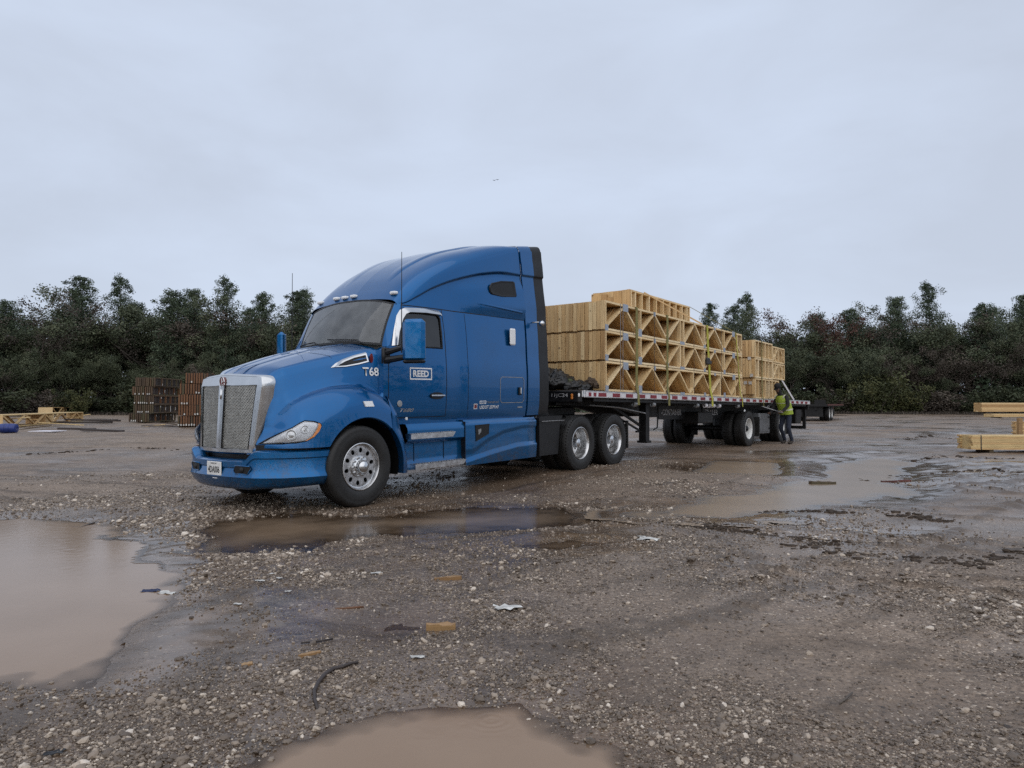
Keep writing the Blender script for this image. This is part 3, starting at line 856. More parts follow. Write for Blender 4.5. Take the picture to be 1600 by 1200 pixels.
ARC_C, ARC_R = (-0.08, 0.50), 0.62
HX = [1.10, 0.95, 0.75, 0.5, 0.2, -0.1, -0.35, -0.5]
HK = {   # half sections of bonnet and wing: (y, z) from the centre line outwards and down
 1.10: [(0, 1.665), (.3, 1.655), (.55, 1.625), (.60, 1.60), (.625, 1.55), (.628, 1.35), (.63, 1.15), (.625, 1.08), (.62, 1.0), (.612, .9), (.605, .78)],
 0.95: [(0, 1.74), (.32, 1.73), (.58, 1.685), (.62, 1.66), (.65, 1.60), (.68, 1.38), (.73, 1.21), (.80, 1.17), (.90, 1.08), (.965, .95), (.98, .78)],
 0.75: [(0, 1.80), (.34, 1.79), (.63, 1.745), (.67, 1.72), (.71, 1.65), (.75, 1.46), (.80, 1.335), (.90, 1.295), (1.03, 1.18), (1.10, 1.0), (1.12, .78)],
 0.5: [(0, 1.88), (.36, 1.87), (.68, 1.815), (.72, 1.79), (.77, 1.71), (.81, 1.54), (.86, 1.445), (.96, 1.415), (1.09, 1.30), (1.165, 1.1), (1.18, .78)],
 0.2: [(0, 1.965), (.38, 1.955), (.74, 1.89), (.78, 1.865), (.84, 1.78), (.875, 1.62), (.91, 1.515), (1.0, 1.49), (1.12, 1.40), (1.195, 1.24), (1.215, 1.05)],
 -0.1: [(0, 2.045), (.4, 2.03), (.79, 1.955), (.83, 1.93), (.89, 1.84), (.92, 1.66), (.945, 1.535), (1.02, 1.51), (1.13, 1.43), (1.205, 1.28), (1.225, 1.12)],
 -0.35: [(0, 2.09), (.42, 2.08), (.84, 2.005), (.88, 1.98), (.93, 1.89), (.96, 1.66), (.97, 1.48), (1.03, 1.455), (1.13, 1.38), (1.205, 1.24), (1.225, 1.07)],
 -0.5: [(0, 2.12), (.43, 2.11), (.87, 2.03), (.91, 2.005), (.96, 1.92), (.985, 1.66), (.99, 1.40), (1.04, 1.375), (1.13, 1.31), (1.205, 1.19), (1.225, .95)],
}
HS = np.array(HX[::-1]); HV = np.array([np.array(HK[x]).ravel() for x in HX[::-1]])
def arch_z(x):
    d = ARC_R ** 2 - (x - ARC_C[0]) ** 2
    return ARC_C[1] + math.sqrt(d) if d > 0 else -1
def hood_section(x, n=64):
    k = pchip(HS, HV, np.array([x]))[0].reshape(-1, 2).copy()
    zb = max(0.78, arch_z(x))
    k[-1, 1] = zb
    k[-2, 1] = max(k[-2, 1], zb + 0.08)
    t = np.concatenate([[0], np.cumsum(np.hypot(*np.diff(k, axis=0).T))])
    tt = np.unique(np.concatenate([np.linspace(0, t[-1], n - len(t)), t]))
    if len(tt) < n:
        tt = np.sort(np.concatenate([tt, np.linspace(0.001, 0.01, n - len(tt))]))
    tt = tt[:n]
    lin = np.stack([np.interp(tt, t, k[:, 0]), np.interp(tt, t, k[:, 1])], 1)
    w = (.75 * (1 - sstep(t[6] - .1, t[7], tt)))[:, None]
    return pchip(t, k, tt) * (1 - w) + lin * w
def hood_y(x, z):
    s = hood_section(min(max(x, -0.5), 1.10), 90)
    i = int(np.argmax(s[:, 1] < z - 1e-6)) if (s[:, 1] < z).any() else len(s) - 1
    i = max(i, 1)
    (y0, z0), (y1, z1) = s[i - 1], s[i]
    t = 0 if abs(z1 - z0) < 1e-9 else (z - z0) / (z1 - z0)
    return float(y0 + min(max(t, 0), 1) * (y1 - y0))

def grille_x(y, z):
    return 1.19 - 0.10 * (abs(y) / 0.66) ** 1.6 - 0.05 * (z - 0.75) / 0.9 - 0.02 * max(0, z - 1.5) * 6
hb = MB()
xs = np.concatenate([np.linspace(1.10, 0.56, 28), np.linspace(0.545, 0.40, 10), np.linspace(0.37, -0.5, 34)])
P = []
for x in xs:
    s = hood_section(x)
    # the nose sweeps back towards the wings
    w = float(sstep(.72, 1.10, x))
    P.append([(x - w * max(0.0, 1.10 - (grille_x(min(y, .70), z) - .085)) * float(sstep(.80, 1.02, z)), y, z) for y, z in s])
hb.grid(P); hb.grid([[(x, -y, z) for x, y, z in row] for row in P])
# rolled wheel-arch lip
for sg in (1, -1):
    lip = []
    for a in np.linspace(R(20), R(160), 30):
        x, z = ARC_C[0] + ARC_R * math.cos(a), ARC_C[1] + ARC_R * math.sin(a)
        if z < 0.78 and x > 0: continue
        if x < -0.5: continue
        y = hood_y(x, z + 0.02)
        lip.append([(x, sg * y, z), (x - .012 * math.cos(a), sg * (y - .012), z - .012 * math.sin(a)), (x - .012 * math.cos(a), sg * (y - .14), z - .012 * math.sin(a))])
    hb.grid(lip)
hood = hb.obj('hood', M['paint'], truck, True, 42)

# rear part of the wing, curving down behind the wheel
for sg in (1, -1):
    fb = MB(); P = []
    cx = [-0.5, -0.6, -0.69, -0.76, -0.81, -0.85, -0.87]; cz = [1.385, 1.27, 1.15, 0.98, 0.80, 0.60, 0.36]
    outer_z = np.linspace(1.385, 0.36, 36)
    for z in outer_z:
        xr = float(np.interp(-z, [-q for q in cz], cx))
        da = ARC_R ** 2 - (z - ARC_C[1]) ** 2
        xa = ARC_C[0] - (math.sqrt(da) if da > 0 else 0.0)
        if z < 0.5: xa = ARC_C[0] - ARC_R + 0.04 * (0.5 - z)
        xa = max(min(xa, -0.5), xr) if z < 1.11 else -0.5
        if z >= 1.11: xa = -0.5
        row = []
        for k in range(9):
            u = k / 8
            x = xr + (xa - xr) * u
            e = 1 - (1 - u) ** 3
            yb = 1.075 + 0.15 * (e if z < 1.15 else e * float(np.interp(z, [1.15, 1.385], [1.0, 0.35])))
            row.append((x, sg * yb, z))
        P.append(row)
    fb.grid(P)
    fb.grid([[row[-1], (row[-1][0], row[-1][1] - sg * .02, row[-1][2]), (row[-1][0] - .01, row[-1][1] - sg * .20, row[-1][2])] for row in P if row[0][2] < 1.11])
    fb.grid([[p, (p[0], p[1] - sg * .18, p[2])] for p in P[-1]])
    fb.obj('fender_rear', M['paint'], truck, True, 50)
    # inner wheel well
    wb = MB(); P = []
    for a in np.linspace(R(-12), R(195), 26):
        x, z = ARC_C[0] + (ARC_R - .012) * math.cos(a), ARC_C[1] + (ARC_R - .012) * math.sin(a)
        P.append([(x, sg * 1.14, z), (x, sg * 0.70, z)])
    wb.grid(P)
    wb.add([(0.5, sg * .70, 0.4), (-0.72, sg * .70, .4), (-.72, sg * .70, 1.2), (.5, sg * .70, 1.2)], [(0, 1, 2, 3)])
    wb.obj('wheel_well', M['well'], truck, True)

# panel joints on the bonnet: a raised centre ridge line and the cross seam
for sg in (1, -1):
    rb = MB(); pts = []
    for x in np.linspace(1.08, -0.48, 24):
        s = hood_section(x, 64); y = 0.10 + 0.16 * (1.08 - x) / 1.56
        zz = float(np.interp(y, s[:20, 0], s[:20, 1]))
        pts.append([(x, sg * (y - .02), zz + .001), (x, sg * y, zz + .010), (x, sg * (y + .02), zz + .001)])
    rb.grid(pts); rb.obj('hood_ridge', M['paint'], truck, True)
sb = MB(); pts = []
for y in np.linspace(-0.80, 0.80, 40):
    x = 0.22 - 0.10 * abs(y)
    s = hood_section(x, 64); zz = float(np.interp(abs(y), s[:, 0][:44], s[:, 1][:44]))
    pts.append([(x + .004, y, zz + .004), (x - .004, y, zz + .004)])
sb.grid(pts); sb.obj('hood_seam', M['black'], truck)

# bonnet side air intake: chrome surround, dark opening, badge
def on_hood(x, z, off=0.0):
    return (x, hood_y(x, z) + off, z)
for sg in (1, -1):
    out_ = [(0.20, 1.745), (0.13, 1.80), (0.02, 1.855), (-0.15, 1.915), (-0.345, 1.965), (-0.35, 1.83), (-0.20, 1.79), (0.0, 1.755)]
    inn = [(0.105, 1.768), (0.08, 1.79), (0.0, 1.83), (-0.15, 1.885), (-0.315, 1.925), (-0.32, 1.848), (-0.19, 1.815), (0.0, 1.778)]
    cb = MB()
    o3 = [on_hood(x, z, .004) for x, z in out_]; i3 = [on_hood(x, z, .020) for x, z in inn]; m3 = [on_hood((a[0] * .6 + b[0] * .4), (a[1] * .6 + b[1] * .4), .024) for a, b in zip(out_, inn)]
    i4 = [on_hood(x, z, .006) for x, z in inn]
    rows = [[(p[0], sg * p[1], p[2]) for p in r + r[:1]] for r in (o3, m3, i3, i4)]
    cb.grid(rows)
    it = cb.obj('air_intake', M['chrome'], truck, True, 40)
    db = MB(); db.add([(p[0], sg * p[1], p[2]) for p in i4], [tuple(range(8))]); db.obj('intake_opening', M['black'], it)
    bb = MB(); c = on_hood(-0.385, 1.885, .012)
    ring = [(c[0] + .026 * math.cos(t), sg * c[1], c[2] + .062 * math.sin(t)) for t in np.linspace(0, 2 * math.pi, 17)[:-1]]
    bb.prism(ring, (0, sg * .01, 0)); bb.obj('side_badge', M['redbadge'], it)

# ---- grille: chrome shell with prow, two woven panels, badge
gb = MB()
def ring_pts(hw_t, hw_b, z0, z1, rad, off, n=6):
    """rounded outline of the shell, as (y,z), clockwise from bottom left"""
    pts = []
    for (cx, cz, a0) in ((hw_b - rad, z0 + rad, -90), (hw_t - rad, z1 - rad, 0), (-(hw_t - rad), z1 - rad, 90), (-(hw_b - rad), z0 + rad, 180)):
        for k in range(n + 1):
            a = R(a0 + 90 * k / n)
            pts.append((cx + rad * math.cos(a), cz + rad * math.sin(a)))
    res = []
    m = len(pts)
    for i in range(m):      # densify straight runs so that the shell follows the prow
        a, b = pts[i], pts[(i + 1) % m]
        k = max(1, int(math.hypot(b[0] - a[0], b[1] - a[1]) / 0.05))
        for q in range(k):
            res.append((a[0] + (b[0] - a[0]) * q / k, a[1] + (b[1] - a[1]) * q / k))
    return [(grille_x(y, z) + off, y, z + (0.035 * (1 - abs(y) / 0.7) if z > 1.45 else 0)) for y, z in res]
o0 = ring_pts(.675, .60, .70, 1.64, .10, -0.16)
o1 = ring_pts(.675, .60, .70, 1.64, .10, -0.02)
o2 = ring_pts(.652, .575, .722, 1.618, .09, 0.012)
rows = [r + r[:1] for r in (o0, o1, o2)]
gb.grid(rows)
# face frame: closed strips around the two openings
def gpanel(y0t, y1t, y0b, y1b, z0, z1, dx, nx=8, nz=14):
    P = []
    for j in range(nz + 1):
        w = j / nz; z = z0 + (z1 - z0) * w
        a, b = y0b + (y0t - y0b) * w, y1b + (y1t - y1b) * w
        P.append([(grille_x(a + (b - a) * i / nx, z) + dx, a + (b - a) * i / nx, z) for i in range(nx + 1)])
    return P
ZB, ZT = .765, 1.525
gb.grid(gpanel(.585, .668, .505, .578, ZB, ZT, .012, 2))            # left cheek
gb.grid(gpanel(-.668, -.585, -.578, -.505, ZB, ZT, .012, 2))
gb.grid(gpanel(-.055, .055, -.05, .05, ZB, ZT, .026, 4))            # centre bar
gb.grid(gpanel(-.575, .575, -.575, .575, .722, ZB, .012, 24, 2))
gb.grid([[(p[0], p[1], p[2] + .035 * (1 - abs(p[1]) / .7) * max(0, (p[2] - ZT) / .09)) for p in row] for row in gpanel(-.64, .64, -.668, .668, ZT, 1.615, .012, 26, 4)])
gshell = gb.obj('grille_shell', M['chrome'], truck, True, 35)
for sg in (1, -1):
    pb = MB()
    # woven wire: two families of thin strips over a dark backing
    y0t, y1t, y0b, y1b = .055, .585, .05, .505
    nz_, ny_ = 44, 20
    for j in range(nz_):
        w = (j + .5) / nz_; z = ZB + (ZT - ZB) * w
        a, b = y0b + (y0t - y0b) * w, y1b + (y1t - y1b) * w
        P = []
        for i in range(ny_ * 2 + 1):
            y = a + (b - a) * i / (ny_ * 2)
            zig = .0065 * (1 if (i + j) % 2 else -1)
            P.append([(grille_x(y, z) + .002 + zig * .5, sg * y, z - .0048 + zig), (grille_x(y, z) + .002 + zig * .5, sg * y, z + .0048 + zig)])
        pb.grid(P)
    go_ = pb.obj('grille_mesh', M['mesh'], truck, True)
    kb = MB(); kb.grid([[(p[0], sg * p[1], p[2]) for p in row] for row in gpanel(y0t, y1t, y0b, y1b, ZB, ZT, -.012)])
    kb.obj('grille_backing', M['black'], go_)
    ed = MB()
    q = [(y0b, ZB), (y1b, ZB), (y1t, ZT), (y0t, ZT)]
    ed.tube([(grille_x(y, z) + .014, sg * y, z) for y, z in q + q[:1]], .006, 6); ed.obj('grille_gasket', M['black'], go_)
bb = MB()
ring = [(1.16, .052 * math.cos(t), 1.555 + .078 * math.sin(t)) for t in np.linspace(0, 2 * math.pi, 25)[:-1]]
bb.prism([(x - .03, y, z) for x, y, z in ring], (.035, 0, 0)); badge = bb.obj('grille_badge', M['redbadge'], gshell)
bb = MB()
for t0, rr in ((0, 1),):
    bb.tube([(1.167, .052 * math.cos(t), 1.555 + .078 * math.sin(t)) for t in np.linspace(0, 2 * math.pi, 25)], .006, 6)
bb.tube([(1.168, 0, 1.49), (1.168, 0, 1.62)], .005, 6); bb.tube([(1.168, -.03, 1.575), (1.168, .03, 1.575)], .005, 6); bb.tube([(1.168, -.025, 1.535), (1.168, .025, 1.535)], .004, 6)
bb.tube([(1.175, 0, 1.48), (1.18, 0, 1.40), (1.185, 0, 1.36)], [.02, .014, .008], 8)
bb.obj('badge_trim', M['chrome'], gshell, True)

# ---- bumper: three-piece wrap-around with lip, fog light pockets, plate
def bump_x(y):     # plan curve of the bumper face
    a = abs(y)
    return 1.26 - 0.06 * (a / .6) ** 2 if a < .62 else 1.196 - 0.98 * max(0, (a - .62)) ** 1.45 * 1.0
YB = np.concatenate([np.linspace(0, .62, 14), np.linspace(.66, 1.0, 10), np.linspace(1.02, 1.16, 10)])
def bump_pt(y, prof):
    if y < 1.0:
        return bump_x(y), y
    return None
plan = [(bump_x(y), y) for y in np.linspace(0, .98, 30)] + [(0.86, 1.045), (0.80, 1.085), (0.70, 1.125), (0.60, 1.145), (0.50, 1.155), (0.44, 1.157)]
nrm = []
for i in range(len(plan)):
    a, b = plan[max(i - 1, 0)], plan[min(i + 1, len(plan) - 1)]
    d = Vector((b[0] - a[0], b[1] - a[1], 0)).normalized(); nrm.append((d.y, -d.x))
bb = MB()
for sg in (1, -1):
    P = []
    for (x, y), (nx, ny) in zip(plan, nrm):
        cz = 1 - float(sstep(.50, .70, y))             # dips under the grille
        zt = .755 - .115 * cz
        low = .30 - .02 * cz + .02 * float(sstep(.9, 1.15, y))
        prof = [(-.14, zt + .004), (-.03, zt), (-.002, zt - .02), (.0, zt - .085), (-.012, zt - .10), (-.008, .52), (.004, .475), (.014, .44), (-.004, .405), (-.03, low + .05), (-.075, low + .008), (-.16, low)]
        P.append([(x + nx * o, sg * (y + ny * o), z) for o, z in prof])
    bb.grid(P)
bumper = bb.obj('bumper', M['paint_low'], truck, True, 38)
for sg in (1, -1):
    fb = MB()
    ys_ = (.39, .64)
    q = [(.39, .575), (.63, .575), (.655, .55), (.60, .475), (.40, .475), (.375, .51)]
    P = [(bump_x(y) + .003, sg * y, z) for y, z in q]
    fb.add(P, [tuple(range(6))]); fo = fb.obj('fog_light_pocket', M['black'], bumper)
    fb = MB(); fb.tube([(p[0], p[1], p[2]) for p in P + P[:1]], .007, 6); fb.obj('pocket_rim', M['paint_low'], fo, True)
    fb = MB(); fb.lathe([(0.0, .012), (.03, .01), (.038, .0)], 16, (bump_x(.5), sg * .5, .525), 'x'); fb.obj('fog_lamp', M['black'], fo, True)
pb = MB(); pb.cbox(1.262, 1.274, -.155, .155, .445, .610, .004); plate = pb.obj('licence_plate', M['white'], bumper)
gp = MB()
for sg in (1, -1):
    gp.grid([[(x - nx * (.19 if y < .62 else .09), sg * (y - ny * (.19 if y < .62 else .09)), z) for z in (.58, .82)] for (x, y), (nx, ny) in zip(plan, nrm)])
gp.obj('bumper_gap', M['black'], truck)
gp = MB(); gp.bbox(0.3, 1.02, -.55, .55, .33, .62); gp.bbox(-.5, .9, -.45, .45, .3, 1.3); gp.obj('engine_bay', M['chassis'], truck)

# ---- headlights: lens over chrome bowl, projector, amber corner
HL = [(1.075, .835), (1.03, .90), (.97, .965), (.88, 1.02), (.80, 1.075), (.755, 1.095), (.66, 1.085), (.60, 1.06), (.585, 1.035), (.62, .97), (.68, .905), (.76, .862), (.86, .845), (.97, .838)]
def hsurf(x, z, off):
    y = hood_y(x, z); e = .02
    dydx = (hood_y(x + e, z) - hood_y(x - e, z)) / (2 * e); dydz = (hood_y(x, z + e) - hood_y(x, z - e)) / (2 * e)
    n = Vector((-dydx, 1, -dydz)).normalized()
    return Vector((x, y, z)) + n * off
for sg in (1, -1):
    c = (sum(p[0] for p in HL) / len(HL), sum(p[1] for p in HL) / len(HL))
    fl = lambda v: (v.x, sg * v.y, v.z)
    def patch(scale0, off0, scale1, off1, rings, sel=None):
        P = []
        for k in range(rings + 1):
            u = k / rings; s = scale0 + (scale1 - scale0) * u; o = off0 + (off1 - off0) * u
            P.append([fl(hsurf(c[0] + (x - c[0]) * s, c[1] + (z - c[1]) * s, o)) for x, z in HL + HL[:1]])
        return P
    lb = MB(); lb.grid(patch(0.02, .006, .97, .006, 5)); bowl = lb.obj('headlight', M['bowl'], truck, True)
    lb = MB(); lb.grid(patch(0.965, .008, 1.03, .016, 1)); lb.grid(patch(1.03, .016, 1.07, .002, 1)); lb.obj('headlight_trim', M['black'], bowl, True)
    lb = MB(); lb.grid(patch(0.02, .030, .86, .028, 5)); lb.grid(patch(.86, .028, 1.0, .010, 2)); lb.obj('headlight_lens', M['lens'], bowl, True)
    for (px, pz, rr) in ((.90, .935, .062), (.77, .995, .048)):
        pb = MB(); q = hsurf(px, pz, .010); nn = (hsurf(px, pz, .02) - hsurf(px, pz, .0)).normalized()
        u = nn.cross(Vector((0, 0, 1))).normalized(); w = u.cross(nn)
        P = [[fl(q + (u * math.cos(t) + w * math.sin(t)) * rr * r_ + nn * o) for t in np.linspace(0, 2 * math.pi, 21)] for r_, o in ((1.0, .012), (.9, .014), (.8, .0), (.55, .003), (.3, .010), (.02, .013))]
        pb.grid(P); pb.obj('projector', M['alu'], bowl, True)
    ab = MB()
    am = [(.625, 1.065), (.60, 1.055), (.592, 1.03), (.62, .97), (.68, .908), (.76, .866), (.78, .862), (.705, .91), (.65, .985), (.625, 1.04)]
    ab.add([fl(hsurf(x, z, .034)) for x, z in am], [(0, 1, 2, 9), (9, 2, 3, 8), (8, 3, 4, 7), (7, 4, 5, 6)]); ab.obj('turn_signal', M['amber'], bowl)
    mb = MB(); P = [fl(hsurf(x, z, o)) for o in (0, .018) for x, z in ((-.03, 1.315), (-.17, 1.315), (-.19, 1.25), (-.05, 1.25))]
    mb.add(P, [(0, 1, 2, 3), (4, 5, 6, 7), (0, 1, 5, 4), (1, 2, 6, 5), (2, 3, 7, 6), (3, 0, 4, 7)]); mb.obj('side_marker_lamp', M['letters'], truck)

# ---- cab and sleeper
CABZ = [1.04, 1.15, 1.35, 1.7, 2.05, 2.35, 2.66]
CABY = [1.072, 1.095, 1.112, 1.118, 1.10, 1.075, 1.035]
def cab_y(x, z):
    base = float(pchip(CABZ, CABY, np.array([min(max(z, 1.04), 2.66)]))[0])
    tap = float(np.interp(x, [-3.7, -2.2, -1.7, -1.2, -.5], [0.0, -.005, -.012, -.03, -.065]))
    up = float(np.interp(z, [1.0, 2.0, 2.66], [1, 1, 1.0]))
    rear = float(np.interp(x, [-3.7, -2.2], [.035, 0.0])) * float(np.interp(z, [2.05, 2.66], [0, 1]))
    # shallow waist between door and sleeper
    waist = -.012 * math.exp(-((x + 1.95) / .17) ** 2)
    fr = -.035 * float(np.interp(x, [-1.3, -.6], [0, 1])) * float(np.interp(z, [2.05, 2.66], [0, 1]))
    return base + tap * up + rear + waist + fr
def lean(x, z):    # the back of the sleeper leans forward towards the roof
    return x + 0.17 * max(0, z - 2.7) / 1.1 * float(np.interp(x, [-3.4, -2.4], [1, 0]))
WIN_X = (-1.615, -0.80); WIN_Z = (2.07, 2.55)
zs = sorted(set([1.04, 1.07, 1.1, 1.15, 1.2, 1.3, 1.4, 1.5, 1.6, 1.7, 1.8, 1.9, 2.0, 2.07, 2.15, 2.25, 2.35, 2.45, 2.55, 2.6, 2.64]))
def front_x(z):
    return -0.505 if z <= 2.05 else -0.505 - .115 - (z - 2.05) / .60 * .28
def win_front(z):
    return front_x(z) - .085
for sg in (1, -1):
    cbm = MB()
    cols_base = list(np.linspace(0, 1, 5)) # front to window
    P = []
    for z in zs:
        f = front_x(z); wf = min(win_front(max(z, 2.07)), f - .06) if z > 2.0 else -0.70
        row = [f, f * .5 + wf * .5] + [wf] + list(np.linspace(wf, WIN_X[0], 9)[1:]) + list(np.linspace(WIN_X[0], -3.64, 26)[1:])
        P.append([(lean(x, z), sg * cab_y(x, z), z) for x in row])
    i0 = zs.index(2.07); i1 = zs.index(2.55)
    cbm.grid(P, skip=lambda i, j: i0 <= i < i1 and 2 <= j < 10)
    cbm.obj('cab_side', M['paint'], truck, True, 40)
    # side glass, gasket, chrome visor
    wb = MB(); P = []
    for z in zs[i0:i1 + 1]:
        P.append([(x, sg * (cab_y(x, z) - .012), z) for x in np.linspace(win_front(z), WIN_X[0], 9)])
    wb.grid(P); sw = wb.obj('side_window', M['sideglass'], truck, True)
    wb = MB()
    corner = [(win_front(2.07) , 2.07), (win_front(2.3), 2.3), (win_front(2.48), 2.48), (win_front(2.55) - .07, 2.55), (-1.2, 2.552), (-1.56, 2.55), (-1.61, 2.50), (-1.615, 2.3), (-1.615, 2.07), (-1.2, 2.07)]
    wb.tube([(x, sg * cab_y(x, z), z) for x, z in corner + corner[:1]], .014, 6); wb.obj('window_gasket', M['black'], sw, True)
    vo = [(-.665, 2.06), (-.715, 2.25), (-.80, 2.48), (-.87, 2.565), (-.97, 2.605), (-1.31, 2.63), (-1.60, 2.62), (-1.63, 2.60)]
    vi = [(-.735, 2.07), (-.785, 2.25), (-.875, 2.44), (-.94, 2.515), (-1.02, 2.545), (-1.31, 2.56), (-1.59, 2.555), (-1.62, 2.54)]
    vb = MB()
    vb.grid([[(x, sg * (cab_y(x, z) + .004), z) for x, z in vo], [((a[0] + b[0]) / 2, sg * (cab_y(*a) + .040), (a[1] + b[1]) / 2) for a, b in zip(vo, vi)], [(x, sg * (cab_y(x, z) + .045), z) for x, z in vi], [(x, sg * (cab_y(x, z) + .015), z) for x, z in vi]])
    vb.obj('window_visor', M['chrome'], truck, True, 60)
    # shut lines (thin dark gaps)
    def seam(pts, w=.006, nm='panel_gap', off=.0025, mat='black'):
        q = MB()
        for a, b in zip(pts[:-1], pts[1:]):
            n = max(1, int(math.hypot(b[0] - a[0], b[1] - a[1]) / .12))
            for k in range(n):
                p0 = (a[0] + (b[0] - a[0]) * k / n, a[1] + (b[1] - a[1]) * k / n); p1 = (a[0] + (b[0] - a[0]) * (k + 1) / n, a[1] + (b[1] - a[1]) * (k + 1) / n)
                d = Vector((p1[0] - p0[0], 0, p1[1] - p0[1])).normalized(); t = Vector((-d.z, 0, d.x)) * (w / 2)
                vs = []
                for p, s_ in ((p0, 1), (p0, -1), (p1, -1), (p1, 1)):
                    x, z = p[0] + s_ * t.x, p[1] + s_ * t.z
                    vs.append((lean(x, z), sg * (cab_y(x, z) + off), z))
                q.add(vs, [(0, 1, 2, 3)])
        return q.obj(nm, M[mat], truck)
    seam([(-.60, 2.03), (-.59, 1.55), (-.60, 1.20), (-.66, 1.06)], .010, 'door_gap')
    seam([(-1.66, 2.63), (-1.68, 2.3), (-1.685, 1.5), (-1.68, 1.09), (-.70, 1.09)], .010, 'door_gap')
    seam([(-2.16, 2.62), (-2.16, 1.07)], .006, 'panel_gap')
    ld = [(-2.93, 1.64), (-2.97, 1.68), (-3.52, 1.68), (-3.56, 1.64), (-3.56, 1.31), (-3.52, 1.27), (-2.97, 1.27), (-2.93, 1.31), (-2.93, 1.64)]
    seam(ld, .010, 'locker_door', .004, 'steelgrey')
    hm = MB(); hm.cbox(-3.47, -3.40, 1.118 * sg, 1.145 * sg, 1.39, 1.52, .01); hm.obj('locker_latch', M['black'], truck)
    hm = MB(); hm.cbox(-3.45, -3.425, 1.145 * sg, 1.155 * sg, 1.41, 1.51, .004); hm.obj('latch_handle', M['chrome'], truck)
    dh = MB(); P = [(-1.485 + .145 * math.cos(t), sg * (cab_y(-1.48, 1.385) + .004), 1.385 + .05 * math.sin(t)) for t in np.linspace(0, 2 * math.pi, 25)[:-1]]
    dh.prism(P, (0, sg * .004, 0)); dho = dh.obj('door_handle', M['black'], truck)
    dh = MB(); dh.cbox(-1.62, -1.345, sg * 1.118, sg * 1.142, 1.375, 1.40, .008); dh.obj('handle_bar', M['chrome'], dho)
    lm = MB(); lm.cbox(-3.31, -3.165, sg * 1.12, sg * 1.152, 2.20, 2.47, .02); lm.obj('utility_lamp', M['letters'], truck)
    sp = MB(); sp.lathe([(.045, 0), (.045, .006), (.04, .008), (0, .009)], 20, (-.79, sg * (cab_y(-.79, 1.28)), 1.28), 'y') if sg > 0 else sp.lathe([(.045, 0), (.045, -.006), (0, -.009)], 20, (-.79, sg * (cab_y(-.79, 1.28)), 1.28), 'y')
    sp.obj('round_sticker', M['steelgrey'], truck)

for sg in (1, -1):
    q = MB(); q.grid([[(-.49, sg * (hood_y(-.5, z) - .004), z), (-.500, sg * (hood_y(-.5, z) + cab_y(-.51, z)) / 2, z), (-.507, sg * cab_y(-.51, z), z)] for z in np.linspace(1.30, 2.0, 16)]); q.obj('cowl_side', M['paint'], truck, True)
# ---- roof
RX = [-0.86, -0.98, -1.2, -1.5, -2.0, -2.6, -3.2, -3.64]
RK = {
 -0.86: [(.925, 2.64), (.922, 2.648), (.928, 2.656), (.91, 2.68), (.85, 2.71), (.7, 2.735), (.4, 2.76), (0, 2.775)],
 -0.98: [(.95, 2.64), (.94, 2.665), (.95, 2.68), (.935, 2.75), (.875, 2.82), (.72, 2.865), (.4, 2.895), (0, 2.91)],
 -1.2: [(.975, 2.64), (.955, 2.76), (.98, 2.79), (.965, 2.90), (.90, 3.00), (.74, 3.07), (.41, 3.11), (0, 3.13)],
 -1.5: [(1.0, 2.64), (.965, 2.91), (1.005, 2.95), (.99, 3.09), (.92, 3.20), (.76, 3.28), (.42, 3.33), (0, 3.35)],
 -2.0: [(1.02, 2.64), (.975, 3.10), (1.03, 3.14), (1.015, 3.31), (.945, 3.44), (.79, 3.53), (.43, 3.575), (0, 3.59)],
 -2.6: [(1.045, 2.64), (.995, 3.26), (1.055, 3.30), (1.04, 3.50), (.975, 3.64), (.82, 3.71), (.44, 3.75), (0, 3.765)],
 -3.2: [(1.07, 2.64), (1.03, 3.345), (1.075, 3.385), (1.065, 3.64), (1.0, 3.78), (.85, 3.83), (.45, 3.855), (0, 3.865)],
 -3.64: [(1.078, 2.64), (1.06, 3.36), (1.085, 3.40), (1.085, 3.735), (1.045, 3.845), (.885, 3.875), (.46, 3.888), (0, 3.89)],
}
RS = np.array(RX[::-1]); RV = np.array([np.array(RK[x]).ravel() for x in RX[::-1]])
def roof_section(x, n=56):
    k = pchip(RS, RV, np.array([x]))[0].reshape(-1, 2)
    t = np.arange(len(k), dtype=float)
    tt = np.concatenate([np.linspace(0, 1, 12), np.linspace(1, 2, 6)[1:], np.linspace(2, 7, n - 17)[1:]])
    kk = pchip(t, k, tt)
    # side pod with the small window bulges out of the recess
    return kk
rb = MB(); P = []
for x in np.concatenate([np.linspace(-0.86, -1.2, 16), np.linspace(-1.23, -3.64, 64)]):
    s = roof_section(x)
    row = []
    for q, (y, z) in enumerate(s):
        if q < 12:
            u = (z - 2.64) / max(.02, s[11][1] - 2.64)
            pod = float(sstep(-1.8, -2.7, x)) * float(sstep(0.02, .18, u)) * float(sstep(.95, .68, u)) * (.045)
            y = y + pod
        row.append((lean(x, z), y, z))
    P.append(row)
rb.grid(P); rb.grid([[(x, -y, z) for x, y, z in row] for row in P])
roof = rb.obj('sleeper_roof', M['paint'], truck, True, 45)
def roof_y(x, z):
    s = roof_section(x)[:12]
    y = float(np.interp(z, s[:, 1], s[:, 0])); u = (z - 2.64) / max(.02, s[11][1] - 2.64)
    return y + float(sstep(-1.8, -2.7, x)) * float(sstep(.02, .18, u)) * float(sstep(.95, .68, u)) * .045
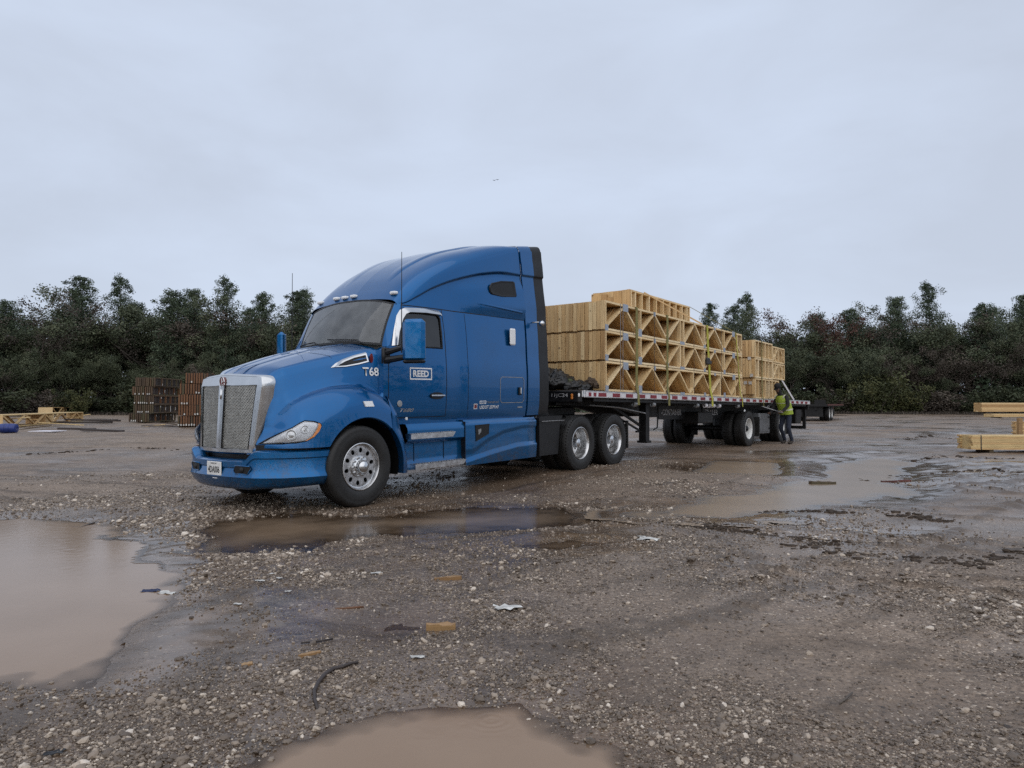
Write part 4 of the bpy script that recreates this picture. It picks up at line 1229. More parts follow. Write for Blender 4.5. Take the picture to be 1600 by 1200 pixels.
for sg in (1, -1):
    q = MB()
    for k in range(30):
        x0, x1 = -.90 - k * .0913, -.90 - (k + 1) * .0913
        q.add([(lean(x, z), sg * (cab_y(x, 2.64) + .004 + (0.0 if x > -1.2 else .0)), z) for x, z in ((x0, 2.634), (x1, 2.634), (x1, 2.646), (x0, 2.646))], [(0, 1, 2, 3)])
    q.obj('roof_joint', M['black'], truck)
    wb = MB(); wo = [(-2.74, 3.085), (-2.80, 3.155), (-3.05, 3.215), (-3.38, 3.245), (-3.42, 3.23), (-3.44, 3.02), (-3.41, 3.0), (-3.05, 2.97), (-2.80, 2.985), (-2.75, 3.02)]
    cxx = sum(p[0] for p in wo) / 10; czz = sum(p[1] for p in wo) / 10
    wb.grid([[(lean(cxx + (x - cxx) * s_, czz + (z - czz) * s_), sg * (roof_y(cxx, czz) + .006 - .03 * (x - cxx) * s_ + o), czz + (z - czz) * s_) for x, z in wo + wo[:1]] for s_, o in ((1.04, .002), (1.0, .012), (.93, .008), (.7, .008), (.45, .008), (.2, .008), (.02, .008))])
    wb.obj('sleeper_window', M['black'], truck, True)
    # lower styling crease of the side pod
    cr = MB(); P = []
    for x in np.linspace(-2.45, -3.55, 20):
        z = 2.80 - .055 * (-2.45 - x) / 1.1; a = .016 * math.sin(math.pi * min(1, (-2.45 - x + .02) / .5) / 2)
        P.append([(lean(x, z + dz), sg * (roof_y(x, z + dz) + o), z + dz) for dz, o in ((.03, .001), (.0, a), (-.008, .0))])
    cr.grid(P); cr.obj('side_crease', M['paint'], truck, True)
# raised centre plateau of the roof
for sg in (1, -1):
    pl = MB(); P = []
    for x in np.linspace(-1.02, -3.3, 40):
        s = roof_section(x)[17:]
        yy = float(np.interp(x, [-3.3, -2.2, -1.02], [.68, .62, .50]))
        zf = lambda y: float(np.interp(-y, -s[:, 0], s[:, 1]))
        tp = float(sstep(-1.02, -1.45, x) * sstep(-3.35, -2.5, x))
        P.append([(lean(x, zf(yy + .03)), sg * (yy + .03), zf(yy + .03) - .003), (lean(x, zf(yy)), sg * yy, zf(yy) - .003 + .022 * tp), (lean(x, zf(yy - .10)), sg * (yy - .10), zf(yy - .10) - .003 + .015 * tp), (lean(x, zf(yy - .2)), sg * (yy - .2), zf(yy - .2) - .003)])
    pl.grid(P); pl.obj('roof_ridge', M['paint'], truck, True, 60)
# back wall of the sleeper and floor
bk = MB()
s = roof_section(-3.64)
ring = [(1.075, 1.04), (1.118, 1.7)] + [(y, z) for y, z in s]
pts = [(lean(-3.66, z), y, z) for y, z in ring] + [(lean(-3.66, z), -y, z) for y, z in ring[::-1]]
bk.add(pts, [tuple(range(len(pts)))])
bk.bbox(-3.62, -.55, -1.05, 1.05, 1.0, 1.06)
bk.obj('sleeper_back', M['paint'], truck)
def ext_rise(x, z):
    return .10 * max(0.0, (-3.66 - x)) / .62 * max(0.0, min(1.0, (z - 3.2) / .6))
# side extenders: blue strip, then black rubber edge
for sg in (1, -1):
    for nm, x0, x1, m_, grow in (('side_extender', -3.67, -4.0, 'paint', .012), ('extender_edge', -4.005, -4.29, 'black', .004)):
        eb = MB(); P = []
        for x in np.linspace(x0, x1, 5):
            row = [(lean(x, z), sg * (cab_y(-3.64, z) + grow - (.03 if z < 1.05 else 0)), z) for z in np.linspace(1.05, 2.64, 14)]
            for (y, z) in s[3:26]:
                row.append((lean(x, z), sg * (y + grow + .012 * (1 if z < 3.6 else .4)), z + (grow if z > 3.7 else 0) + ext_rise(x, z)))
            P.append(row)
        eb.grid(P)
        Q = [[(p[0], p[1] - sg * .03, p[2] - (.02 if p[2] > 3.7 else 0)) for p in row] for row in P]
        eb.grid(Q); eb.grid([P[-1], Q[-1]]); eb.grid([P[0], Q[0]])
        eo = eb.obj(nm, M[m_], truck, True, 50)
    pb = MB(); pb.tube([(-3.86, sg * 1.09, 2.62), (-3.9, sg * 1.2, 2.62)], .012, 8); bo = pb.obj('extender_mirror', M['chrome'], truck)
    pb = MB(); pb.lathe([(0.001, -.05), (.025, -.043), (.043, -.025), (.05, 0), (.043, .025), (.025, .043), (.001, .05)], 16, (-3.92, sg * 1.24, 2.60), 'x'); pb.obj('mirror_ball', M['chrome'], bo, True)
tb = MB(); P = []
for x in np.linspace(-4.0, -4.29, 4):
    P.append([(lean(x, z), y, z + ext_rise(x, z)) for y, z in s[22:]] + [(lean(x, z), -y, z + ext_rise(x, z)) for y, z in s[22:][::-1]])
tb.grid(P); tb.grid([[(a, b, c - .03) for a, b, c in row] for row in P]); tb.obj('roof_trailing_edge', M['black'], truck, True)
tb = MB(); P = []
for x in np.linspace(-3.66, -4.0, 4):
    P.append([(lean(x, z), y, z + .012 + ext_rise(x, z)) for y, z in s[22:]] + [(lean(x, z), -y, z + .012 + ext_rise(x, z)) for y, z in s[22:][::-1]])
tb.grid(P); tb.obj('roof_extender', M['paint'], truck, True)

# ---- windscreen with frit, pillars, wipers
def ws(u, v):   # u -1..1 across, v 0..1 up
    y0 = .90; y = u * (y0 - .015 * v)
    x0 = -.47 - .15 * abs(u) ** 2.2; x1 = -.815 - .055 * abs(u) ** 2.2
    z0 = 2.115 - .045 * abs(u) ** 2; z1 = 2.765 - .105 * abs(u) ** 2.6
    bul = .03 * math.sin(math.pi * v) * (1 - .4 * abs(u))
    return (x0 + (x1 - x0) * v + bul, y, z0 + (z1 - z0) * v + bul * .4)
wb = MB(); wb.grid([[ws(u, v) for u in np.linspace(-1, 1, 33)] for v in np.linspace(0, 1, 15)])
wind = wb.obj('windshield', M['windshield'], truck, True)
fb = MB()
def off(p, d): return (p[0] + d, p[1], p[2] + d * .5)
for (us, vs_) in ((np.linspace(-1, 1, 33), (.965, 1.0)), (np.linspace(-1, 1, 33), (0.0, .045))):
    fb.grid([[off(ws(u, v), .004) for u in us] for v in vs_])
for u0, u1 in ((-1, -.965), (.965, 1)):
    fb.grid([[off(ws(u, v), .004) for u in (u0, u1)] for v in np.linspace(0, 1, 15)])
fb.obj('windshield_surround', M['black'], wind, True)
sbm = MB(); sbm.grid([[off(ws(u, v), -.01) for u in np.linspace(-.96, .96, 21)] for v in np.linspace(.86, .99, 4)]); sbm.obj('sun_visor', M['black'], wind, True)
pb = MB()
for sg in (1, -1):
    P = []
    for v in np.linspace(-.02, 1.0, 14):
        a = ws(1, max(v, 0)); z = a[2]
        if v < 0: a = (a[0], a[1], a[2] - .02); z = a[2]
        xb = front_x(max(z, 2.051)) - .004
        b = (xb, cab_y(xb, z) + .002, z)
        mid = ((a[0] * .5 + b[0] * .5) + .012, (a[1] * .5 + b[1] * .5) + .012, z)
        P.append([(a[0] + .003, sg * a[1], a[2]), (mid[0], sg * mid[1], mid[2]), (b[0], sg * b[1], b[2])])
    pb.grid(P)
    # cowl corner that closes the gap under the pillar
    pb.grid([[(-.50, sg * .90, 2.005), (-.50, sg * .99, 1.99), (-.50, sg * cab_y(-.505, 1.95), 1.94)], [(-.66, sg * .905, 2.07), (-.66, sg * 1.0, 2.06), (-.66, sg * cab_y(-.66, 2.05), 2.03)]])
cowl = [[(x, y, 2.122 - .05 * (abs(y) / .9) ** 2 + dz) for y in np.linspace(-.92, .92, 21)] for x, dz in ((-.49, .0), (-.66, -.012))]
pb.grid(cowl)
# head of the frame above the glass joins to the roof
pb.grid([[off(ws(u, 1.0), .002) for u in np.linspace(-1, 1, 33)], [(-.862, u * .925, 2.775 - .135 * abs(u) ** 2.6) for u in np.linspace(-1, 1, 33)]])
pb.obj('windshield_pillars', M['paint'], truck, True, 50)
for y0, y1 in ((.55, -.05), (-.35, -.85)):
    w_ = MB(); a = ws(y0 / .9, .06); b = ws(y1 / .9, .09)
    w_.tube([off(a, .03), off(((a[0] + b[0]) / 2 + .02, (a[1] + b[1]) / 2, (a[2] + b[2]) / 2), .03), off(b, .025)], .009, 6)
    w_.tube([off(a, .03), (-.46, y0 + .1, 2.10)], .010, 6); w_.obj('wiper', M['black'], truck, True)
for y, x in ((-.40, -.93), (-.2, -.92), (.0, -.915), (.80, -.95), (-.80, -.95)):
    ss = roof_section(x)[17:]; z = float(np.interp(-abs(y), -ss[:, 0], ss[:, 1]))
    lb = MB(); lb.cbox(x - .03, x + .05, y - .055, y + .055, z - .02, z + .028, .014); lb.obj('marker_lamp', M['letters'], truck)
# interior glimpsed through the glass
ib = MB(); ib.bbox(-1.0, -.60, -.92, .92, 1.80, 2.06); ib.obj('dashboard', M['dash'], truck)
ib = MB(); ib.lathe([(.215, 0), (.225, .012), (.235, 0), (.225, -.012), (.215, 0)], 32, (0, 0, 0), 'x'); ib.beam((0, -.21, 0), (0, .21, 0), .05, .02); ib.beam((0, 0, -.21), (0, 0, .02), .02, .05)
stw = ib.obj('steering_wheel', M['black'], truck, True, 40); stw.location = (-1.05, .48, 2.16); stw.rotation_euler = (0, R(38), 0)
for y in (.48, -.48):
    ib = MB(); ib.cbox(-1.75, -1.25, y - .25, y + .25, 1.62, 1.80, .06); ib.cbox(-1.85, -1.68, y - .24, y + .24, 1.75, 2.35, .06); ib.cbox(-1.86, -1.72, y - .13, y + .13, 2.38, 2.58, .05); ib.obj('cab_seat', M['seat'], truck)
ib = MB(); ib.bbox(-2.2, -2.15, -.9, .9, 1.1, 3.0); ib.obj('sleeper_curtain', M['seat'], truck)
ib = MB(); ib.add([(-.72, .30, 2.09), (-.72, .72, 2.09), (-.90, .72, 2.10), (-.88, .30, 2.10)], [(0, 1, 2, 3)]); ib.obj('dash_papers', M['paper'], truck)

# ---- mirrors and aerials
for sg in (1, -1):
    mb = MB(); mb.cbox(-.06, .06, -.15, .15, -.28, .28, .045)
    mo = mb.obj('door_mirror', M['paint_clean'], truck, True, 25)
    mo.location = (-.68, sg * 1.45, 2.11); mo.rotation_euler = (0, 0, sg * R(30))
    q = MB(); q.cbox(-.072, -.055, -.125, .125, -.23, .25, .008); q.obj('mirror_glass', M['chrome'], mo)
    q = MB(); q.cbox(-.058, .056, -.145, .145, -.30, -.255, .02); q.obj('mirror_base', M['black'], mo)
    q = MB()
    q.cbox(-.64, -.50, sg * 1.0, sg * 1.06, 1.80, 2.03, .02)
    q.tube([(-.56, sg * 1.02, 1.96), (-.66, sg * 1.36, 2.04)], [.045, .03], 8); q.tube([(-.56, sg * 1.02, 1.86), (-.66, sg * 1.36, 1.90)], [.05, .035], 8)
    q.obj('mirror_arm', M['black'], truck, True, 40)
    q = MB(); ax, ay = (-.60, 1.30) if sg > 0 else (-.66, -1.14)
    q = MB(); q.tube([(ax, ay, 1.95), (ax, ay, 2.3), (ax - .01, ay, 3.28)], [.009, .007, .004], 6); q.obj('antenna', M['black'], truck)

# ---- side skirt, steps, tank fairing
for sg in (1, -1):
    def sk_y(x, z):
        w = float(np.interp(x, [-3.9, -3.72, -3.3, -2.63, -2.02], [.585, .59, .585, .51, .42]))    # lower wave
        w2 = float(np.interp(x, [-3.9, -3.47, -2.95, -2.55, -2.2], [.86, .87, .81, .70, .55]))
        y = 1.17 + .018 * float(sstep(w2 + .04, w2 - .04, z)) * -1 + .03 * float(sstep(w + .035, w - .035, z))
        if z < w: y -= .10 * (w - z)
        y -= .05 * float(sstep(.95, 1.02, z)) + .04 * float(sstep(-3.6, -3.9, x))
        return y
    kb = MB()
    zz = np.linspace(.35, 1.02, 60)
    kb.grid([[(x, sg * sk_y(x, z), z) for z in zz] for x in np.linspace(-2.015, -3.89, 48)])
    kb.grid([[(-3.89, sg * sk_y(-3.89, z), z), (-3.89, sg * .75, z)] for z in zz])
    kb.grid([[(x, sg * sk_y(x, 1.02), 1.02), (x, sg * .8, 1.03)] for x in np.linspace(-2.015, -3.89, 12)])
    kb.obj('tank_fairing', M['paint_low'], truck, True, 30)
    q = MB()
    q.grid([[(x, sg * (1.16 - .07 * float(sstep(.78, .72, z)) + .05 * float(sstep(.50, .42, z)) - .04 * float(sstep(.93, 1.0, z))), z) for z in np.linspace(.38, 1.0, 26)] for x in np.linspace(-.84, -2.005, 10)])
    q.grid([[(x, sg * (1.12), 1.0), (x, sg * .8, 1.03)] for x in np.linspace(-.84, -2.005, 4)])
    q.obj('step_panel', M['paint_low'], truck, True, 40)
    for za, zb_, xa, xb in ((.80, .87, -.84, -1.74), (.385, .455, -.92, -1.97)):
        st = MB(); st.prism([(xa, sg * 1.12, za), (xb + .06, sg * 1.12, za), (xb, sg * 1.12, zb_), (xa - .0, sg * 1.12, zb_)], (0, sg * .105, 0))
        so = st.obj('step', M['alu'], truck)
        st = MB()
        for k in range(18):
            x = xa - .05 - k * (xa - xb - .1) / 17
            st.cbox(x - .016, x + .016, sg * 1.135, sg * 1.215, zb_, zb_ + .008, .003)
        st.obj('step_tread', M['steelgrey'], so)
    for x in (-1.02, -1.62):
        q = MB(); q.bbox(x - .003, x + .003, sg * 1.088, sg * 1.098, .46, .74); q.obj('panel_gap', M['black'], truck)
    q = MB(); q.bbox(-2.014, -2.006, sg * 1.06, sg * 1.172, .36, 1.0); q.obj('panel_gap', M['black'], truck)
    q = MB(); po = [(-2.24, .935), (-2.57, .945), (-2.55, .80), (-2.25, .70)]
    q.prism([(x, sg * sk_y(x, z), z) for x, z in po], (0, sg * .006, 0)); wo_ = q.obj('tank_window', M['black'], truck)
    q = MB(); q.tube([(x, sg * (sk_y(x, z) + .006), z) for x, z in po + po[:1]], .007, 6); q.obj('window_frame', M['chassis'], wo_)
    q = MB(); q.prism([(-2.30, sg * 1.176, .87), (-2.37, sg * 1.176, .885), (-2.37, sg * 1.176, .84), (-2.31, sg * 1.176, .79)], (0, sg * .004, 0)); q.obj('tank_cap_highlight', M['steelgrey'], wo_)
    # black quarter fender ahead of the drive wheels
    q = MB()
    P = []
    for x, z in ((-3.95, .35), (-3.95, 1.0), (-4.02, 1.035), (-4.5, 1.04), (-4.72, 1.03), (-4.80, .98)):
        P.append([(x, sg * 1.15, z), (x, sg * .62, z)])
    q.grid(P); q.add([(-3.95, sg * 1.13, .35), (-4.55, sg * 1.13, .35), (-4.62, sg * 1.13, .9), (-4.72, sg * 1.13, 1.03), (-4.02, sg * 1.13, 1.03), (-3.95, sg * 1.13, 1.0)], [(0, 1, 2, 3, 4, 5)])
    q.obj('quarter_fender', M['black'], truck)
    q = MB(); q.cbox(-4.72, -4.02, sg * 1.145, sg * 1.165, .93, .945, .004); q.obj('fender_trim', M['steelgrey'], truck)
    q = MB(); q.cbox(-7.06, -7.03, sg * .68, sg * 1.2, .30, .80, .01); q.obj('mud_flap', M['rubber'], truck)
    q = MB(); q.tube([(-6.7, sg * .6, 1.0), (-7.045, sg * .65, .86), (-7.045, sg * 1.2, .84)], .02, 6); q.obj('flap_bracket', M['chassis'], truck)

# ---- chassis
q = MB()
for sg in (1, -1):
    q.bbox(-6.9, .7, sg * .38, sg * .46, .72, .98)
    q.bbox(-3.9, -2.1, sg * .55, sg * 1.05, .42, .98)
q.bbox(-6.85, -6.7, -.45, .45, .7, .98); q.bbox(-4.6, -4.45, -.45, .45, .7, 1.0)
q.cbox(-6.2, -5.0, -.45, .45, .98, 1.16, .03)
q.obj('frame_rails', M['chassis'], truck)
for x in (-5.18, -6.43):
    q = MB(); q.lathe([(.10, -.95), (.10, -.3), (.19, -.2), (.22, 0), (.19, .2), (.10, .3), (.10, .95)], 20, (x, 0, .51), 'y'); q.obj('axle', M['chassis'], truck, True, 50)
q = MB(); q.lathe([(.06, -1.0), (.06, 1.0)], 12, (0, 0, .45), 'y'); q.obj('axle', M['chassis'], truck, True, 50)
q = MB(); q.bbox(-4.45, -4.0, -1.0, 1.0, .75, 1.08); q.tube([(-4.4, .3, 1.1), (-4.5, .4, 1.9), (-4.9, .5, 1.4)], .02, 6); q.tube([(-4.4, .0, 1.1), (-4.5, -.1, 1.8), (-4.9, .3, 1.35)], .02, 6); q.obj('catwalk', M['chassis'], truck)

# ---- wheels
def tyre_mesh(w=.285, rad=.51, name='tyre', lugs=True):
    b = MB(); h = w / 2
    prof = [(.292, -h + .035), (.31, -h + .012), (.36, -h - .004), (.42, -h - .006), (.455, -h + .002), (.462, -h + .001), (.485, -h + .012), (rad - .008, -h + .028)]
    for k in range(4):
        c = -h + .055 + (k + .5) * (w - .11) / 4
        g = (w - .11) / 8
        prof += [(rad, c - g), (rad, c + g - .012), (rad - .014, c + g - .009), (rad - .014, c + g + .003), (rad, c + g + .006)] if k < 3 else [(rad, c - g), (rad, c + g)]
    prof += [(r, -a) for r, a in prof[:8][::-1]]
    b.lathe(prof, 64)
    # shoulder lugs
    for k in range(56 if lugs else 0):
        t = 2 * math.pi * k / 56
        for sgn in (-1, 1):
            b.box(((rad - .012) * math.cos(t), sgn * (h - .018), (rad - .012) * math.sin(t)), (.018, .03, .022), 0, -t)
    return b.mesh(name, M['rubber'], True, 40)
TYRE = tyre_mesh()
TYRE_RIB = tyre_mesh(lugs=False)
def disc_with_holes(b, r0, r1, rc, rh, n, y, depth, er=1.25):
    """wheel disc at offset y with n hand holes, each a real opening with a lip"""
    for k in range(n):
        a0 = 2 * math.pi * (k - .5) / n; a1 = 2 * math.pi * (k + .5) / n; ac = (a0 + a1) / 2
        c = Vector((rc * math.cos(ac), 0, rc * math.sin(ac)))
        er_, et = Vector((math.cos(ac), 0, math.sin(ac))), Vector((-math.sin(ac), 0, math.cos(ac)))
        q = 24; inner = []; outer = []
        for i in range(q):
            t = 2 * math.pi * i / q
            inner.append(c + er_ * (rh * er * math.cos(t)) + et * (rh * math.sin(t)))
            # march to the sector's border
            d = er_ * math.cos(t) + et * math.sin(t)
            lo, hi = 0, r1
            for _ in range(22):
                mid = (lo + hi) / 2; p = c + d * mid; rr = math.hypot(p.x, p.z); aa = math.atan2(p.z, p.x) - ac
                aa = (aa + math.pi) % (2 * math.pi) - math.pi
                if r0 <= rr <= r1 and abs(aa) <= math.pi / n: lo = mid
                else: hi = mid
            outer.append(c + d * lo)
        rows = [[(p.x, y, p.z) for p in outer + outer[:1]], [(p.x, y, p.z) for p in inner + inner[:1]], [(p.x, y - depth, p.z) for p in inner + inner[:1]]]
        b.grid(rows)
NUT = MB().lathe([(.016, 0), (.016, .018), (.012, .03), (0.001, .03)], 6).mesh('lug_nut', M['chrome'], True, 30)
def nuts(rim, r, n, y):
    for k in range(n):
        t = 2 * math.pi * (k + .3) / n
        link('lug_nut', NUT, rim, (r * math.cos(t), y, r * math.sin(t)))
def make_wheel_steer():
    root = empty('wheel')
    o = link('tyre', TYRE_RIB, root)
    b = MB(); b.lathe([(.285, .115), (.297, .118), (.297, .128), (.288, .131), (.278, .118), (.266, .085), (.255, .082)], 64)
    disc_with_holes(b, .135, .256, .205, .026, 10, .082, .03)
    b.lathe([(.285, .115), (.28, -.11), (.296, -.13)], 64)
    rim = b.obj('rim', M['alu'], root, True, 35)
    b = MB(); b.lathe([(.137, .082), (.135, .10), (.095, .104), (.082, .115), (.08, .165), (.062, .195), (.03, .208), (.001, .211)], 40); b.obj('hub_cap', M['chrome'], rim, True, 40)
    nuts(rim, .115, 10, .10)
    b = MB(); b.lathe([(.001, .0), (.262, .0)], 40); b.obj('brake_drum', M['black'], root)
    return root
def make_wheel_dual(rim_m):
    root = empty('wheel')
    link('tyre', TYRE, root)
    t2 = link('tyre', TYRE, root); t2.location = (0, -.34, 0)
    b = MB(); b.lathe([(.285, .115), (.297, .118), (.297, .128), (.288, .131), (.276, .118), (.264, .07), (.258, .0), (.25, -.05), (.235, -.085), (.225, -.09)], 64)
    disc_with_holes(b, .13, .226, .182, .024, 10, -.09, .03)
    rim = b.obj('rim', rim_m, root, True, 35)
    b = MB(); b.lathe([(.132, -.09), (.13, -.07), (.095, -.066), (.088, .05), (.078, .085), (.05, .10), (.001, .104)], 32); b.obj('hub', M['chrome'] if rim_m is M['alu'] else M['black'], rim, True, 35)
    nuts(rim, .113, 10, -.07)
    b = MB(); b.lathe([(.001, -.12), (.23, -.12), (.24, -.3)], 32); b.obj('brake_drum', M['black'], root)
    return root
def place_wheel(src, used, parent, x, y, z, side, spin):
    w = src if not used else copy_tree(src)
    w.parent = parent
    w.location = (x, y, z)
    w.rotation_euler = (0, spin, 0 if side > 0 else math.pi)
    return w
ws_ = make_wheel_steer()
place_wheel(ws_, False, truck, 0, 1.07, .505, 1, .2); place_wheel(ws_, True, truck, 0, -1.07, .505, -1, .5)
wd = make_wheel_dual(M['alu'])
k = 0
for x in (-5.18, -6.43):
    for sd in (1, -1):
        place_wheel(wd, k > 0, truck, x, sd * 1.085, .505, sd, k * .4); k += 1

# ---- lettering on the doors, following the panel
def text_mesh(txt, size, shear=0.0, bold=0.0, align='LEFT', spacing=1.0):
    cu = bpy.data.curves.new('lettering', 'FONT')
    cu.body = txt; cu.size = size; cu.shear = shear; cu.offset = bold; cu.align_x = align; cu.space_character = spacing
    cu.resolution_u = 3
    o = bpy.data.objects.new('tmp_text', cu); COL.objects.link(o)
    dg = bpy.context.evaluated_depsgraph_get(); dg.update()
    me = bpy.data.meshes.new_from_object(o.evaluated_get(dg))
    bpy.data.objects.remove(o, do_unlink=True); bpy.data.curves.remove(cu)
    return me
def letter_on(txt, x, z, width, height, surf, mat, parent, name='lettering', shear=0, bold=0, spacing=1.0):
    """text on the truck's left side starting at local x and running backwards, baseline z"""
    me = text_mesh(txt, 1.0, shear, bold, 'LEFT', spacing)
    co = np.empty(len(me.vertices) * 3); me.vertices.foreach_get('co', co); co = co.reshape(-1, 3)
    lo, hi = co.min(0), co.max(0)
    u = (co[:, 0] - lo[0]) / (hi[0] - lo[0]) * width; v = (co[:, 1] - lo[1]) / (hi[1] - lo[1]) * height
    new = np.array([(x - a, surf(x - a, z + b), z + b) for a, b in zip(u, v)])
    me.vertices.foreach_set('co', new.ravel()); me.materials.clear(); me.materials.append(mat); me.update()
    return link(name, me, parent)
letter_on('T68', -.245, 1.65, .235, .115, lambda x, z: hood_y(x, z) + .012, M['letters'], truck, bold=.02)
cy3 = lambda x, z: cab_y(x, z) + .004
letter_on('REED', -1.025, 1.648, .295, .092, cy3, M['letters'], truck, bold=.035)
q = MB(); fr = [(-.975, 1.618), (-1.375, 1.618), (-1.375, 1.768), (-.975, 1.768)]
for a, b in zip(fr, fr[1:] + fr[:1]):
    d = Vector((b[0] - a[0], b[1] - a[1])).normalized() * .009
    q.add([(a[0] - d.x + s_ * d.y, cab_y(a[0], a[1]) + .0035, a[1] - d.y - s_ * d.x) for s_ in (1, -1)] + [(b[0] + d.x + s_ * d.y, cab_y(b[0], b[1]) + .0035, b[1] + d.y - s_ * d.x) for s_ in (-1, 1)], [(0, 1, 2, 3)])
q.obj('logo_frame', M['letters'], truck)
letter_on('T680', -.80, 1.165, .25, .05, cy3, M['steelgrey'], truck, shear=.45, bold=.01)
q = MB(); q.add([(x, cab_y(x, z) + .0035, z) for x, z in ((-2.425, 1.258), (-2.58, 1.258), (-2.58, 1.305), (-2.425, 1.305))], [(0, 1, 2, 3)]); q.obj('logo_block', M['letters'], truck)
letter_on('REED', -2.435, 1.266, .135, .032, lambda x, z: cab_y(x, z) + .006, M['paint'], truck, bold=.03)
letter_on('TRANSPORT', -2.60, 1.264, .30, .034, cy3, M['steelgrey'], truck)
letter_on('USDOT 2379147', -2.43, 1.18, .47, .052, cy3, M['letters'], truck, bold=.01)
q = MB(); q.add([(x, cab_y(x, z) + .0035, z) for x, z in ((-2.29, 1.18), (-2.37, 1.18), (-2.37, 1.26), (-2.29, 1.26))], [(0, 1, 2, 3)]); ds = q.obj('door_decal', M['letters'], truck)
q = MB(); q.add([(x, cab_y(x, z) + .006, z) for x, z in ((-2.30, 1.19), (-2.36, 1.19), (-2.36, 1.25), (-2.30, 1.25))], [(0, 1, 2, 3)]); q.obj('decal_print', M['redbadge'], ds)
q = MB(); q.cbox(-3.53, -3.40, cab_y(-3.46, 1.2), cab_y(-3.46, 1.2) + .006, 1.182, 1.202, .002); q.obj('maker_tag', M['steelgrey'], truck)
q = MB(); q.cbox(-.89, -.855, 1.09, 1.115, 1.055, 1.095, .006); q.obj('key_lock', M['letters'], truck)
def letter_front(txt, x, yc, z, width, height, mat, parent, bold=0, name='lettering'):
    me = text_mesh(txt, 1.0, 0, bold)
    co = np.empty(len(me.vertices) * 3); me.vertices.foreach_get('co', co); co = co.reshape(-1, 3)
    lo, hi = co.min(0), co.max(0)
    u = (co[:, 0] - lo[0]) / (hi[0] - lo[0]) * width; v = (co[:, 1] - lo[1]) / (hi[1] - lo[1]) * height
    new = np.stack([np.full(len(u), x), yc - width / 2 + u, z + v], 1)
    me.vertices.foreach_set('co', new.ravel()); me.materials.clear(); me.materials.append(mat); me.update()
    return link(name, me, parent)
letter_front('4DA006', 1.2755, 0, .475, .25, .082, M['black'], bumper, .02, 'plate_number')
letter_front('INDIANA', 1.2755, 0, .578, .13, .02, M['black'], bumper, 0, 'plate_state')
letter_front('KW', 1.276, .0, .405, .0001, .0001, M['letters'], bumper) if False else None
q = MB(); q.cbox(1.25, 1.262, -.05, .05, .405, .418, .003); q.obj('bumper_badge', M['letters'], bumper)
# ------------------------------------------------------------------ flatbed trailer (same axes as the truck, tail slightly lower)
TR_TILT = R(-0.50)
def tloc(x, y, z):
    return Vector((TRK_P.x, TRK_P.y, 0)) + Matrix.Rotation(TRK_YAW, 3, 'Z') @ Vector((x, y, z))
trailer = empty('flatbed_trailer', tloc(-5.0, 0, 0.0), (0, TR_TILT, TRK_YAW))
tag(trailer, 'black flatbed trailer with red and white reflective side rail behind the truck', 'trailer')
TL = 15.5                                            # length; local x runs 0 .. -TL here
DZ = 1.535                                           # deck top at the front
def zt(x): return 0.0                               # everything below is in the trailer's own frame
q = MB(); q.bbox(-TL, -.02, -1.26, 1.26, DZ - .05, DZ); q.obj('deck', M['chassis'], trailer)
for i in range(14):
    q = MB(); y0 = -1.255 + i * .18
    q.bbox(-TL + .02, -.06, y0, y0 + .172, DZ, DZ + .012); q.obj('deck_plank', M['oldwood2'], trailer)
for sg in (1, -1):
    q = MB(); q.cbox(-TL, -.16, sg * 1.262, sg * 1.295, DZ - .125, DZ + .005, .008); rail = q.obj('side_rail', M['alu'], trailer)
    if sg > 0:
        x = -.30
        q = MB(); q.bbox(-TL + .02, -.20, 1.2955, 1.2975, DZ - .108, DZ - .018); q.obj('reflective_strip', M['tapew'], rail)
        k = 0
        while x > -TL + .3:
            ln = .30 if k > 1 else .10
            q = MB(); q.bbox(x - ln, x, 1.2985, 1.3005, DZ - .100, DZ - .028); q.obj('red_reflector', M['taper'], rail)
            x -= (.545 if k > 1 else .18); k += 1
# nose: cross member, corner castings, lamps
q = MB(); q.cbox(-.14, .0, -1.27, 1.27, DZ - .22, DZ + .005, .02); nose = q.obj('nose_beam', M['chassis'], trailer)
for y, m_ in ((1.13, 'amber'), (-1.13, 'amber')):
    q = MB(); q.cbox(-.01, .02, y - .02, y + .02, DZ - .16, DZ - .06, .006); q.obj('marker_lamp', M['amber'], nose)
q = MB(); q.lathe([(.001, .02), (.04, .012), (.05, 0)], 18, (-.02, 1.235, DZ - .085), 'x'); q.obj('corner_lamp', M['letters'], nose, True)
q = MB(); q.cbox(-.30, -.10, 1.264, 1.288, DZ - .12, DZ + .0, .01); q.obj('corner_casting', M['alu'], trailer)
letter_front('11JC24', .004, .86, DZ - .135, .36, .085, M['palelet'], nose, .01)
# main beams and cross members
for sg in (1, -1):
    q = MB(); q.prism([(-.3, sg * .48, DZ - .06), (-TL, sg * .48, DZ - .06), (-TL, sg * .48, DZ - .45), (-4.2, sg * .48, DZ - .52), (-2.6, sg * .48, DZ - .28), (-.3, sg * .48, DZ - .26)], (0, sg * .10, 0)); q.obj('main_beam', M['chassis'], trailer)
for i in range(24):
    x = -.6 - i * .63
    q = MB(); q.bbox(x - .03, x + .03, -1.25, 1.25, DZ - .15, DZ - .055); q.obj('cross_member', M['chassis'], trailer)
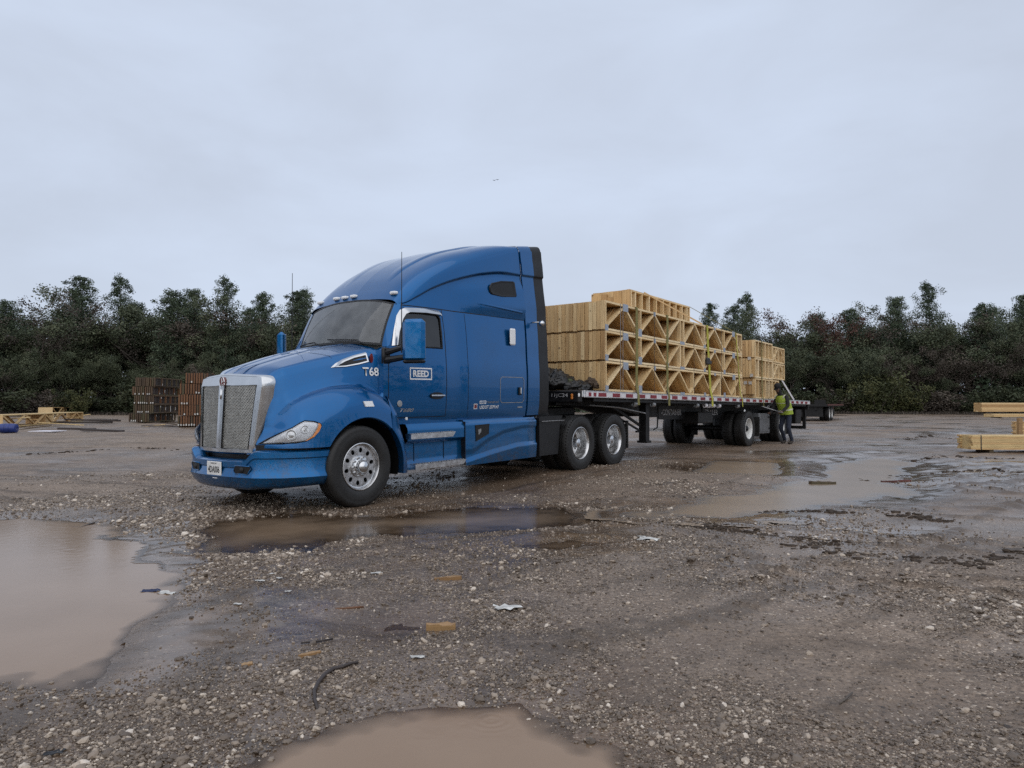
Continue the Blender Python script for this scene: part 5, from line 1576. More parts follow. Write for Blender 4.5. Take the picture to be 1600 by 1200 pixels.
# winch track and winches under the near rail
q = MB(); q.bbox(-TL + .3, -.6, 1.16, 1.23, DZ - .19, DZ - .13); q.obj('winch_track', M['chassis'], trailer)
for x in (-2.30, -3.15, -5.55, -6.1, -6.35, -6.6, -7.0, -8.4, -11.0):
    q = MB(); q.lathe([(.03, -.06), (.055, -.055), (.055, .055), (.03, .06)], 12, (x, 1.20, DZ - .23), 'x'); q.obj('winch', M['steelgrey'] if x not in (-6.1, -6.35, -6.6, -7.0) else M['tapew'], trailer, True, 40)
# landing legs
for sg in (1, -1):
    q = MB(); q.bbox(-3.30, -3.13, sg * .88, sg * 1.05, .52, DZ - .2); q.bbox(-3.33, -3.10, sg * .85, sg * 1.08, .47, .52)
    lg = q.obj('landing_leg', M['chassis'], trailer)
    q = MB(); q.beam((-3.14, sg * .9, .85), (-2.35, sg * .6, DZ - .25), .05, .05); q.beam((-3.18, sg * .9, .72), (-2.6, sg * .6, 1.05), .04, .04); q.beam((-3.14, sg * .93, .72), (-2.9, sg * .93, .72), .04, .04); q.obj('leg_brace', M['chassis'], lg)
    if sg > 0:
        q = MB(); q.tube([(-3.5, 1.12, DZ - .22), (-3.52, 1.14, .95), (-3.5, 1.14, .80), (-3.36, 1.12, .76)], .018, 8); q.obj('landing_crank', M['chassis'], trailer)
        q = MB(); q.tube([(-.9, .95, DZ - .26), (-2.0, 1.0, DZ - .30), (-3.1, 1.05, DZ - .42)], .016, 8); q.obj('air_line', M['steelgrey'], trailer)
# container lock boards with faded lettering
def letter_side(txt, x, y, z, width, height, mat, parent, bold=.01):
    me = text_mesh(txt, 1.0, 0, bold)
    co = np.empty(len(me.vertices) * 3); me.vertices.foreach_get('co', co); co = co.reshape(-1, 3)
    lo, hi = co.min(0), co.max(0)
    u = (co[:, 0] - lo[0]) / (hi[0] - lo[0]) * width; v = (co[:, 1] - lo[1]) / (hi[1] - lo[1]) * height
    me.vertices.foreach_set('co', np.stack([x - u, np.full(len(u), y), z + v], 1).ravel()); me.materials.clear(); me.materials.append(mat); me.update()
    return link('lettering', me, parent)
q = MB(); q.bbox(-6.25, -4.70, .585, .60, .96, 1.30); bd = q.obj('name_board', M['black'], trailer)
letter_side('-CONTAINER', -4.85, .604, 1.06, 1.15, .15, M['palelet'], bd)
q = MB(); q.bbox(-8.75, -7.40, .585, .60, .96, 1.30); bd = q.obj('name_board', M['black'], trailer)
letter_side('TRAILER', -7.55, .604, 1.06, .95, .15, M['palelet'], bd)
q = MB(); q.cbox(-7.25, -6.3, .3, .95, .85, 1.15, .02); q.obj('air_tank_box', M['chassis'], trailer)
q = MB(); q.lathe([(.001, .03), (.05, .02), (.06, 0)], 16, (-9.2, 1.12, 1.16), 'y'); q.obj('side_lamp', M['letters'], trailer, True)
# axles, wheels
GZ = lambda x: 0.0
wt = make_wheel_dual(M['white'])
k = 0
for x in (-9.30, -12.40):
    zc = .505 + .085 + math.sin(TR_TILT) * (-x) * -1
    q = MB(); q.lathe([(.075, -1.0), (.075, 1.0)], 16, (x, 0, zc - 0), 'y'); q.obj('axle', M['chassis'], trailer, True, 50)
    for sg in (1, -1):
        place_wheel(wt, k > 0, trailer, x, sg * 1.085, zc, sg, k * .7); k += 1
        q = MB(); q.bbox(x - .35, x + .35, sg * .50, sg * .62, zc + .05, 1.1); q.obj('hanger', M['chassis'], trailer)
        q = MB(); q.cbox(x - .86, x - .83, sg * .68, sg * 1.24, .42, 1.0, .008); q.obj('mud_flap', M['rubber'], trailer)
# grey tool box ahead of the rear axle
q = MB(); q.cbox(-11.22, -10.25, .62, 1.20, .50, 1.11, .015); tbx = q.obj('tool_box', M['grey_box'], trailer)
q = MB(); q.cbox(-11.17, -10.30, 1.195, 1.215, .55, 1.06, .012); q.obj('tool_box_door', M['grey_box'], tbx)
q = MB(); q.cbox(-11.12, -11.06, 1.212, 1.235, .62, .68, .006); q.obj('latch', M['chassis'], tbx)
q = MB(); q.cbox(-11.12, -11.06, 1.212, 1.235, .96, 1.02, .006); q.obj('latch', M['chassis'], tbx)
# tail: bumper frame, lamp cluster
q = MB(); q.cbox(-TL, -TL + .1, -1.26, 1.26, DZ - .3, DZ - .05, .02); q.cbox(-TL - .02, -TL + .08, -1.15, 1.15, .55, .66, .01)
for y in (.6, -.6, 1.1, -1.1): q.bbox(-TL, -TL + .08, y - .05, y + .05, .66, DZ - .2)
q.obj('rear_bumper', M['chassis'], trailer)
for x in (-14.6,):
    q = MB(); q.cbox(x - .3, x + .3, .7, 1.15, .75, 1.25, .03); q.obj('spare_tyre_carrier', M['chassis'], trailer)

# ------------------------------------------------------------------ the load: floor trusses
def zdeck(x):     # deck height in truck axes at local x
    return DZ + .014 - math.tan(TR_TILT) * 0 + (x + 5.0) * math.tan(-TR_TILT) 
def load_empty(name, x, y, zrel):
    """empty on the trailer's deck; children use x backwards along the trailer, z up"""
    p = tloc(x, y, 0)
    e = empty(name, (p.x, p.y, zdeck(x) + zrel), (0, TR_TILT, TRK_YAW))
    return e
TW, CH = .089, .040          # truss width (flat 2x4) and chord thickness
def truss_members(L, H, nodes_top, nodes_bot, posts):
    """members in truss axes (x from 0 to -L, y 0..TW, z 0..H)"""
    mem = [('bottom_chord', (0, 0), (-L, 0)), ('top_chord', (0, H), (-L, H))]
    return mem
def web_list(L, H, zig, posts):
    r = []
    for (xa, za), (xb, zb) in zip(zig[:-1], zig[1:]):
        r.append(('web', (xa, CH if za == 0 else H - CH), (xb, CH if zb == 0 else H - CH)))
    for x in posts:
        r.append(('web_post', (x, CH), (x, H - CH)))
    return r
def member_mb(kind, a, b, w=TW, grow=0.0):
    q = MB()
    if kind == 'chord':
        q.bbox(a[0], b[0], -w / 2 - grow, w / 2 + grow, a[1], a[1] + CH)
    elif kind == 'web_post':
        q.bbox(a[0] - .019, a[0] + .019, -w / 2, w / 2, a[1], b[1])
    else:
        d = Vector((b[0] - a[0], 0, b[1] - a[1])).normalized()
        q.beam((a[0], 0, a[1]), (b[0], 0, b[1]), w, .038, (-d.z, 0, d.x))
    return q
def build_truss(root, L, H, zig, posts, plates, parts=True, mat='pine'):
    """one truss; separate members where the photo shows them, else one mesh"""
    items = [('bottom_chord', 'chord', (0, 0), (-L, 0)), ('top_chord', 'chord', (0, H - CH), (-L, H - CH)), ('end_post', 'web_post', (-.019, CH), (-.019, H - CH)), ('end_post', 'web_post', (-L + .019, CH), (-L + .019, H - CH))]
    items += [(n, 'web' if n == 'web' else 'web_post', a, b) for n, a, b in web_list(L, H, zig, posts)]
    if parts:
        for n, k, a, b in items:
            member_mb(k, a, b).obj(n, M[mat] if k != 'web_post' else M[mat + 'v'] if mat + 'v' in M else M[mat], root)
        for (x, z, w, h) in plates:
            q = MB(); q.bbox(x - w / 2, x + w / 2, TW / 2, TW / 2 + .003, z - h / 2, z + h / 2); q.obj('nail_plate', M['plate'], root)
        return None
    q = MB()
    for n, k, a, b in items:
        m_ = member_mb(k, a, b); q.cur = 1 if k == 'web_post' else 0
        q.add(m_.v, m_.f)
    return q.mesh('floor_truss', [M[mat], M[mat + 'v'] if mat + 'v' in M else M[mat]])
H3 = (.585, .575, .575)
ZOFF = (0.0, .60, 1.185)
L1 = 7.65
def zigT(tier):
    if tier == 0:
        xs = [0, -.70, -1.34, -2.02, -2.66, -3.41, -4.03, -4.85, -5.35, -6.14, -6.80, -7.44]; top0 = False
    else:
        xs = [0, -.78, -1.46, -2.14, -2.78, -3.46, -3.74, -4.34, -4.94, -5.62, -6.29, -6.96]
    zg = []
    for i, x in enumerate(xs):
        zg.append((x, 0 if i % 2 == 0 else 1))
    if tier > 0:   # the middle bay has a pair of posts and starts again at the bottom
        zg = [(0, 0), (-.78, 1), (-1.42, 0), (-2.14, 1), (-2.78, 0), (-3.44, 1)]
        zg2 = [(-3.74, 0), (-4.34, 1), (-4.92, 0), (-5.62, 1), (-6.27, 0), (-6.96, 1), (-7.55, 0)]
        return [zg, zg2]
    return [zg + [(-7.60, 0)]]
posts_by = ([-4.25, -6.0, -7.1], [-1.50, -3.50, -3.70, -4.97, -6.31, -7.32], [-1.50, -3.50, -3.70, -4.97, -6.31, -7.32])
class ZZ(list): pass
def wl_multi(L, H, zigs, posts):
    out = []
    for z in zigs: out += web_list(L, H, z, [])
    return out + web_list(L, H, [], posts)
_old_web_list = web_list
def build_tier(tier):
    H = H3[tier]; zigs = zigT(tier); posts = posts_by[tier]
    global web_list
    web_list = lambda L, H_, z, p: [it for zz in zigs for it in _old_web_list(L, H_, zz, [])] + _old_web_list(L, H_, [], posts)
    plates = [(-.82, H - .06, .21, .15), (-.05, .05, .12, .12), (-1.46, .07, .15, .16), (-2.14, H - .04, .10, .09), (-2.8, .05, .10, .10), (-3.6, .02, .25, .07), (-6.29, .05, .14, .11), (-6.98, H - .05, .20, .14), (-4.95, .04, .12, .08), (-5.62, H - .03, .10, .07)]
    name = ('lower', 'middle', 'upper')[tier]
    nt_ = 28
    inner = None
    for k in range(nt_):
        y = 1.2055 - k * .0895
        rs = random.Random(tier * 100 + k)
        jx = rs.uniform(-.012, .012) if k else 0.0
        e = load_empty('floor_truss', -6.03 + jx, y, ZOFF[tier])
        if k == 0:
            build_truss(e, L1, H, None, None, plates, True, 'pinelite')
            tag(e, f'pine floor truss with zigzag webs on the near face of the {name} tier', 'truss', 'floor trusses on the trailer')
        else:
            if inner is None:
                inner = build_truss(None, L1, H, None, None, [], False)
            # one mesh: the photograph shows only its end plank and a dark glimpse of its webs
            COL.objects.unlink(e); bpy.data.objects.remove(e)
            p = tloc(-6.03 + jx, y, 0)
            o = link('floor_truss', inner); o.location = (p.x, p.y, zdeck(-6.03) + ZOFF[tier]); o.rotation_euler = (0, TR_TILT, TRK_YAW)
            tag(o, f'{ORD[k]} floor truss from the near side in the {name} tier of the front stack' if k < 21 else f'floor truss on the far side of the {name} tier, hidden behind the cab', 'truss', f'trusses packed in the {name} tier')
    web_list = _old_web_list
for t_ in range(3):
    build_tier(t_)
# loose boards between the tiers, seen on the end face
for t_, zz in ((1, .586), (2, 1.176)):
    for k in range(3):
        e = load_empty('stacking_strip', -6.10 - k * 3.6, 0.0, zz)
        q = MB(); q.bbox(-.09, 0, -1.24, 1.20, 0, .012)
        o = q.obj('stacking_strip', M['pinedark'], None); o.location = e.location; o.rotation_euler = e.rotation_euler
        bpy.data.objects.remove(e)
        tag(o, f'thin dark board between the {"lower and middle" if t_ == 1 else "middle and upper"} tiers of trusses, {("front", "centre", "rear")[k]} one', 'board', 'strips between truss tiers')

def packed_block(label_fn, x0, L, y_list, zrel, H, posts, mat, group, braces=False, vis=None, endplank=None):
    """short trusses side by side: upright webs and chords"""
    web = None
    for k, y in enumerate(y_list):
        rs = random.Random(int(abs(x0) * 100) + k + int(zrel * 1000))
        root = load_empty('short_truss', x0 + (rs.uniform(-.02, .02) if k else 0), y, zrel)
        tag(root, label_fn(k), 'truss', group)
        items = [('bottom_chord', 'chord', (0, 0), (-L, 0)), ('top_chord', 'chord', (0, H - CH), (-L, H - CH))] + [('end_post', 'web_post', (-.019, CH), (-.019, H - CH)), ('end_post', 'web_post', (-L + .019, CH), (-L + .019, H - CH))] + [('web_post', 'web_post', (x, CH), (x, H - CH)) for x in posts]
        if braces:
            for xa, xb in braces:
                items.append(('web', 'web', (xa, CH), (xb, H - CH)))
        if k == 0:
            for n, kk, a, b in items:
                member_mb(kk, a, b).obj(n, M['pinelite'] if kk != 'web_post' else M['pinelitev'], root)
        else:
            if web is None:
                q = MB()
                for n, kk, a, b in items:
                    m_ = member_mb(kk, a, b); q.cur = 1 if kk == 'web_post' else 0; q.add(m_.v, m_.f)
                web = q.mesh('short_truss', [M[mat], M['pinev']])
            o = link('short_truss', web); o.location = root.location; o.rotation_euler = root.rotation_euler
            tag(o, root['label'], 'truss', group)
            bpy.data.objects.remove(root)
def lab(a, b):
    return lambda k: a if k == 0 else b.replace('*', ORD[k])
ys = [1.2055 - i * .0895 for i in range(26)]
for t_, (zr, H, L) in enumerate(((0.0, .585, 2.25), (.60, .575, 1.62), (1.185, .52, 1.62))):
    nm = ('lower', 'middle', 'upper')[t_]
    packed_block(lab(f'short pine truss with upright webs, near one of the {nm} rear tier', f'* short truss from the near side in the {nm} rear tier'), -14.80, L, ys, zr, H, [-.30 - .32 * i for i in range(int((L - .4) / .32) + 1)], 'pine', f'short trusses in the {nm} rear tier')
for t_, (zr, H, L) in enumerate(((.62, .50, 1.22), (1.14, .50, 1.22))):
    nm = ('lower', 'upper')[t_]
    packed_block(lab(f'braced short truss at the tail of the load, {nm} near one', f'* braced short truss from the near side at the tail, {nm} layer'), -16.46, L, ys[:14], zr, H, [-.28, -.62, -.95], 'pine', f'braced trusses at the tail, {nm} layer', [(-.02, -.5), (-1.2, -.75)])
# upper bundle riding on top of the main tiers
ytop = [.555 - i * .0895 for i in range(11)]
packed_block(lab('top truss on the load with upright webs facing the camera', '* truss from the near side in the small bundle on top'), -8.34, 3.28, ytop, 1.79, .56, [-.22, -.55, -.92, -1.30, -1.68, -2.05, -2.42, -2.80, -3.1], 'pine', 'trusses riding on top of the load')
# end blocking panels of the packs: sheets of planks on their front faces
def end_panel(x, ylist, zrel, H, label, mat='pinev', w=.0815):
    root = load_empty('end_blocking', x, 0, zrel)
    tag(root, label, 'blocking')
    for k, y in enumerate(ylist):
        rs = random.Random(int(zrel * 991) + k * 7 + int(-x * 10))
        q = MB(); q.bbox(.002, .016 + rs.uniform(0, .016), y - w / 2, y + w / 2, .006 + rs.uniform(0, .014), H - .006 - rs.uniform(0, .022)); q.obj('plank', M[mat], root)
YE = [1.2055 - i * .0895 for i in range(28)]
for t_ in range(3):
    end_panel(-6.012, YE, ZOFF[t_], H3[t_], f'row of upright end planks on the front of the {("lower", "middle", "upper")[t_]} tier')
for t_, (zr, H) in enumerate(((.10, .40), (.60, .575), (1.185, .52))):
    end_panel(-14.76, ys, zr, H, f'upright end planks on the front of the {("lower", "middle", "upper")[t_]} rear tier')
root = load_empty('end_blocking', -8.31, 0, 1.79); tag(root, 'mixed plank offcuts on the front of the top bundle', 'blocking')
for y0, y1, z0, z1 in ((.52, .60, 0, .56), (.40, .515, 0, .555), (.18, .39, .0, .55), (.02, .17, .0, .42), (-.12, .01, .0, .50), (-.40, -.13, .0, .53)):
    q = MB(); q.bbox(.002, .03, y0, y1, z0, z1); q.obj('plank', M['pinev'], root)
# paper shipping tags stapled to the rear tier
for k, (y, z) in enumerate(((1.12, .40), (.98, .41), (1.10, 1.12), (1.16, .62))):
    e = load_empty('shipping_tag', -14.73, y, z); q = MB(); q.bbox(.012, .016, -.045, .045, 0, .09); o = q.obj('shipping_tag', M['paper']); o.location = e.location; o.rotation_euler = e.rotation_euler; bpy.data.objects.remove(e)
    tag(o, ('left white tag on the lower rear tier', 'right white tag on the lower rear tier', 'white tag high on the rear tier planks', 'white tag on the joint between rear tiers')[k], 'tag', 'white tags on the rear tiers')

# cargo straps
def strap(x, z_top, mat, label, xb=None, w=.10):
    root = load_empty('cargo_strap', x, 0, 0)
    tag(root, label, 'strap', 'cargo straps over the load')
    q = MB(); d = 0.0 if xb is None else xb - x
    yy = 1.262; n = 10
    P = []
    for k in range(n + 1):
        u = k / n; z = -.26 + (z_top + .26) * u
        wob = .006 * math.sin(u * 9 + x)
        out = 1.305 if z < .02 else yy + .004
        P.append([(d * (1 - u) - w / 2 + wob, out, z), (d * (1 - u) + w / 2 + wob, out + .004 * math.sin(u * 14), z)])
    top = [[(-w / 2, y, z_top + .006), (w / 2, y, z_top + .006)] for y in np.linspace(yy, -1.31, 6)]
    q.grid(P + top)
    o = q.obj('webbing', M[mat], root)
    return root
strap(-7.30, 1.765, 'olive', 'olive strap down the front quarter of the truss load')
strap(-8.78, 1.765, 'olive', 'olive strap second from the front of the truss load')
s3 = strap(-11.10, 1.765, 'yellow', 'bright yellow twisted strap with ratchet near the load centre', -11.35, .12)
q = MB(); q.cbox(-.08, .14, 1.265, 1.32, .78, .95, .02); q.cbox(-.22, -.05, 1.265, 1.30, .80, .88, .01); q.obj('ratchet', M['strapband'], s3)
strap(-13.15, 1.765, 'yellow', 'yellow strap at the back end of the long trusses', -13.55, .06)
strap(-15.35, 1.715, 'olive', 'olive strap over the rear short trusses', None, .07)
# thin bands round the near bundle
for x in (-6.62, -6.72, -8.14, -10.3, -12.1):
    root = load_empty('steel_band', x, 0, 0)
    q = MB(); q.bbox(-.007, .007, 1.2535, 1.2555, .02, 1.76); q.bbox(-.007, .007, -1.2, 1.2535, 1.762, 1.764)
    o = q.obj('steel_band', M['steelgrey'] if x > -7 else M['strapband']); o.location = root.location; o.rotation_euler = root.rotation_euler; bpy.data.objects.remove(root)
    tag(o, {-6.62: 'thin pale band left of its twin near the load front', -6.72: 'thin pale band right of its twin near the load front', -8.14: 'thin dark band between the two olive straps', -10.3: 'thin dark band left of the yellow ratchet strap', -12.1: 'thin dark band right of the yellow ratchet strap'}[x], 'band', 'thin bands round the trusses')
# slanting tail strap from the last truss to the trailer's tail
def world_pt(x, y, z): 
    p = tloc(x, y, 0); return Vector((p.x, p.y, zdeck(x) + z))
q = MB(); a, b = world_pt(-17.2, 1.0, 1.12), world_pt(-18.6, 1.27, .0)
q.beam(a, b, .012, .07); o = q.obj('tail_strap', M['tapew']); tag(o, 'pale strap slanting from the last trusses down to the trailer tail', 'strap')
q = MB(); a, b = world_pt(-8.9, .64, 2.35), world_pt(-10.9, 1.22, 1.78); q.beam(a, b, .01, .035); o = q.obj('diagonal_batten', M['pine']); tag(o, 'thin batten slanting across the top bundle', 'batten')
q = MB(); a, b = world_pt(-11.5, .64, 2.33), world_pt(-13.2, 1.22, 1.78); q.beam(a, b, .006, .012); o = q.obj('tie_cord', M['olive']); tag(o, 'pale cord from the top bundle down to the upper tier', 'cord')
# folded black tarps and chains on the deck ahead of the load
def lump(name, c, size, seed, mat, label, cat, sub=3):
    bm = bmesh.new(); bmesh.ops.create_icosphere(bm, subdivisions=sub + 1, radius=1)
    r_ = random.Random(seed); nz = VNoise(seed)
    for v in bm.verts:
        n = float(nz(v.co.x * 4.5 + 5, v.co.y * 4.5 + v.co.z * 3.1, 3)); f = 1 + .5 * n
        v.co = Vector((v.co.x * size[0] * f, v.co.y * size[1] * f, max(v.co.z, -.35) * size[2] * f))
    me = bpy.data.meshes.new(name); bm.to_mesh(me); bm.free(); me.materials.append(M[mat])
    me.polygons.foreach_set('use_smooth', [i % 3 > 0 for i in range(len(me.polygons))])
    o = link(name, me); o.location = c; o.rotation_euler = (0, 0, r_.uniform(0, 6))
    if label: tag(o, label, cat)
    return o
for k, (x, y, z, s_, m_, lb) in enumerate(((-5.45, .35, .14, (.38, .55, .27), 'tarp', 'crumpled black tarp heaped behind the cab'), (-5.50, .95, .05, (.22, .34, .13), 'tarp', 'small black tarp bundle by the near rail'),
                                    (-5.45, .70, .16, (.22, .16, .07), 'tarpg', 'green edged tarp fold on the black tarp heap'), (-5.75, 1.08, .10, (.12, .22, .14), 'oldwood2', 'brown wooden chock beside the front planks'), (-5.4, -.45, .2, (.5, .5, .45), 'tarp', 'black tarp heap in the middle of the deck'))):
    p = world_pt(x, y, z); lump('folded_tarp' if 'tarp' in m_ else 'wooden_chock', p, s_, 40 + k, m_, lb, 'tarp' if 'tarp' in m_ else 'chock')
# ------------------------------------------------------------------ trees
def leaf_mat(name, stops, bright=1.0):
    m, nt, b = new_mat(name)
    oi = N(nt, "ShaderNodeObjectInfo"); geo = N(nt, "ShaderNodeNewGeometry")
    a = N(nt, "ShaderNodeAttribute"); a.attribute_name = 'clump'
    f = mth(nt, 'ADD', mth(nt, 'MULTIPLY', a.outputs['Fac'], 0.62), mth(nt, 'ADD', mth(nt, 'MULTIPLY', geo.outputs['Random Per Island'], 0.16), mth(nt, 'MULTIPLY', oi.outputs['Random'], 0.22)))
    r = ramp(nt, f, stops)
    nt.links.new(r.outputs['Color'], b.inputs['Base Color'])
    b.inputs['Roughness'].default_value = 0.6
    b.inputs['Specular IOR Level'].default_value = 0.25
    return m
M['needles'] = leaf_mat('pine_needles', [(0.05, (0.0346, 0.0516, 0.0331)), (0.5, (0.0712, 0.0972, 0.0596)), (0.95, (0.1251, 0.1538, 0.0938))])  # leaf colours here are lifted: haze over the distant trees painted in
M['leafgreen'] = leaf_mat('dull_green_leaves', [(0.05, (0.0424, 0.0556, 0.0331)), (0.5, (0.0827, 0.0992, 0.0574)), (0.95, (0.1347, 0.1468, 0.0861))])
M['leafbrown'] = leaf_mat('brown_leaves', [(0.05, (0.0495, 0.0417, 0.0345)), (0.5, (0.0827, 0.0684, 0.0547)), (0.95, (0.1260, 0.1026, 0.0811))])
M['bushgreen'] = leaf_mat('dark_bush_leaves', [(0.05, (0.0253, 0.0330, 0.0180)), (0.5, (0.0506, 0.0616, 0.0324)), (0.95, (0.0862, 0.0946, 0.0504))])  # leaf green darkened: shade painted in against sky light on the low bushes
M['leafred'] = leaf_mat('rust_red_leaves', [(0.05, (0.0560, 0.0266, 0.0220)), (0.5, (0.0875, 0.0427, 0.0330)), (0.95, (0.1260, 0.0712, 0.0495))])
M['leafyellow'] = leaf_mat('yellow_green_leaves', [(0.05, (0.0352, 0.0425, 0.0180)), (0.5, (0.0656, 0.0731, 0.0288)), (0.95, (0.1120, 0.1105, 0.0450))])

def leaf_cloud(centres, radii, per, size, seed, squash=0.75):
    """small tilted leaf quads scattered through clumps; returns verts, faces, clump value per face"""
    rs = np.random.RandomState(seed)
    C = np.repeat(np.array(centres), per, 0); Rr = np.repeat(np.array(radii), per)
    val = np.repeat(rs.rand(len(centres)), per)
    n = len(C)
    d = rs.normal(size=(n, 3)); d /= np.linalg.norm(d, axis=1)[:, None]
    rad = Rr * rs.rand(n) ** 0.58
    p = C + d * rad[:, None] * np.array([1, 1, squash])
    u = rs.normal(size=(n, 3)); u /= np.linalg.norm(u, axis=1)[:, None]
    w = np.cross(u, rs.normal(size=(n, 3))); w /= np.linalg.norm(w, axis=1)[:, None]
    s = size * rs.uniform(0.55, 1.3, n)[:, None]
    v = np.stack([p - u * s - w * s * .35, p + u * s * .2 - w * s * .55, p + u * s + w * s * .2, p - u * s * .1 + w * s * .6], 1).reshape(-1, 3)
    f = np.arange(n * 4).reshape(-1, 4)
    return v, f, val
def cloud_mesh(name, v, f, val, mat):
    me = bpy.data.meshes.new(name)
    me.vertices.add(len(v)); me.vertices.foreach_set('co', v.ravel())
    me.loops.add(f.size); me.loops.foreach_set('vertex_index', f.ravel().astype(np.int32))
    me.polygons.add(len(f)); me.polygons.foreach_set('loop_start', (np.arange(len(f)) * 4).astype(np.int32))
    me.update(calc_edges=True)
    at = me.attributes.new('clump', 'FLOAT', 'FACE'); at.data.foreach_set('value', val.astype(np.float32))
    me.materials.append(mat)
    return me
def limb(q, p, d, length, r, rs, n=5, bend=.25):
    pts = [Vector(p)]; d = Vector(d).normalized()
    for i in range(n):
        d = (d + Vector((rs.uniform(-1, 1), rs.uniform(-1, 1), rs.uniform(-.3, .7))) * bend * .5).normalized()
        pts.append(pts[-1] + d * (length / n))
    q.tube(pts, [r * (1 - .8 * i / n) for i in range(n + 1)], 5, False)
    return pts
def make_pine(seed, H=14.0):
    """loblolly pine: tall trunk, whorled limbs, clumped needles, ragged top"""
    rs = random.Random(seed); q = MB()
    lean_ = (rs.uniform(-.3, .3), rs.uniform(-.3, .3))
    tr = [(lean_[0] * (k / 10) ** 2, lean_[1] * (k / 10) ** 2, H * k / 10) for k in range(11)]
    q.tube(tr, [.17 * (1 - .9 * k / 10) + .012 for k in range(11)], 7, False)
    cs, rr = [], []
    base = rs.uniform(.22, .42)
    nb = rs.randint(38, 52)
    for b in range(nb):
        t = base + (1 - base) * (b / nb) ** .9
        z = H * t; ang = b * 2.4 + rs.uniform(-.5, .5)
        reach = (2.6 * (1 - t) ** .55 + .5) * rs.uniform(.55, 1.15)
        o = Vector((lean_[0] * t * t, lean_[1] * t * t, z))
        pts = limb(q, o, (math.cos(ang), math.sin(ang), rs.uniform(.05, .5)), reach, .035 + .03 * (1 - t), rs, 4, .3)
        for k in (1, 2, 3, 4):
            if rs.random() < .92:
                cs.append(pts[k] + Vector((rs.uniform(-.35, .35), rs.uniform(-.35, .35), rs.uniform(-.15, .4)))); rr.append(rs.uniform(.42, .95) * (0.65 if t > .85 else 1))
    cs.append(Vector(tr[-1]) + Vector((0, 0, .1))); rr.append(.4)
    v, f, val = leaf_cloud([c[:] for c in cs], rr, 78, .080, seed, .95)
    return q.mesh('trunk', M['bark'], True), cloud_mesh('crown', v, f, val, M['needles'])
def make_broad(seed, H=11.0, mat='leafgreen', dens=46, bare=0.0, spread=1.0):
    rs = random.Random(seed); q = MB()
    fork = H * rs.uniform(.28, .42)
    base = limb(q, (0, 0, 0), (rs.uniform(-.08, .08), rs.uniform(-.08, .08), 1), fork, .16, rs, 4, .08)
    cs, rr = [], []
    for b in range(rs.randint(8, 11)):
        ang = b * 2.2 + rs.uniform(-.5, .5); up = rs.uniform(.5, 1.6)
        p = limb(q, base[-1 - (b % 2)], (math.cos(ang) * spread, math.sin(ang) * spread, up), (H - fork) * rs.uniform(.55, .98), .075, rs, 5, .28)
        for s in range(rs.randint(5, 8)):
            k = rs.randint(2, 5); a2 = rs.uniform(0, 6.28)
            p2 = limb(q, p[k], (math.cos(a2), math.sin(a2), rs.uniform(-.1, .9)), rs.uniform(.7, 1.9), .026, rs, 3, .4)
            for kk in (1, 2, 3):
                if rs.random() > bare:
                    cs.append(p2[kk]); rr.append(rs.uniform(.45, 1.0))
                elif rs.random() < .5:
                    limb(q, p2[kk], (rs.uniform(-1, 1), rs.uniform(-1, 1), rs.uniform(.1, 1)), rs.uniform(.4, .9), .012, rs, 2, .3)
    # lower skirts so that the trunk is not a bare pole
    for b in range(9):
        a2 = rs.uniform(0, 6.28); z = rs.uniform(.12, .4) * H
        p2 = limb(q, (0, 0, z), (math.cos(a2), math.sin(a2), .3), rs.uniform(.8, 2.0), .022, rs, 3, .3)
        if rs.random() > bare: cs += [p2[2], p2[3]]; rr += [rs.uniform(.4, .75)] * 2
    if not cs: cs.append(base[-1]); rr.append(.2)
    v, f, val = leaf_cloud([c[:] for c in cs], rr, int(dens * 2.1), .082, seed, .95)
    return q.mesh('trunk', M['bark'], True), cloud_mesh('crown', v, f, val, M[mat])
def make_bush(seed, H=3.0, W=2.2, mat='leafgreen', dens=60):
    rs = random.Random(seed); q = MB(); cs, rr = [], []
    for b in range(12):
        a = rs.uniform(0, 6.28)
        p = limb(q, (rs.uniform(-.3, .3) * W, rs.uniform(-.3, .3) * W, 0), (math.cos(a) * .6, math.sin(a) * .6, 1), H * rs.uniform(.5, 1), .03, rs, 4, .3)
        for k in (1, 2, 3, 4): cs.append(p[k] + Vector((rs.uniform(-.4, .4), rs.uniform(-.4, .4), 0)) * W * .4); rr.append(rs.uniform(.35, .75))
    v, f, val = leaf_cloud([c[:] for c in cs], rr, int(dens * 1.3), .095, seed, .8)
    return q.mesh('stems', M['bark'], True), cloud_mesh('foliage', v, f, val, M[mat])

PINES = [make_pine(100 + k, 14 + (k % 3)) for k in range(6)]
GREENS = [make_broad(200 + k, 11.5, 'leafgreen', 50) for k in range(5)]
BROWNS = [make_broad(300 + k, 10.5, 'leafbrown', 26, .35) for k in range(4)]
BARES = [make_broad(340 + k, 10.0, 'leafbrown', 10, .8) for k in range(3)]
REDS = [make_broad(360, 10.5, 'leafred', 34, .25)]
BUSH_G = [make_bush(400 + k, 3.2, 2.4, 'bushgreen') for k in range(4)]
BUSH_B = [make_bush(420 + k, 2.6, 2.6, 'leafbrown', 40) for k in range(3)]
BUSH_Y = [make_bush(440 + k, 3.4, 2.4, 'leafyellow', 60) for k in range(2)]
tr_rs = random.Random(5)
def put_tree(kind, meshes, x, y, h_scale, label, cat, group, w_scale=None):
    t, c = meshes
    e = empty(kind, (x, y, gz(x, y) - .05), (0, 0, tr_rs.uniform(0, 6.28)))
    w_scale = w_scale or h_scale * tr_rs.uniform(.9, 1.15)
    e.scale = (w_scale, w_scale, h_scale)
    tag(e, label, cat, group)
    bush = cat == 'bush'
    link('stems' if bush else 'trunk', t, e); link('foliage' if bush else 'crown', c, e)
    return e
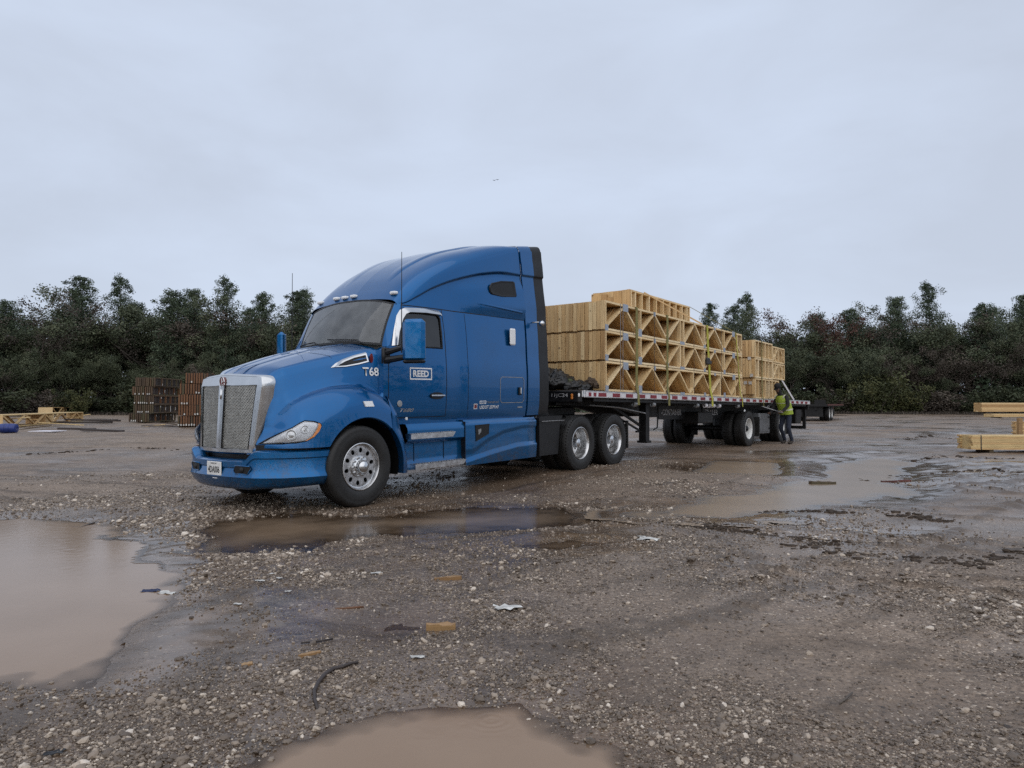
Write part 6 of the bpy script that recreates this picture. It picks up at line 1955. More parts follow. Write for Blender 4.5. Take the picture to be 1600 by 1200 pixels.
def at_px(px, Y):
    return (px - 800) / 1109.0 * Y
# each tree: image column, depth, top row in the photograph -> height above ground
def h_at(py, Y): return CAM_H + (632 - py) * Y / 1109.0
KIND = {'P': ('pine_tree', PINES, 14.9, 'tree'), 'G': ('broadleaf_tree', GREENS, 11.2, 'tree'), 'B': ('brown_tree', BROWNS, 10.3, 'tree'), 'N': ('bare_tree', BARES, 9.8, 'tree'), 'R': ('red_tree', REDS, 10.4, 'tree')}
LAB = {'P': 'dark green pine', 'G': 'dull green broadleaf tree', 'B': 'brown leaved tree', 'N': 'nearly bare grey tree', 'R': 'rust red tree'}
special = {(130, 'P'): 'tall dense dark pine, highest of the trees left of the truck', (45, 'B'): 'thin pinkish brown tree near the left edge, sky through its crown', (228, 'B'): 'pale brown sparse tree above the brown stack',
           (468, 'P'): 'round dark tree just left of the windshield', (1165, 'P'): 'dark pine just right of the load, standing alone above it', (1262, 'R'): 'rust red crown among the trees right of the load',
           (1455, 'P'): 'tall dark pine crown standing above the right wood', (1540, 'P'): 'dark flat topped pine near the right edge'}
front_left = [(-260, 'P', 470), (-190, 'G', 480), (-120, 'P', 455), (-50, 'P', 462), (8, 'P', 465), (45, 'B', 455), (88, 'G', 478), (130, 'P', 440), (160, 'G', 452), (188, 'P', 452), (228, 'B', 447), (268, 'P', 450), (300, 'P', 460), (328, 'B', 458), (352, 'P', 455), (383, 'G', 468), (412, 'P', 453), (440, 'G', 478), (468, 'P', 463), (495, 'B', 478), (530, 'G', 480)]
front_right = [(1085, 'G', 500), (1125, 'G', 488), (1165, 'P', 477), (1195, 'G', 505), (1225, 'B', 492), (1262, 'R', 484), (1296, 'G', 488), (1330, 'P', 478), (1362, 'G', 482), (1400, 'P', 472), (1428, 'B', 488), (1455, 'P', 462), (1490, 'G', 490), (1515, 'B', 485), (1540, 'P', 470), (1572, 'G', 474), (1605, 'P', 466), (1660, 'P', 470), (1720, 'G', 480), (1790, 'P', 468), (1860, 'G', 475)]
back = [(px, tr_rs.choice('PPGGG'), py) for px, py in zip(range(-280, 560, 30), [tr_rs.uniform(468, 492) for _ in range(40)])] + [(px, tr_rs.choice('PGGGB'), py) for px, py in zip(range(1080, 1900, 32), [tr_rs.uniform(480, 498) for _ in range(40)])]
filler = [(px, tr_rs.choice('GGGBN'), tr_rs.uniform(525, 565)) for px in range(-270, 560, 26)] + [(px, tr_rs.choice('GBGGN'), tr_rs.uniform(520, 560)) for px in range(1100, 1880, 26)]
def edge_depth(px):
    """how far the tree edge stands from the camera"""
    return float(np.interp(px, [-300, 0, 150, 330, 560, 1080, 1300, 1560, 1900], [62, 72, 82, 80, 84, 92, 88, 84, 76]))
cnt = {}
def plant(px, k, py, Y, row):
    nm, vs_, h0, cat = KIND[k]
    side = 'left of the truck' if px < 700 else 'right of the load'
    i = cnt.get(k, 0); cnt[k] = i + 1
    H = h_at(py, Y)
    out = px < 0 or px > 1600
    lab_ = special.get((px, k)) if row == 'front' else None
    if not lab_ and row == 'front' and not out:
        seq = [q for q in (front_left if px < 700 else front_right) if 0 <= q[0] <= 1600]
        lab_ = f'{LAB[k]}, {ORD[[q[0] for q in seq].index(px)]} front tree from ' + ('the left edge' if px < 700 else 'the load')
    if not lab_:
        lab_ = {'front': f'{LAB[k]} in the front of the wood {side}', 'back': f'{LAB[k]} at the back of the wood {side}', 'low': f'lower {LAB[k]} filling the wood edge {side}'}[row]
    put_tree(nm, vs_[i % len(vs_)], at_px(px, Y), Y, H / h0, lab_, cat, f'trees of the wood {side}', (H / h0) * tr_rs.uniform(.95, 1.25) if k != 'P' else (H / h0) * tr_rs.uniform(1.0, 1.3))
for px, k, py in front_left + front_right:
    plant(px, k, py, edge_depth(px) + tr_rs.uniform(-1.5, 2.5), 'front')
for px, k, py in back:
    plant(px + tr_rs.uniform(-10, 10), k, py, edge_depth(px) + tr_rs.uniform(5, 10), 'back')
for px, k, py in filler:
    plant(px + tr_rs.uniform(-8, 8), k, py, edge_depth(px) - tr_rs.uniform(1.0, 4.0), 'low')
i = 0
for px in list(range(-260, 540, 17)) + list(range(1095, 1860, 17)):
    Y = edge_depth(px) - tr_rs.uniform(3.5, 6.5)
    side = 'left of the truck' if px < 700 else 'right of the load'
    ms = tr_rs.choice([BUSH_G, BUSH_G, BUSH_G, BUSH_B]); kd = 'green_bush' if ms is BUSH_G else 'brown_bush'
    put_tree(kd, ms[i % len(ms)], at_px(px + tr_rs.uniform(-6, 6), Y), Y, tr_rs.uniform(.55, 1.25), f'{"green" if ms is BUSH_G else "brown"} undergrowth bush along the wood edge {side}', 'bush', f'undergrowth along the wood {side}', tr_rs.uniform(1.0, 1.7)); i += 1
for k, (px, Y, h) in enumerate(((1362, 80, 1.3), (1385, 81, 1.55), (1425, 80, 1.15), (1345, 81, 1.0), (122, 72, .9))):
    put_tree('yellow_bush', BUSH_Y[k % 2], at_px(px, Y), Y, h, ('yellow green bush, left of the tallest one right of the load', 'yellow green bush, tallest of the pale group right of the load', 'yellow green bush at the right end of its group', 'small yellow green bush at the left end of its group', 'small pale yellow bush in the wood left of the truck')[k], 'bush', 'pale bushes at the wood edge')
# the wood goes on behind as one mass, and closes the yard behind the camera (seen only in reflections)
def wood_mass(name, pts, label, H0, H1, seed, mat, dens=26):
    rs = random.Random(seed); cs, rr = [], []
    for (x, y) in pts:
        H = rs.uniform(H0, H1)
        for k in range(32):
            t = rs.random() ** 1.5; w = 2.6 * (1 - t * .6)
            cs.append((x + rs.uniform(-w, w), y + rs.uniform(-w, w), H * (.05 + .95 * t))); rr.append(rs.uniform(.7, 1.3))
    v, f, val = leaf_cloud(cs, rr, dens, .30, seed, .85)
    o = link(name, cloud_mesh(name, v, f, val, M[mat])); tag(o, label, 'wood', None, 'stuff')
    return o
pts = []
for a in np.arange(-62, 62, 1.6):
    d = 104 + 6 * math.sin(a * .7); pts.append((d * math.sin(R(a)), d * math.cos(R(a))))
pts += [((d + 3) * math.sin(R(a)), (d + 3) * math.cos(R(a))) for a, d in [(a, 98) for a in np.arange(-60, 60, 1.3)]]
wood_mass('woodland', pts, 'dark mass of the wood behind the front trees', 7, 11, 31, 'needles', 24)
pts = [(70 * math.sin(R(a)), 70 * math.cos(R(a))) for a in np.arange(75, 286, 3.2)]
wood_mass('woodland', pts, 'wood closing the yard behind the viewer', 9, 13, 32, 'leafgreen', 16)
# rank grass along the wood edge
rs_ = np.random.RandomState(3)
n = 26000
pxs = np.where(rs_.rand(n) < .5, rs_.uniform(-280, 560, n), rs_.uniform(1060, 1880, n))
ed = np.interp(pxs, [-300, 0, 150, 330, 560, 1080, 1300, 1560, 1900], [62, 72, 82, 80, 84, 92, 88, 84, 76])
Y = ed - rs_.uniform(2, 9, n) ; X = (pxs - 800) / 1109 * Y
Z = terrain(X, Y)
hgt = rs_.uniform(.15, .75, n) * (1 - .06 * (ed - Y)); w = .05
ang = rs_.uniform(0, 3.14, n); lx, ly = rs_.normal(0, .12, n), rs_.normal(0, .12, n)
v = np.stack([np.stack([X - w * np.cos(ang), Y - w * np.sin(ang), Z - .02], 1), np.stack([X + w * np.cos(ang), Y + w * np.sin(ang), Z - .02], 1), np.stack([X + lx + .015, Y + ly, Z + hgt], 1), np.stack([X + lx - .015, Y + ly, Z + hgt], 1)], 1).reshape(-1, 3)
o = link('rank_grass', cloud_mesh('rank_grass', v, np.arange(n * 4).reshape(-1, 4), rs_.rand(n), M['leafbrown'])); tag(o, 'rank brown grass along the edge of the wood', 'grass', None, 'stuff')
# ------------------------------------------------------------------ things lying about the yard
def ground_pt(px, py, z=0.06):
    a = math.atan(32 / 1109.0); dx, dz = (px - 800) / 1109.0, (600 - py) / 1109.0
    r = Vector((dx, math.cos(a) - dz * math.sin(a), math.sin(a) + dz * math.cos(a)))
    t = (z - CAM_H) / r.z
    return Vector((r.x * t, r.y * t, gz(r.x * t, r.y * t)))

# two stacks of weathered trusses on the left; end planks face the camera
def old_stack(name, cx, cy, yaw, W, tiers, mat, depth, label, shift, tags_at, seed, webs=True):
    """W: width of the plank face; depth: length of the trusses running away"""
    root = empty(name, (cx, cy, gz(cx, cy)), (0, 0, yaw)); tag(root, label, 'truss stack', 'weathered truss stacks')
    rs = random.Random(seed); z = .06; H = .56
    for s in (-.6, .6):
        q = MB(); q.bbox(-W / 2, W / 2, s * depth / 2 + depth / 2 - .05, s * depth / 2 + depth / 2 + .05, 0, .07); q.obj('bearer', M['oldwood2'], root)
    for t in range(tiers):
        sx = shift[t]; n = int((W - abs(sx) * .3) / .125)
        for k in range(n):
            x = -W / 2 + sx + k * .125 + .06; zz = H - rs.uniform(0.01, .04)
            q = MB(); hw = rs.uniform(.034, .050); q.bbox(x - hw, x + hw, -.02 + rs.uniform(-.03, .03), .05, z, z + zz); q.obj('end_plank', M[mat if rs.random() < .8 else 'oldwood2'], root)
            if rs.random() < tags_at[t]:
                hh = rs.uniform(.07, .11); q = MB(); q.bbox(x - .032, x + .032, -.045, -.042, z + .03, z + .03 + hh); q.obj('paper_tag', M['paper'], root)
        # side of the tier: chords and uprights
        xr = W / 2 + sx - .02
        for zz in (z, z + H - .07):
            q = MB(); q.bbox(xr - .06, xr + .03, .03, depth, zz, zz + .05); q.obj('chord', M['oldwood2'], root)
        nn = int(depth / .62)
        for k in range(1, nn + 1):
            y = k * depth / nn
            q = MB(); q.bbox(xr - .06, xr + .032, y - .03, y + .03, z + .05, z + H - .07); q.obj('upright', M['oldwood2'] if rs.random() < .6 else M['oldwood'], root)
            if rs.random() < .5:
                q = MB(); q.bbox(xr + .033, xr + .036, y - .035, y + .035, z + (.06 if rs.random() < .5 else H - .22), z + (.16 if rs.random() < .5 else H - .12)) ; q.obj('paper_tag', M['paper'], root)
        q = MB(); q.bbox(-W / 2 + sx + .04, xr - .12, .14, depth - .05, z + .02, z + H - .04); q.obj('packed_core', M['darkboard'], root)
        z += H
    return root
p = ground_pt(247, 662, .08)
def yaw_of(p): return math.atan2(-p.x, p.y)
old_stack('truss_stack', p.x - .9, p.y, yaw_of(p) - R(62) + R(38), 1.35, 5, 'oldwood2', 3.6, 'dark brown stack of weathered trusses with white tags, left of the orange one', [-.25, .02, .05, -.05, .12], [.25, .6, .75, .2, .05], 3)
p = ground_pt(296, 668, .08)
old_stack('truss_stack', p.x + .1, p.y, yaw_of(p) - R(4), 1.35, 5, 'oldwood', 3.0, 'orange brown stack of weathered trusses beside the truck grille', [0, .03, .02, .08, .35], [.55, .55, .35, .5, .3], 9)
# broken boards in front of the stacks
def board(px, py, L, w, t, yaw, mat, label, cat='board', group=None, tilt=0.0, z=0.0, name='board'):
    p = ground_pt(px, py); q = MB(); q.cbox(-L / 2, L / 2, -w / 2, w / 2, 0, t, min(.004, t * .3))
    o = q.obj(name, M[mat]); o.location = (p.x, p.y, p.z + z + abs(math.sin(tilt)) * L / 2 * 0); o.rotation_euler = (0, tilt, yaw)
    tag(o, label, cat, group); return o
for k, (px, py, L, yaw, m_, tl, lb) in enumerate(((236, 668, 1.4, .25, 'lumber', -.10, 'pale broken board leaning below the brown stack'), (262, 669, 1.1, -.3, 'darkboard', .04, 'dark broken board below the brown stack, in the middle'), (246, 670, 1.5, .1, 'darkboard', .0, 'long dark board flat before the brown stack'), (273, 668, .8, -.5, 'oldwood2', .12, 'short brown board tipped before the orange stack'), (256, 667, .9, .9, 'darkboard', .1, 'dark board on top of the broken pile'))):
    board(px, py, L, .14, .04, yaw, m_, lb, 'board', 'broken boards before the stacks', tl, .02 + .03 * k)

# long bundle of new trusses lying at the far left
def lying_bundle(px0, py0, px1, py1, H, W, nweb, label, mat='lumber', name='truss_bundle'):
    a, b = ground_pt(px0, py0), ground_pt(px1, py1)
    d = b - a; L = d.length; root = empty(name, a, (0, 0, math.atan2(d.y, d.x))); tag(root, label, 'truss bundle')
    n = max(3, int(W / .1))
    for k in range(n):
        y = k * W / n
        q = MB(); q.bbox(0, L, y, y + W / n - .012, H - .05, H); q.obj('top_chord', M[mat], root)
    for y in (0, W - .09):
        q = MB(); q.bbox(0, L, y, y + .09, .03, .08); q.obj('bottom_chord', M[mat], root)
        for k in range(nweb):
            x0, x1 = L * k / nweb, L * (k + 1) / nweb
            q = MB(); q.beam((x0 + .05, y + .045, .08 if k % 2 else H - .05), (x1 - .05, y + .045, H - .05 if k % 2 else .08), .09, .09, (0, 0, 1)); q.obj('web', M['pine'], root)
    for x in (0, L * .45, L * .55, L - .05):
        q = MB(); q.bbox(x, x + .05, 0.003, W - .003, .08, H - .05); q.obj('end_post', M['pine'], root)
    return root
lying_bundle(4, 671, 130, 660, .66, 1.0, 9, 'long pile of new yellow trusses lying near the left edge')
rsb = random.Random(77)
for k in range(9):
    px_, py_ = (20, 44, 66, 88, 104, 118, 132, 52, 96)[k], (669, 667, 665, 663, 661, 660, 658, 673, 667)[k]
    board(px_, py_, rsb.uniform(.9, 2.2), .12, .045, rsb.uniform(-.5, .6), ('lumber', 'pine', 'lumber', 'oldwood2')[k % 4], f'loose board strewn against the yellow truss pile, {ORD[k]} of nine', 'board', 'loose boards by the yellow pile', rsb.uniform(-.16, .16), rsb.uniform(.04, .5 if k < 7 else .08))
lying_bundle(82, 652, 120, 650, .8, 1.2, 5, 'short pile of yellow trusses behind the long one at the left')
def pallet(px, py, W, D, H, label, top=None):
    p = ground_pt(px, py); root = empty('lumber_pallet', p, (0, 0, yaw_of(p) + .1)); tag(root, label, 'pallet', 'low lumber piles by the left wood')
    for k in range(7):
        q = MB(); q.bbox(-W / 2, W / 2, k * D / 7, k * D / 7 + D / 9, H * .62, H); q.obj('board', M['lumber'], root)
    for x in (-W / 2 + .15, 0, W / 2 - .15):
        q = MB(); q.bbox(x - .12, x + .12, 0, D, 0, H * .3); q.obj('bearer', M['lumber'], root)
    q = MB(); q.bbox(-W / 2 + .1, W / 2 - .1, .12, D - .1, H * .3, H * .62); q.obj('inner_stack', M['oldwood2'], root)
    if top:
        q = MB(); q.cbox(-W * .3, W * .25, .1, D * .7, H, H + top, .05); q.obj('white_wrap', M['sheet'], root)
pallet(142, 647, 1.5, 1.3, .45, 'low yellow lumber pile with white wrap, left one', .12)
pallet(172, 647, 2.1, 1.4, .48, 'low yellow lumber pile with white wrap, wider middle one', .16)
pallet(193, 648, .9, 1.3, .40, 'low yellow lumber pile at the right end of the row')
# blue drum on its side
p = ground_pt(13, 679); root = empty('blue_drum', (p.x, p.y, p.z + .19), (0, 0, .12)); tag(root, 'small blue plastic drum lying on its side at the left edge', 'drum')
q = MB(); q.lathe([(.001, -.31), (.16, -.31), (.18, -.30), (.19, -.27), (.195, -.1), (.205, -.09), (.195, -.08), (.195, .08), (.205, .09), (.195, .10), (.19, .27), (.18, .30), (.16, .31), (.001, .31)], 28, (0, 0, 0), 'x'); q.obj('barrel', M['blue_drum'], root, True, 40)
for s in (-1, 1):
    q = MB(); q.lathe([(.001, 0), (.035, .0), (.035, s * .02), (.001, s * .022)], 12, (s * .31, .07, .05), 'x'); q.obj('bung', M['blue_drum'], root)
# white panel flat on the ground
o = board(74, 677, 1.05, .9, .035, -.1, 'sheet', 'white foam board lying flat near the blue drum', 'board', None, 0, .03, 'foam_board')
# dark boards piled beyond
for k, (px, py, L, yaw) in enumerate(((128, 664, 3.4, .10), (150, 662, 3.0, .02), (138, 663, 2.6, .2), (160, 664, 1.8, -.08), (120, 674, 1.6, .05), (160, 676, 1.8, .0))):
    board(px, py, L, .25, .09, yaw, 'darkboard', ('long black board, front of the dark heap by the yellow trusses', 'black board at the back of the dark heap', 'black board crossing the dark heap', 'short black board at the right of the dark heap', 'single dark board lying before the heap', 'dark board lying right before the heap')[k], 'board', 'dark boards by the yellow trusses', .02 * (k % 3), .02 + .05 * (k % 4 if k < 4 else 0))

# banded lumber on the right
def lumber_pack(x, y, yaw, L, W, rows, bh, label, bands, z0=0.0, mat='lumber', seed=1):
    root = empty('lumber_pack', (x, y, gz(x, y) + z0), (0, 0, yaw)); tag(root, label, 'lumber pack', 'lumber packs at the right edge')
    rs = random.Random(seed)
    for r_ in range(rows):
        ncol = max(1, int(W / .14))
        for c in range(ncol):
            if 0 < r_ < rows - 1 and 0 < c < ncol - 1: continue
            j = rs.uniform(-.03, .03)
            q = MB(); q.bbox(j, L + j, c * W / ncol, (c + 1) * W / ncol - .006, .08 + r_ * bh, .08 + (r_ + 1) * bh - .004); q.obj('board', M[mat], root)
    q = MB(); q.bbox(.012, L - .012, W * .12, W * .88, .08 + bh, .08 + (rows - 1) * bh); q.obj('packed_core', M[mat], root)
    for bx in bands:
        q = MB(); hz = .08 + rows * bh
        q.bbox(bx - .012, bx + .012, -.006, -.003, .075, hz + .003); q.bbox(bx - .012, bx + .012, -.006, W + .004, hz + .002, hz + .005); q.obj('steel_band', M['strapband'], root)
    for bx in (L * .12, L * .85):
        q = MB(); q.bbox(bx - .05, bx + .05, 0.02, W - .02, 0, .078); q.obj('bearer', M['oldwood2'], root)
    return root
p = ground_pt(1519, 709)
lumber_pack(p.x, p.y, R(-3), 4.0, .62, 8, .044, 'banded pack of yellow boards lying at the right edge', [.22, 1.62, 3.2], 0, 'lumber', 4)
p2 = ground_pt(1594, 690)
lumber_pack(p2.x + .15, p2.y + .1, R(-4), 2.6, .55, 11, .044, 'taller board pack cut off by the right edge, behind the banded one', [.5], .05, 'pine', 5)
p3 = ground_pt(1553, 656)
lumber_pack(p3.x, p3.y, R(4), 5.2, 1.1, 4, .06, 'far pale timber pack on the ground by the right edge', [3.6], 0, 'lumber', 6)
p4 = ground_pt(1572, 652)
lumber_pack(p4.x - .3, p4.y + 3.0, R(2), 4.5, 1.2, 9, .10, 'far tall timber pile with ragged layers at the right edge', [], .3, 'pine', 8)
pp = ground_pt(1593, 692); q = MB(); q.cbox(-.07, .07, -.05, .05, 0, .75, .008); o = q.obj('timber_post', M['scrap']); o.location = pp; o.rotation_euler = (0, R(2), .2)
tag(o, 'short upright orange timber post at the right edge beside the packs', 'post')
# rear of another flatbed far beyond the man
far = empty('parked_trailer', (0, 0, 0)); pf = ground_pt(1262, 660)
far.location = pf; far.rotation_euler = (0, 0, TRK_YAW + R(6)); tag(far, 'far black flatbed trailer partly hidden behind the man', 'trailer')
q = MB(); q.bbox(-9, 0, -1.25, 1.25, 1.0, 1.18); q.obj('deck', M['chassis'], far)
q = MB(); q.bbox(-9, -.1, 1.25, 1.27, 1.06, 1.17); q.obj('side_rail', M['redbrown'], far)
q = MB(); q.bbox(-.6, -.3, -.9, .9, .3, 1.0); q.bbox(-9, -.2, .4, .55, .75, 1.0); q.bbox(-9, -.2, -.55, -.4, .75, 1.0); q.obj('frame', M['chassis'], far)
k = 0
for x in (-1.6, -2.9):
    for sg in (1, -1):
        w_ = copy_tree(wt); w_.parent = far; w_.location = (x, sg * 1.05, .505); w_.rotation_euler = (0, .3 * k, 0 if sg > 0 else math.pi); k += 1
# reddish bits of machinery further along
pf2 = ground_pt(1287, 652)
fk = empty('parked_forklift', pf2, (0, 0, TRK_YAW)); tag(fk, 'tiny dark red machine parked at the wood edge behind the trailer', 'machine')
q = MB(); q.cbox(-1.4, 1.2, -.6, .6, .35, .95, .08); q.obj('body', M['redbrown'], fk); q = MB(); q.bbox(1.2, 1.3, -.5, .5, .2, 1.5); q.obj('mast', M['chassis'], fk)
for x in (-.9, .9):
    for y in (-.6, .6):
        q = MB(); q.lathe([(.001, -.12), (.25, -.12), (.33, -.08), (.33, .08), (.25, .12), (.001, .12)], 18, (x, y, .33), 'y'); q.obj('wheel', M['rubber'], fk, True, 40)

# ------------------------------------------------------------------ litter on the gravel
def splinter(px, py, L, w, t, yaw, mat, label, seed, cat='wood scrap', grp='wood scraps on the gravel'):
    rs = random.Random(seed); p = ground_pt(px, py, .02); q = MB()
    n = 7; top, bot = [], []
    for k in range(n + 1):
        x = -L / 2 + L * k / n; ww = w * (.65 + .35 * math.sin(math.pi * (k + .6) / (n + 1.2))) * rs.uniform(.85, 1.1)
        top.append([(x, -ww / 2, t * rs.uniform(.8, 1.1)), (x, ww / 2, t * rs.uniform(.8, 1.1))]); bot.append([(x, -ww / 2, 0), (x, ww / 2, 0)])
    q.grid(top); q.grid(bot); q.grid([[a[0], b[0]] for a, b in zip(top, bot)]); q.grid([[a[1], b[1]] for a, b in zip(top, bot)]); q.grid([top[0], bot[0]]); q.grid([top[-1], bot[-1]])
    o = q.obj('wood_scrap', M[mat]); o.location = (p.x, p.y, p.z - .003); o.rotation_euler = (rs.uniform(-.05, .05), rs.uniform(-.05, .05), yaw); tag(o, label, cat, grp)
splinter(689, 979, .165, .06, .035, .05, 'scrap', 'thick orange wood block, largest scrap on the gravel', 1)
splinter(484, 1026, .115, .030, .014, .75, 'scrap', 'thin orange splinter above the black stick', 2)
splinter(700, 900, .20, .05, .025, .12, 'scrap', 'tan wood offcut beyond the thick block', 3)
splinter(386, 1040, .05, .03, .012, .4, 'scrap', 'small orange wood chip left of the splinter', 4)
splinter(540, 950, .22, .02, .008, .2, 'oldwood', 'thin orange lath half sunk in gravel', 5)
splinter(1285, 758, .40, .13, .06, .1, 'oldwood2', 'dark wood chunk sticking out of the long puddle', 6)
splinter(1400, 755, .45, .10, .03, -.05, 'redbrown', 'reddish board piece in mud right of the long puddle', 7)
def curve_stick(pts, r, label, mat='bark'):
    P = [ground_pt(*p, .02) + Vector((0, 0, .008)) for p in pts]; q = MB(); q.tube(P, [r * (.6 + .4 * math.sin(3.1 * (i + .5) / len(P))) for i in range(len(P))], 7); o = q.obj('stick', M[mat], None, True); tag(o, label, 'stick', 'sticks on the gravel')
curve_stick([(497, 1106), (492, 1092), (491, 1080), (498, 1068), (508, 1058), (520, 1050), (534, 1047), (548, 1042), (559, 1040)], .010, 'curved black stick lying in the foreground gravel', 'darkboard')
curve_stick([(470, 1008), (485, 1006), (505, 1004), (520, 1000)], .006, 'thin straight dark twig beyond the curved stick', 'darkboard')
curve_stick([(108, 818), (125, 820), (148, 814)], .008, 'thin twig at the rim of the large left puddle', 'darkboard')
curve_stick([(1312, 1105), (1322, 1095), (1332, 1087)], .005, 'short brown twig in the right foreground', 'bark')
def paper(px, py, s, seed, label, mat='paper', cat='paper scrap', grp='white paper scraps'):
    s *= .74; rs = random.Random(seed); p = ground_pt(px, py, .02); q = MB(); n = 5
    P = [[((i / n - .5) * s * rs.uniform(.8, 1.2), (j / n - .5) * s * .55 * rs.uniform(.7, 1.2), .006 + rs.uniform(0, .30) * s * .35) for j in range(n + 1)] for i in range(n + 1)]
    q.grid(P); o = q.obj('paper_scrap' if mat == 'paper' else 'rag', M[mat], None, True); o.location = (p.x, p.y, p.z); o.rotation_euler = (0, 0, rs.uniform(-.4, .4)); tag(o, label, cat, grp)
paper(793, 954, .22, 1, 'crumpled white paper right of the thick wood block')
paper(1014, 846, .24, 2, 'white paper scrap between truck and mud ridge, left half'); paper(1003, 842, .10, 5, 'tiny white paper piece above its bigger neighbour')
paper(260, 921, .16, 3, 'white paper scrap at the rim of the large left puddle'); paper(652, 1030, .09, 4, 'small white paper bit right of the thin splinter')
paper(407, 908, .10, 6, 'white flake on gravel, middle of the left cluster'); paper(436, 906, .07, 7, 'white flake at the right of the left cluster'); paper(426, 897, .06, 8, 'small white flake above the left cluster'); paper(372, 944, .07, 9, 'white flake below the left cluster'); paper(588, 895, .12, 10, 'thin white strip on gravel ahead of the front wheel'); paper(450, 925, .06, 11, 'white flake below the right of the left cluster')
paper(235, 918, .16, 12, 'dark blue rag at the rim of the large left puddle', 'bluebit', 'rag', 'dark rags'); paper(185, 962, .13, 13, 'dark blue rag lying in the large left puddle', 'bluebit', 'rag', 'dark rags')
paper(85, 1178, .085, 14, 'black rubber piece at the bottom left corner', 'black', 'rubber piece', None)
# ridges of churned mud on the right: clods too many to count
def mud_clods():
    rs = np.random.RandomState(21); lines = [([(1078, 817), (1120, 819), (1180, 824), (1240, 832), (1300, 842)], 300, .10), ([(1180, 797), (1260, 796), (1330, 800)], 110, .09), ([(1395, 802), (1440, 806), (1480, 812)], 110, .10), ([(1230, 842), (1330, 855), (1480, 870), (1600, 850)], 130, .12), ([(1290, 752), (1400, 742), (1520, 738), (1600, 742)], 120, .14), ([(1420, 720), (1500, 715), (1590, 722)], 90, .16), ([(1400, 690), (1450, 684), (1530, 690)], 80, .2), ([(200, 700), (330, 705)], 50, .15), ([(40, 708), (160, 702)], 50, .15), ([(1500, 880), (1560, 862), (1600, 852)], 70, .07)]
    V, F = [], []
    bm = bmesh.new(); bmesh.ops.create_icosphere(bm, subdivisions=1, radius=1); bv = np.array([v.co[:] for v in bm.verts]); bf = np.array([[v.index for v in f.verts] for f in bm.faces]); bm.free()
    b = 0
    for pl, n, spread in lines:
        W = [ground_pt(*p) for p in pl]; n = int(n * 1.3)
        t = rs.rand(n) * (len(W) - 1); t = t + .18 * np.sin(t * 9) ; t = np.clip(t, 0, len(W) - 1.001); i = t.astype(int)
        wa_ = np.array([w[:] for w in W]); c = wa_[i] + (wa_[i + 1] - wa_[i]) * (t - i)[:, None]
        xs_, ys_ = c[:, 0] + rs.normal(0, spread * .8, n), c[:, 1] + rs.normal(0, spread * .6, n)
        zs_ = terrain(xs_, ys_)
        for x, y, z in zip(xs_, ys_, zs_):
            s = np.clip(np.exp(rs.normal(np.log(.0085), .55)), .003, .026) * (1 + y / 22)
            v = bv * (1 + .4 * rs.uniform(-1, 1, (len(bv), 1))) * s * np.array([1.5, 1.0, .62]); a = rs.uniform(-.6, .6); ca, sa = math.cos(a), math.sin(a)
            v = np.stack([v[:, 0] * ca - v[:, 1] * sa + x, v[:, 0] * sa + v[:, 1] * ca + y, v[:, 2]], 1); v[:, 2] += z + s * .1
            V.append(v); F.append(bf + b); b += len(bv)
    me = bpy.data.meshes.new('mud_clods'); me.from_pydata(np.concatenate(V).tolist(), [], np.concatenate(F).tolist()); me.materials.append(M['clod'])
    me.polygons.foreach_set('use_smooth', [True] * len(me.polygons))
    tag(link('mud_clods', me), 'ridges of churned black mud clods', 'mud', None, 'stuff')
M['clod'] = simple('wet_mud_clod', (0.050, 0.036, 0.026), 0.7, var=.4, scale=12, spec=.2, bump=.5, bscale=50, space='Object')
mud_clods()
# two birds high over the truck
for k, (px, py) in enumerate(((772, 279), (777, 278))):
    Y = 60.0; bx, bz = (px - 800) / 1109 * Y, CAM_H + (632 - py) / 1109 * Y
    q = MB(); q.add([(-.16, 0, .05), (0, .05, 0), (.16, 0, .05), (0, -.06, 0), (0, 0, .03), (0, 0, -.03)], [(0, 1, 4), (0, 4, 3), (2, 4, 1), (2, 3, 4), (0, 5, 1), (0, 3, 5), (2, 1, 5), (2, 5, 3)])
    o = q.obj('bird', M['black']); o.location = (bx, Y, bz); tag(o, ('left of two tiny birds high in the sky', 'right of two tiny birds high in the sky')[k], 'bird', 'birds in the sky')

# ------------------------------------------------------------------ the man at the trailer's side, bending to a winch bar
def skin_body(name, verts, edges, radii, mat, parent, root_i=0, sub=2):
    me = bpy.data.meshes.new(name); me.from_pydata(verts, edges, [])
    o = link(name, me, parent); o.modifiers.new('skin', 'SKIN')
    for i, r_ in enumerate(radii):
        me.skin_vertices[0].data[i].radius = r_ if isinstance(r_, tuple) else (r_, r_)
        me.skin_vertices[0].data[i].use_root = (i == root_i)
    s = o.modifiers.new('sub', 'SUBSURF'); s.levels = sub; s.render_levels = sub
    dg = bpy.context.evaluated_depsgraph_get(); dg.update()
    ev = bpy.data.meshes.new_from_object(o.evaluated_get(dg)); o.modifiers.clear(); o.data = ev
    for m_ in (mat if isinstance(mat, list) else [mat]): ev.materials.append(m_)
    ev.polygons.foreach_set('use_smooth', [True] * len(ev.polygons))
    return o
mp = tloc(-16.25, 1.66, 0); mz = gz(mp.x, mp.y)
man = empty('person', (mp.x, mp.y, mz), (0, 0, math.atan2(-.55, -.83)))   # local +x: the way he faces
tag(man, 'person in black hoodie, cap and lime vest bending over a winch bar by the trailer', 'person')
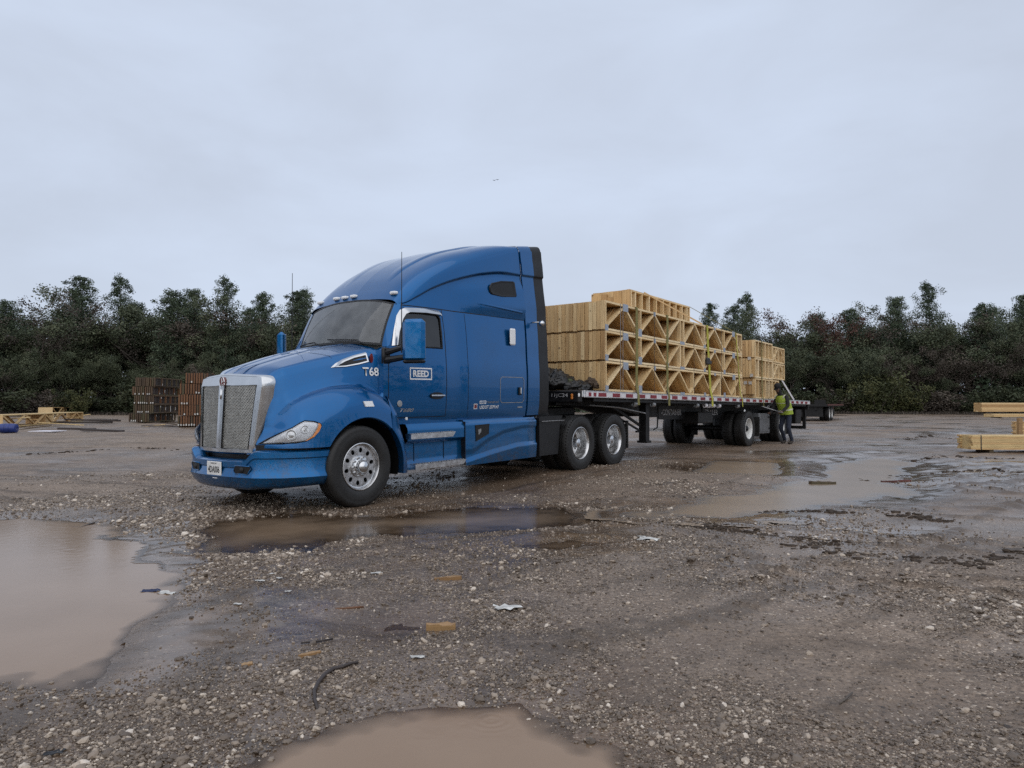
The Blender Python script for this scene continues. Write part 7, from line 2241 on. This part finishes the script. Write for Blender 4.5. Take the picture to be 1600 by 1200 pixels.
V = [(-.06, 0, .93), (.02, 0, 1.12), (.12, 0, 1.32), (.20, 0, 1.44), (.27, 0, 1.53), (.33, 0, 1.62), (.36, 0, 1.71),
     (.15, .17, 1.41), (.22, .26, 1.16), (.40, .20, .99), (.47, .17, .95),
     (.15, -.17, 1.41), (.18, -.27, 1.15), (.36, -.24, .96), (.44, -.22, .93),
     (-.05, .10, .86), (.05, .14, .48), (-.10, .16, .09), (-.05, .16, .045), (.10, .17, .035),
     (-.05, -.10, .86), (.02, -.15, .48), (-.22, -.17, .10), (-.18, -.17, .045), (-.03, -.18, .035)]
E_ = [(0, 1), (1, 2), (2, 3), (3, 4), (4, 5), (5, 6), (2, 7), (7, 8), (8, 9), (9, 10), (2, 11), (11, 12), (12, 13), (13, 14), (0, 15), (15, 16), (16, 17), (17, 18), (18, 19), (0, 20), (20, 21), (21, 22), (22, 23), (23, 24)]
Rd = [(.15, .12), (.155, .12), (.17, .13), (.10, .10), (.062, .062), (.092, .088), (.085, .08), .078, .056, .045, .032, .078, .056, .045, .032, .095, .068, .052, .05, .04, .095, .068, .052, .05, .04]
body = skin_body('body', V, E_, Rd, [M['hoodie'], M['jeans'], M['boot'], M['skin']], man)
for p_ in body.data.polygons:
    c = p_.center
    p_.material_index = 2 if c.z < .10 else (1 if c.z < .93 and abs(c.y) < .24 and c.x < .16 else (3 if (c.x > .43 and c.z < 1.0) or (c.x > .37 and 1.56 < c.z < 1.69) else 0))
# vest: shell round the torso
vb = MB(); P = []
for z, cx, rx, ry in ((.90, -.05, .185, .215), (1.0, -.02, .185, .215), (1.12, .02, .19, .215), (1.22, .07, .19, .22), (1.32, .12, .185, .215), (1.40, .155, .16, .17), (1.47, .19, .13, .12)):
    P.append([(cx + rx * math.cos(t) - .0, ry * math.sin(t), z + .06 * math.cos(t) * -1 * (.3)) for t in np.linspace(0, 2 * math.pi, 25)])
vb.grid(P); vest = vb.obj('vest', M['vest'], man, True)
tb = MB()
for (z, cx, rx, ry) in ((1.02, -.012, .192, .221), (1.24, .08, .194, .225)):
    tb.grid([[(cx + rx * math.cos(t), ry * math.sin(t), z + dz - .018 * math.cos(t)) for t in np.linspace(0, 2 * math.pi, 25)] for dz in (0, .05)])
tb.obj('reflective_band', M['vesttape'], vest, True)
sb_ = MB()
for s in (-1, 1):
    sb_.grid([[(.155 + .13 * math.cos(t), s * (.12 + w_), 1.40 + .09 * math.sin(t)) for w_ in (0, .055)] for t in np.linspace(-.3, 3.3, 9)])
sb_.obj('shoulder_tape', M['vesttape'], vest, True)
cb_ = MB(); cb_.lathe([(.098, -.02), (.10, .02), (.09, .06), (.06, .092), (.001, .102)], 20, (0, 0, 0), 'z'); cb_.add([(.06 + .11 * math.cos(t), .085 * math.sin(t), -.018 - .02 * math.cos(t)) for t in np.linspace(-1.6, 1.6, 9)], [tuple(range(9))])
cap = cb_.obj('cap', M['hoodie'], man, True, 50); cap.location = (.355, 0, 1.735); cap.rotation_euler = (0, R(28), 0)
fb_ = MB()
for s in (-1, 1):
    fb_.lathe([(.001, -.008), (.010, -.004), (.010, .004), (.001, .008)], 8, (.425, s * .033, 1.665), 'x')
fb_.obj('eyes', M['black'], body)
nb_ = MB(); nb_.prism([(.418, -.014, 1.625), (.418, .014, 1.625), (.424, .006, 1.665), (.424, -.006, 1.665)], (.022, 0, -.008)); nb_.obj('nose', M['skin'], body)
# fingers closed round the bar
for s, hx, hz in ((1, .47, .95), (-1, .44, .93)):
    y = .17 if s > 0 else -.22
    for k in range(4):
        q = MB(); yy = y - .03 + k * .02; L_ = (.9, 1.0, .95, .8)[k]
        q.tube([(hx, yy, hz + .015), (hx + .035 * L_, yy, hz + .012), (hx + .052 * L_, yy, hz - .012), (hx + .036 * L_, yy, hz - .036)], [.010, .010, .009, .008], 6); q.obj('finger', M['skin'], body, True)
    q = MB(); q.tube([(hx - .01, y - s * .03, hz), (hx + .02, y - s * .04, hz - .02), (hx + .04, y - s * .03, hz - .035)], [.012, .011, .009], 6); q.obj('thumb', M['skin'], body, True)
# the winch bar he holds: from the winch down to his hands
wa = tloc(-15.25, 1.27, 0); wa.z = 1.23; hb_ = man.matrix_basis @ Vector((.50, .0, .93))
mw = Matrix.Translation(man.location) @ Matrix.Rotation(man.rotation_euler.z, 4, 'Z')
h1 = mw @ Vector((.485, .26, .945)); h2 = mw @ Vector((.465, -.30, .925))
q = MB(); near = h1 if (h1 - wa).length < (h2 - wa).length else h2; farh = h2 if near is h1 else h1
q.tube([wa, near, farh], [.012, .014, .016], 8); o = q.obj('winch_bar', M['steelgrey'], None, True); tag(o, 'steel winch bar held by the man against the trailer rail', 'winch bar')
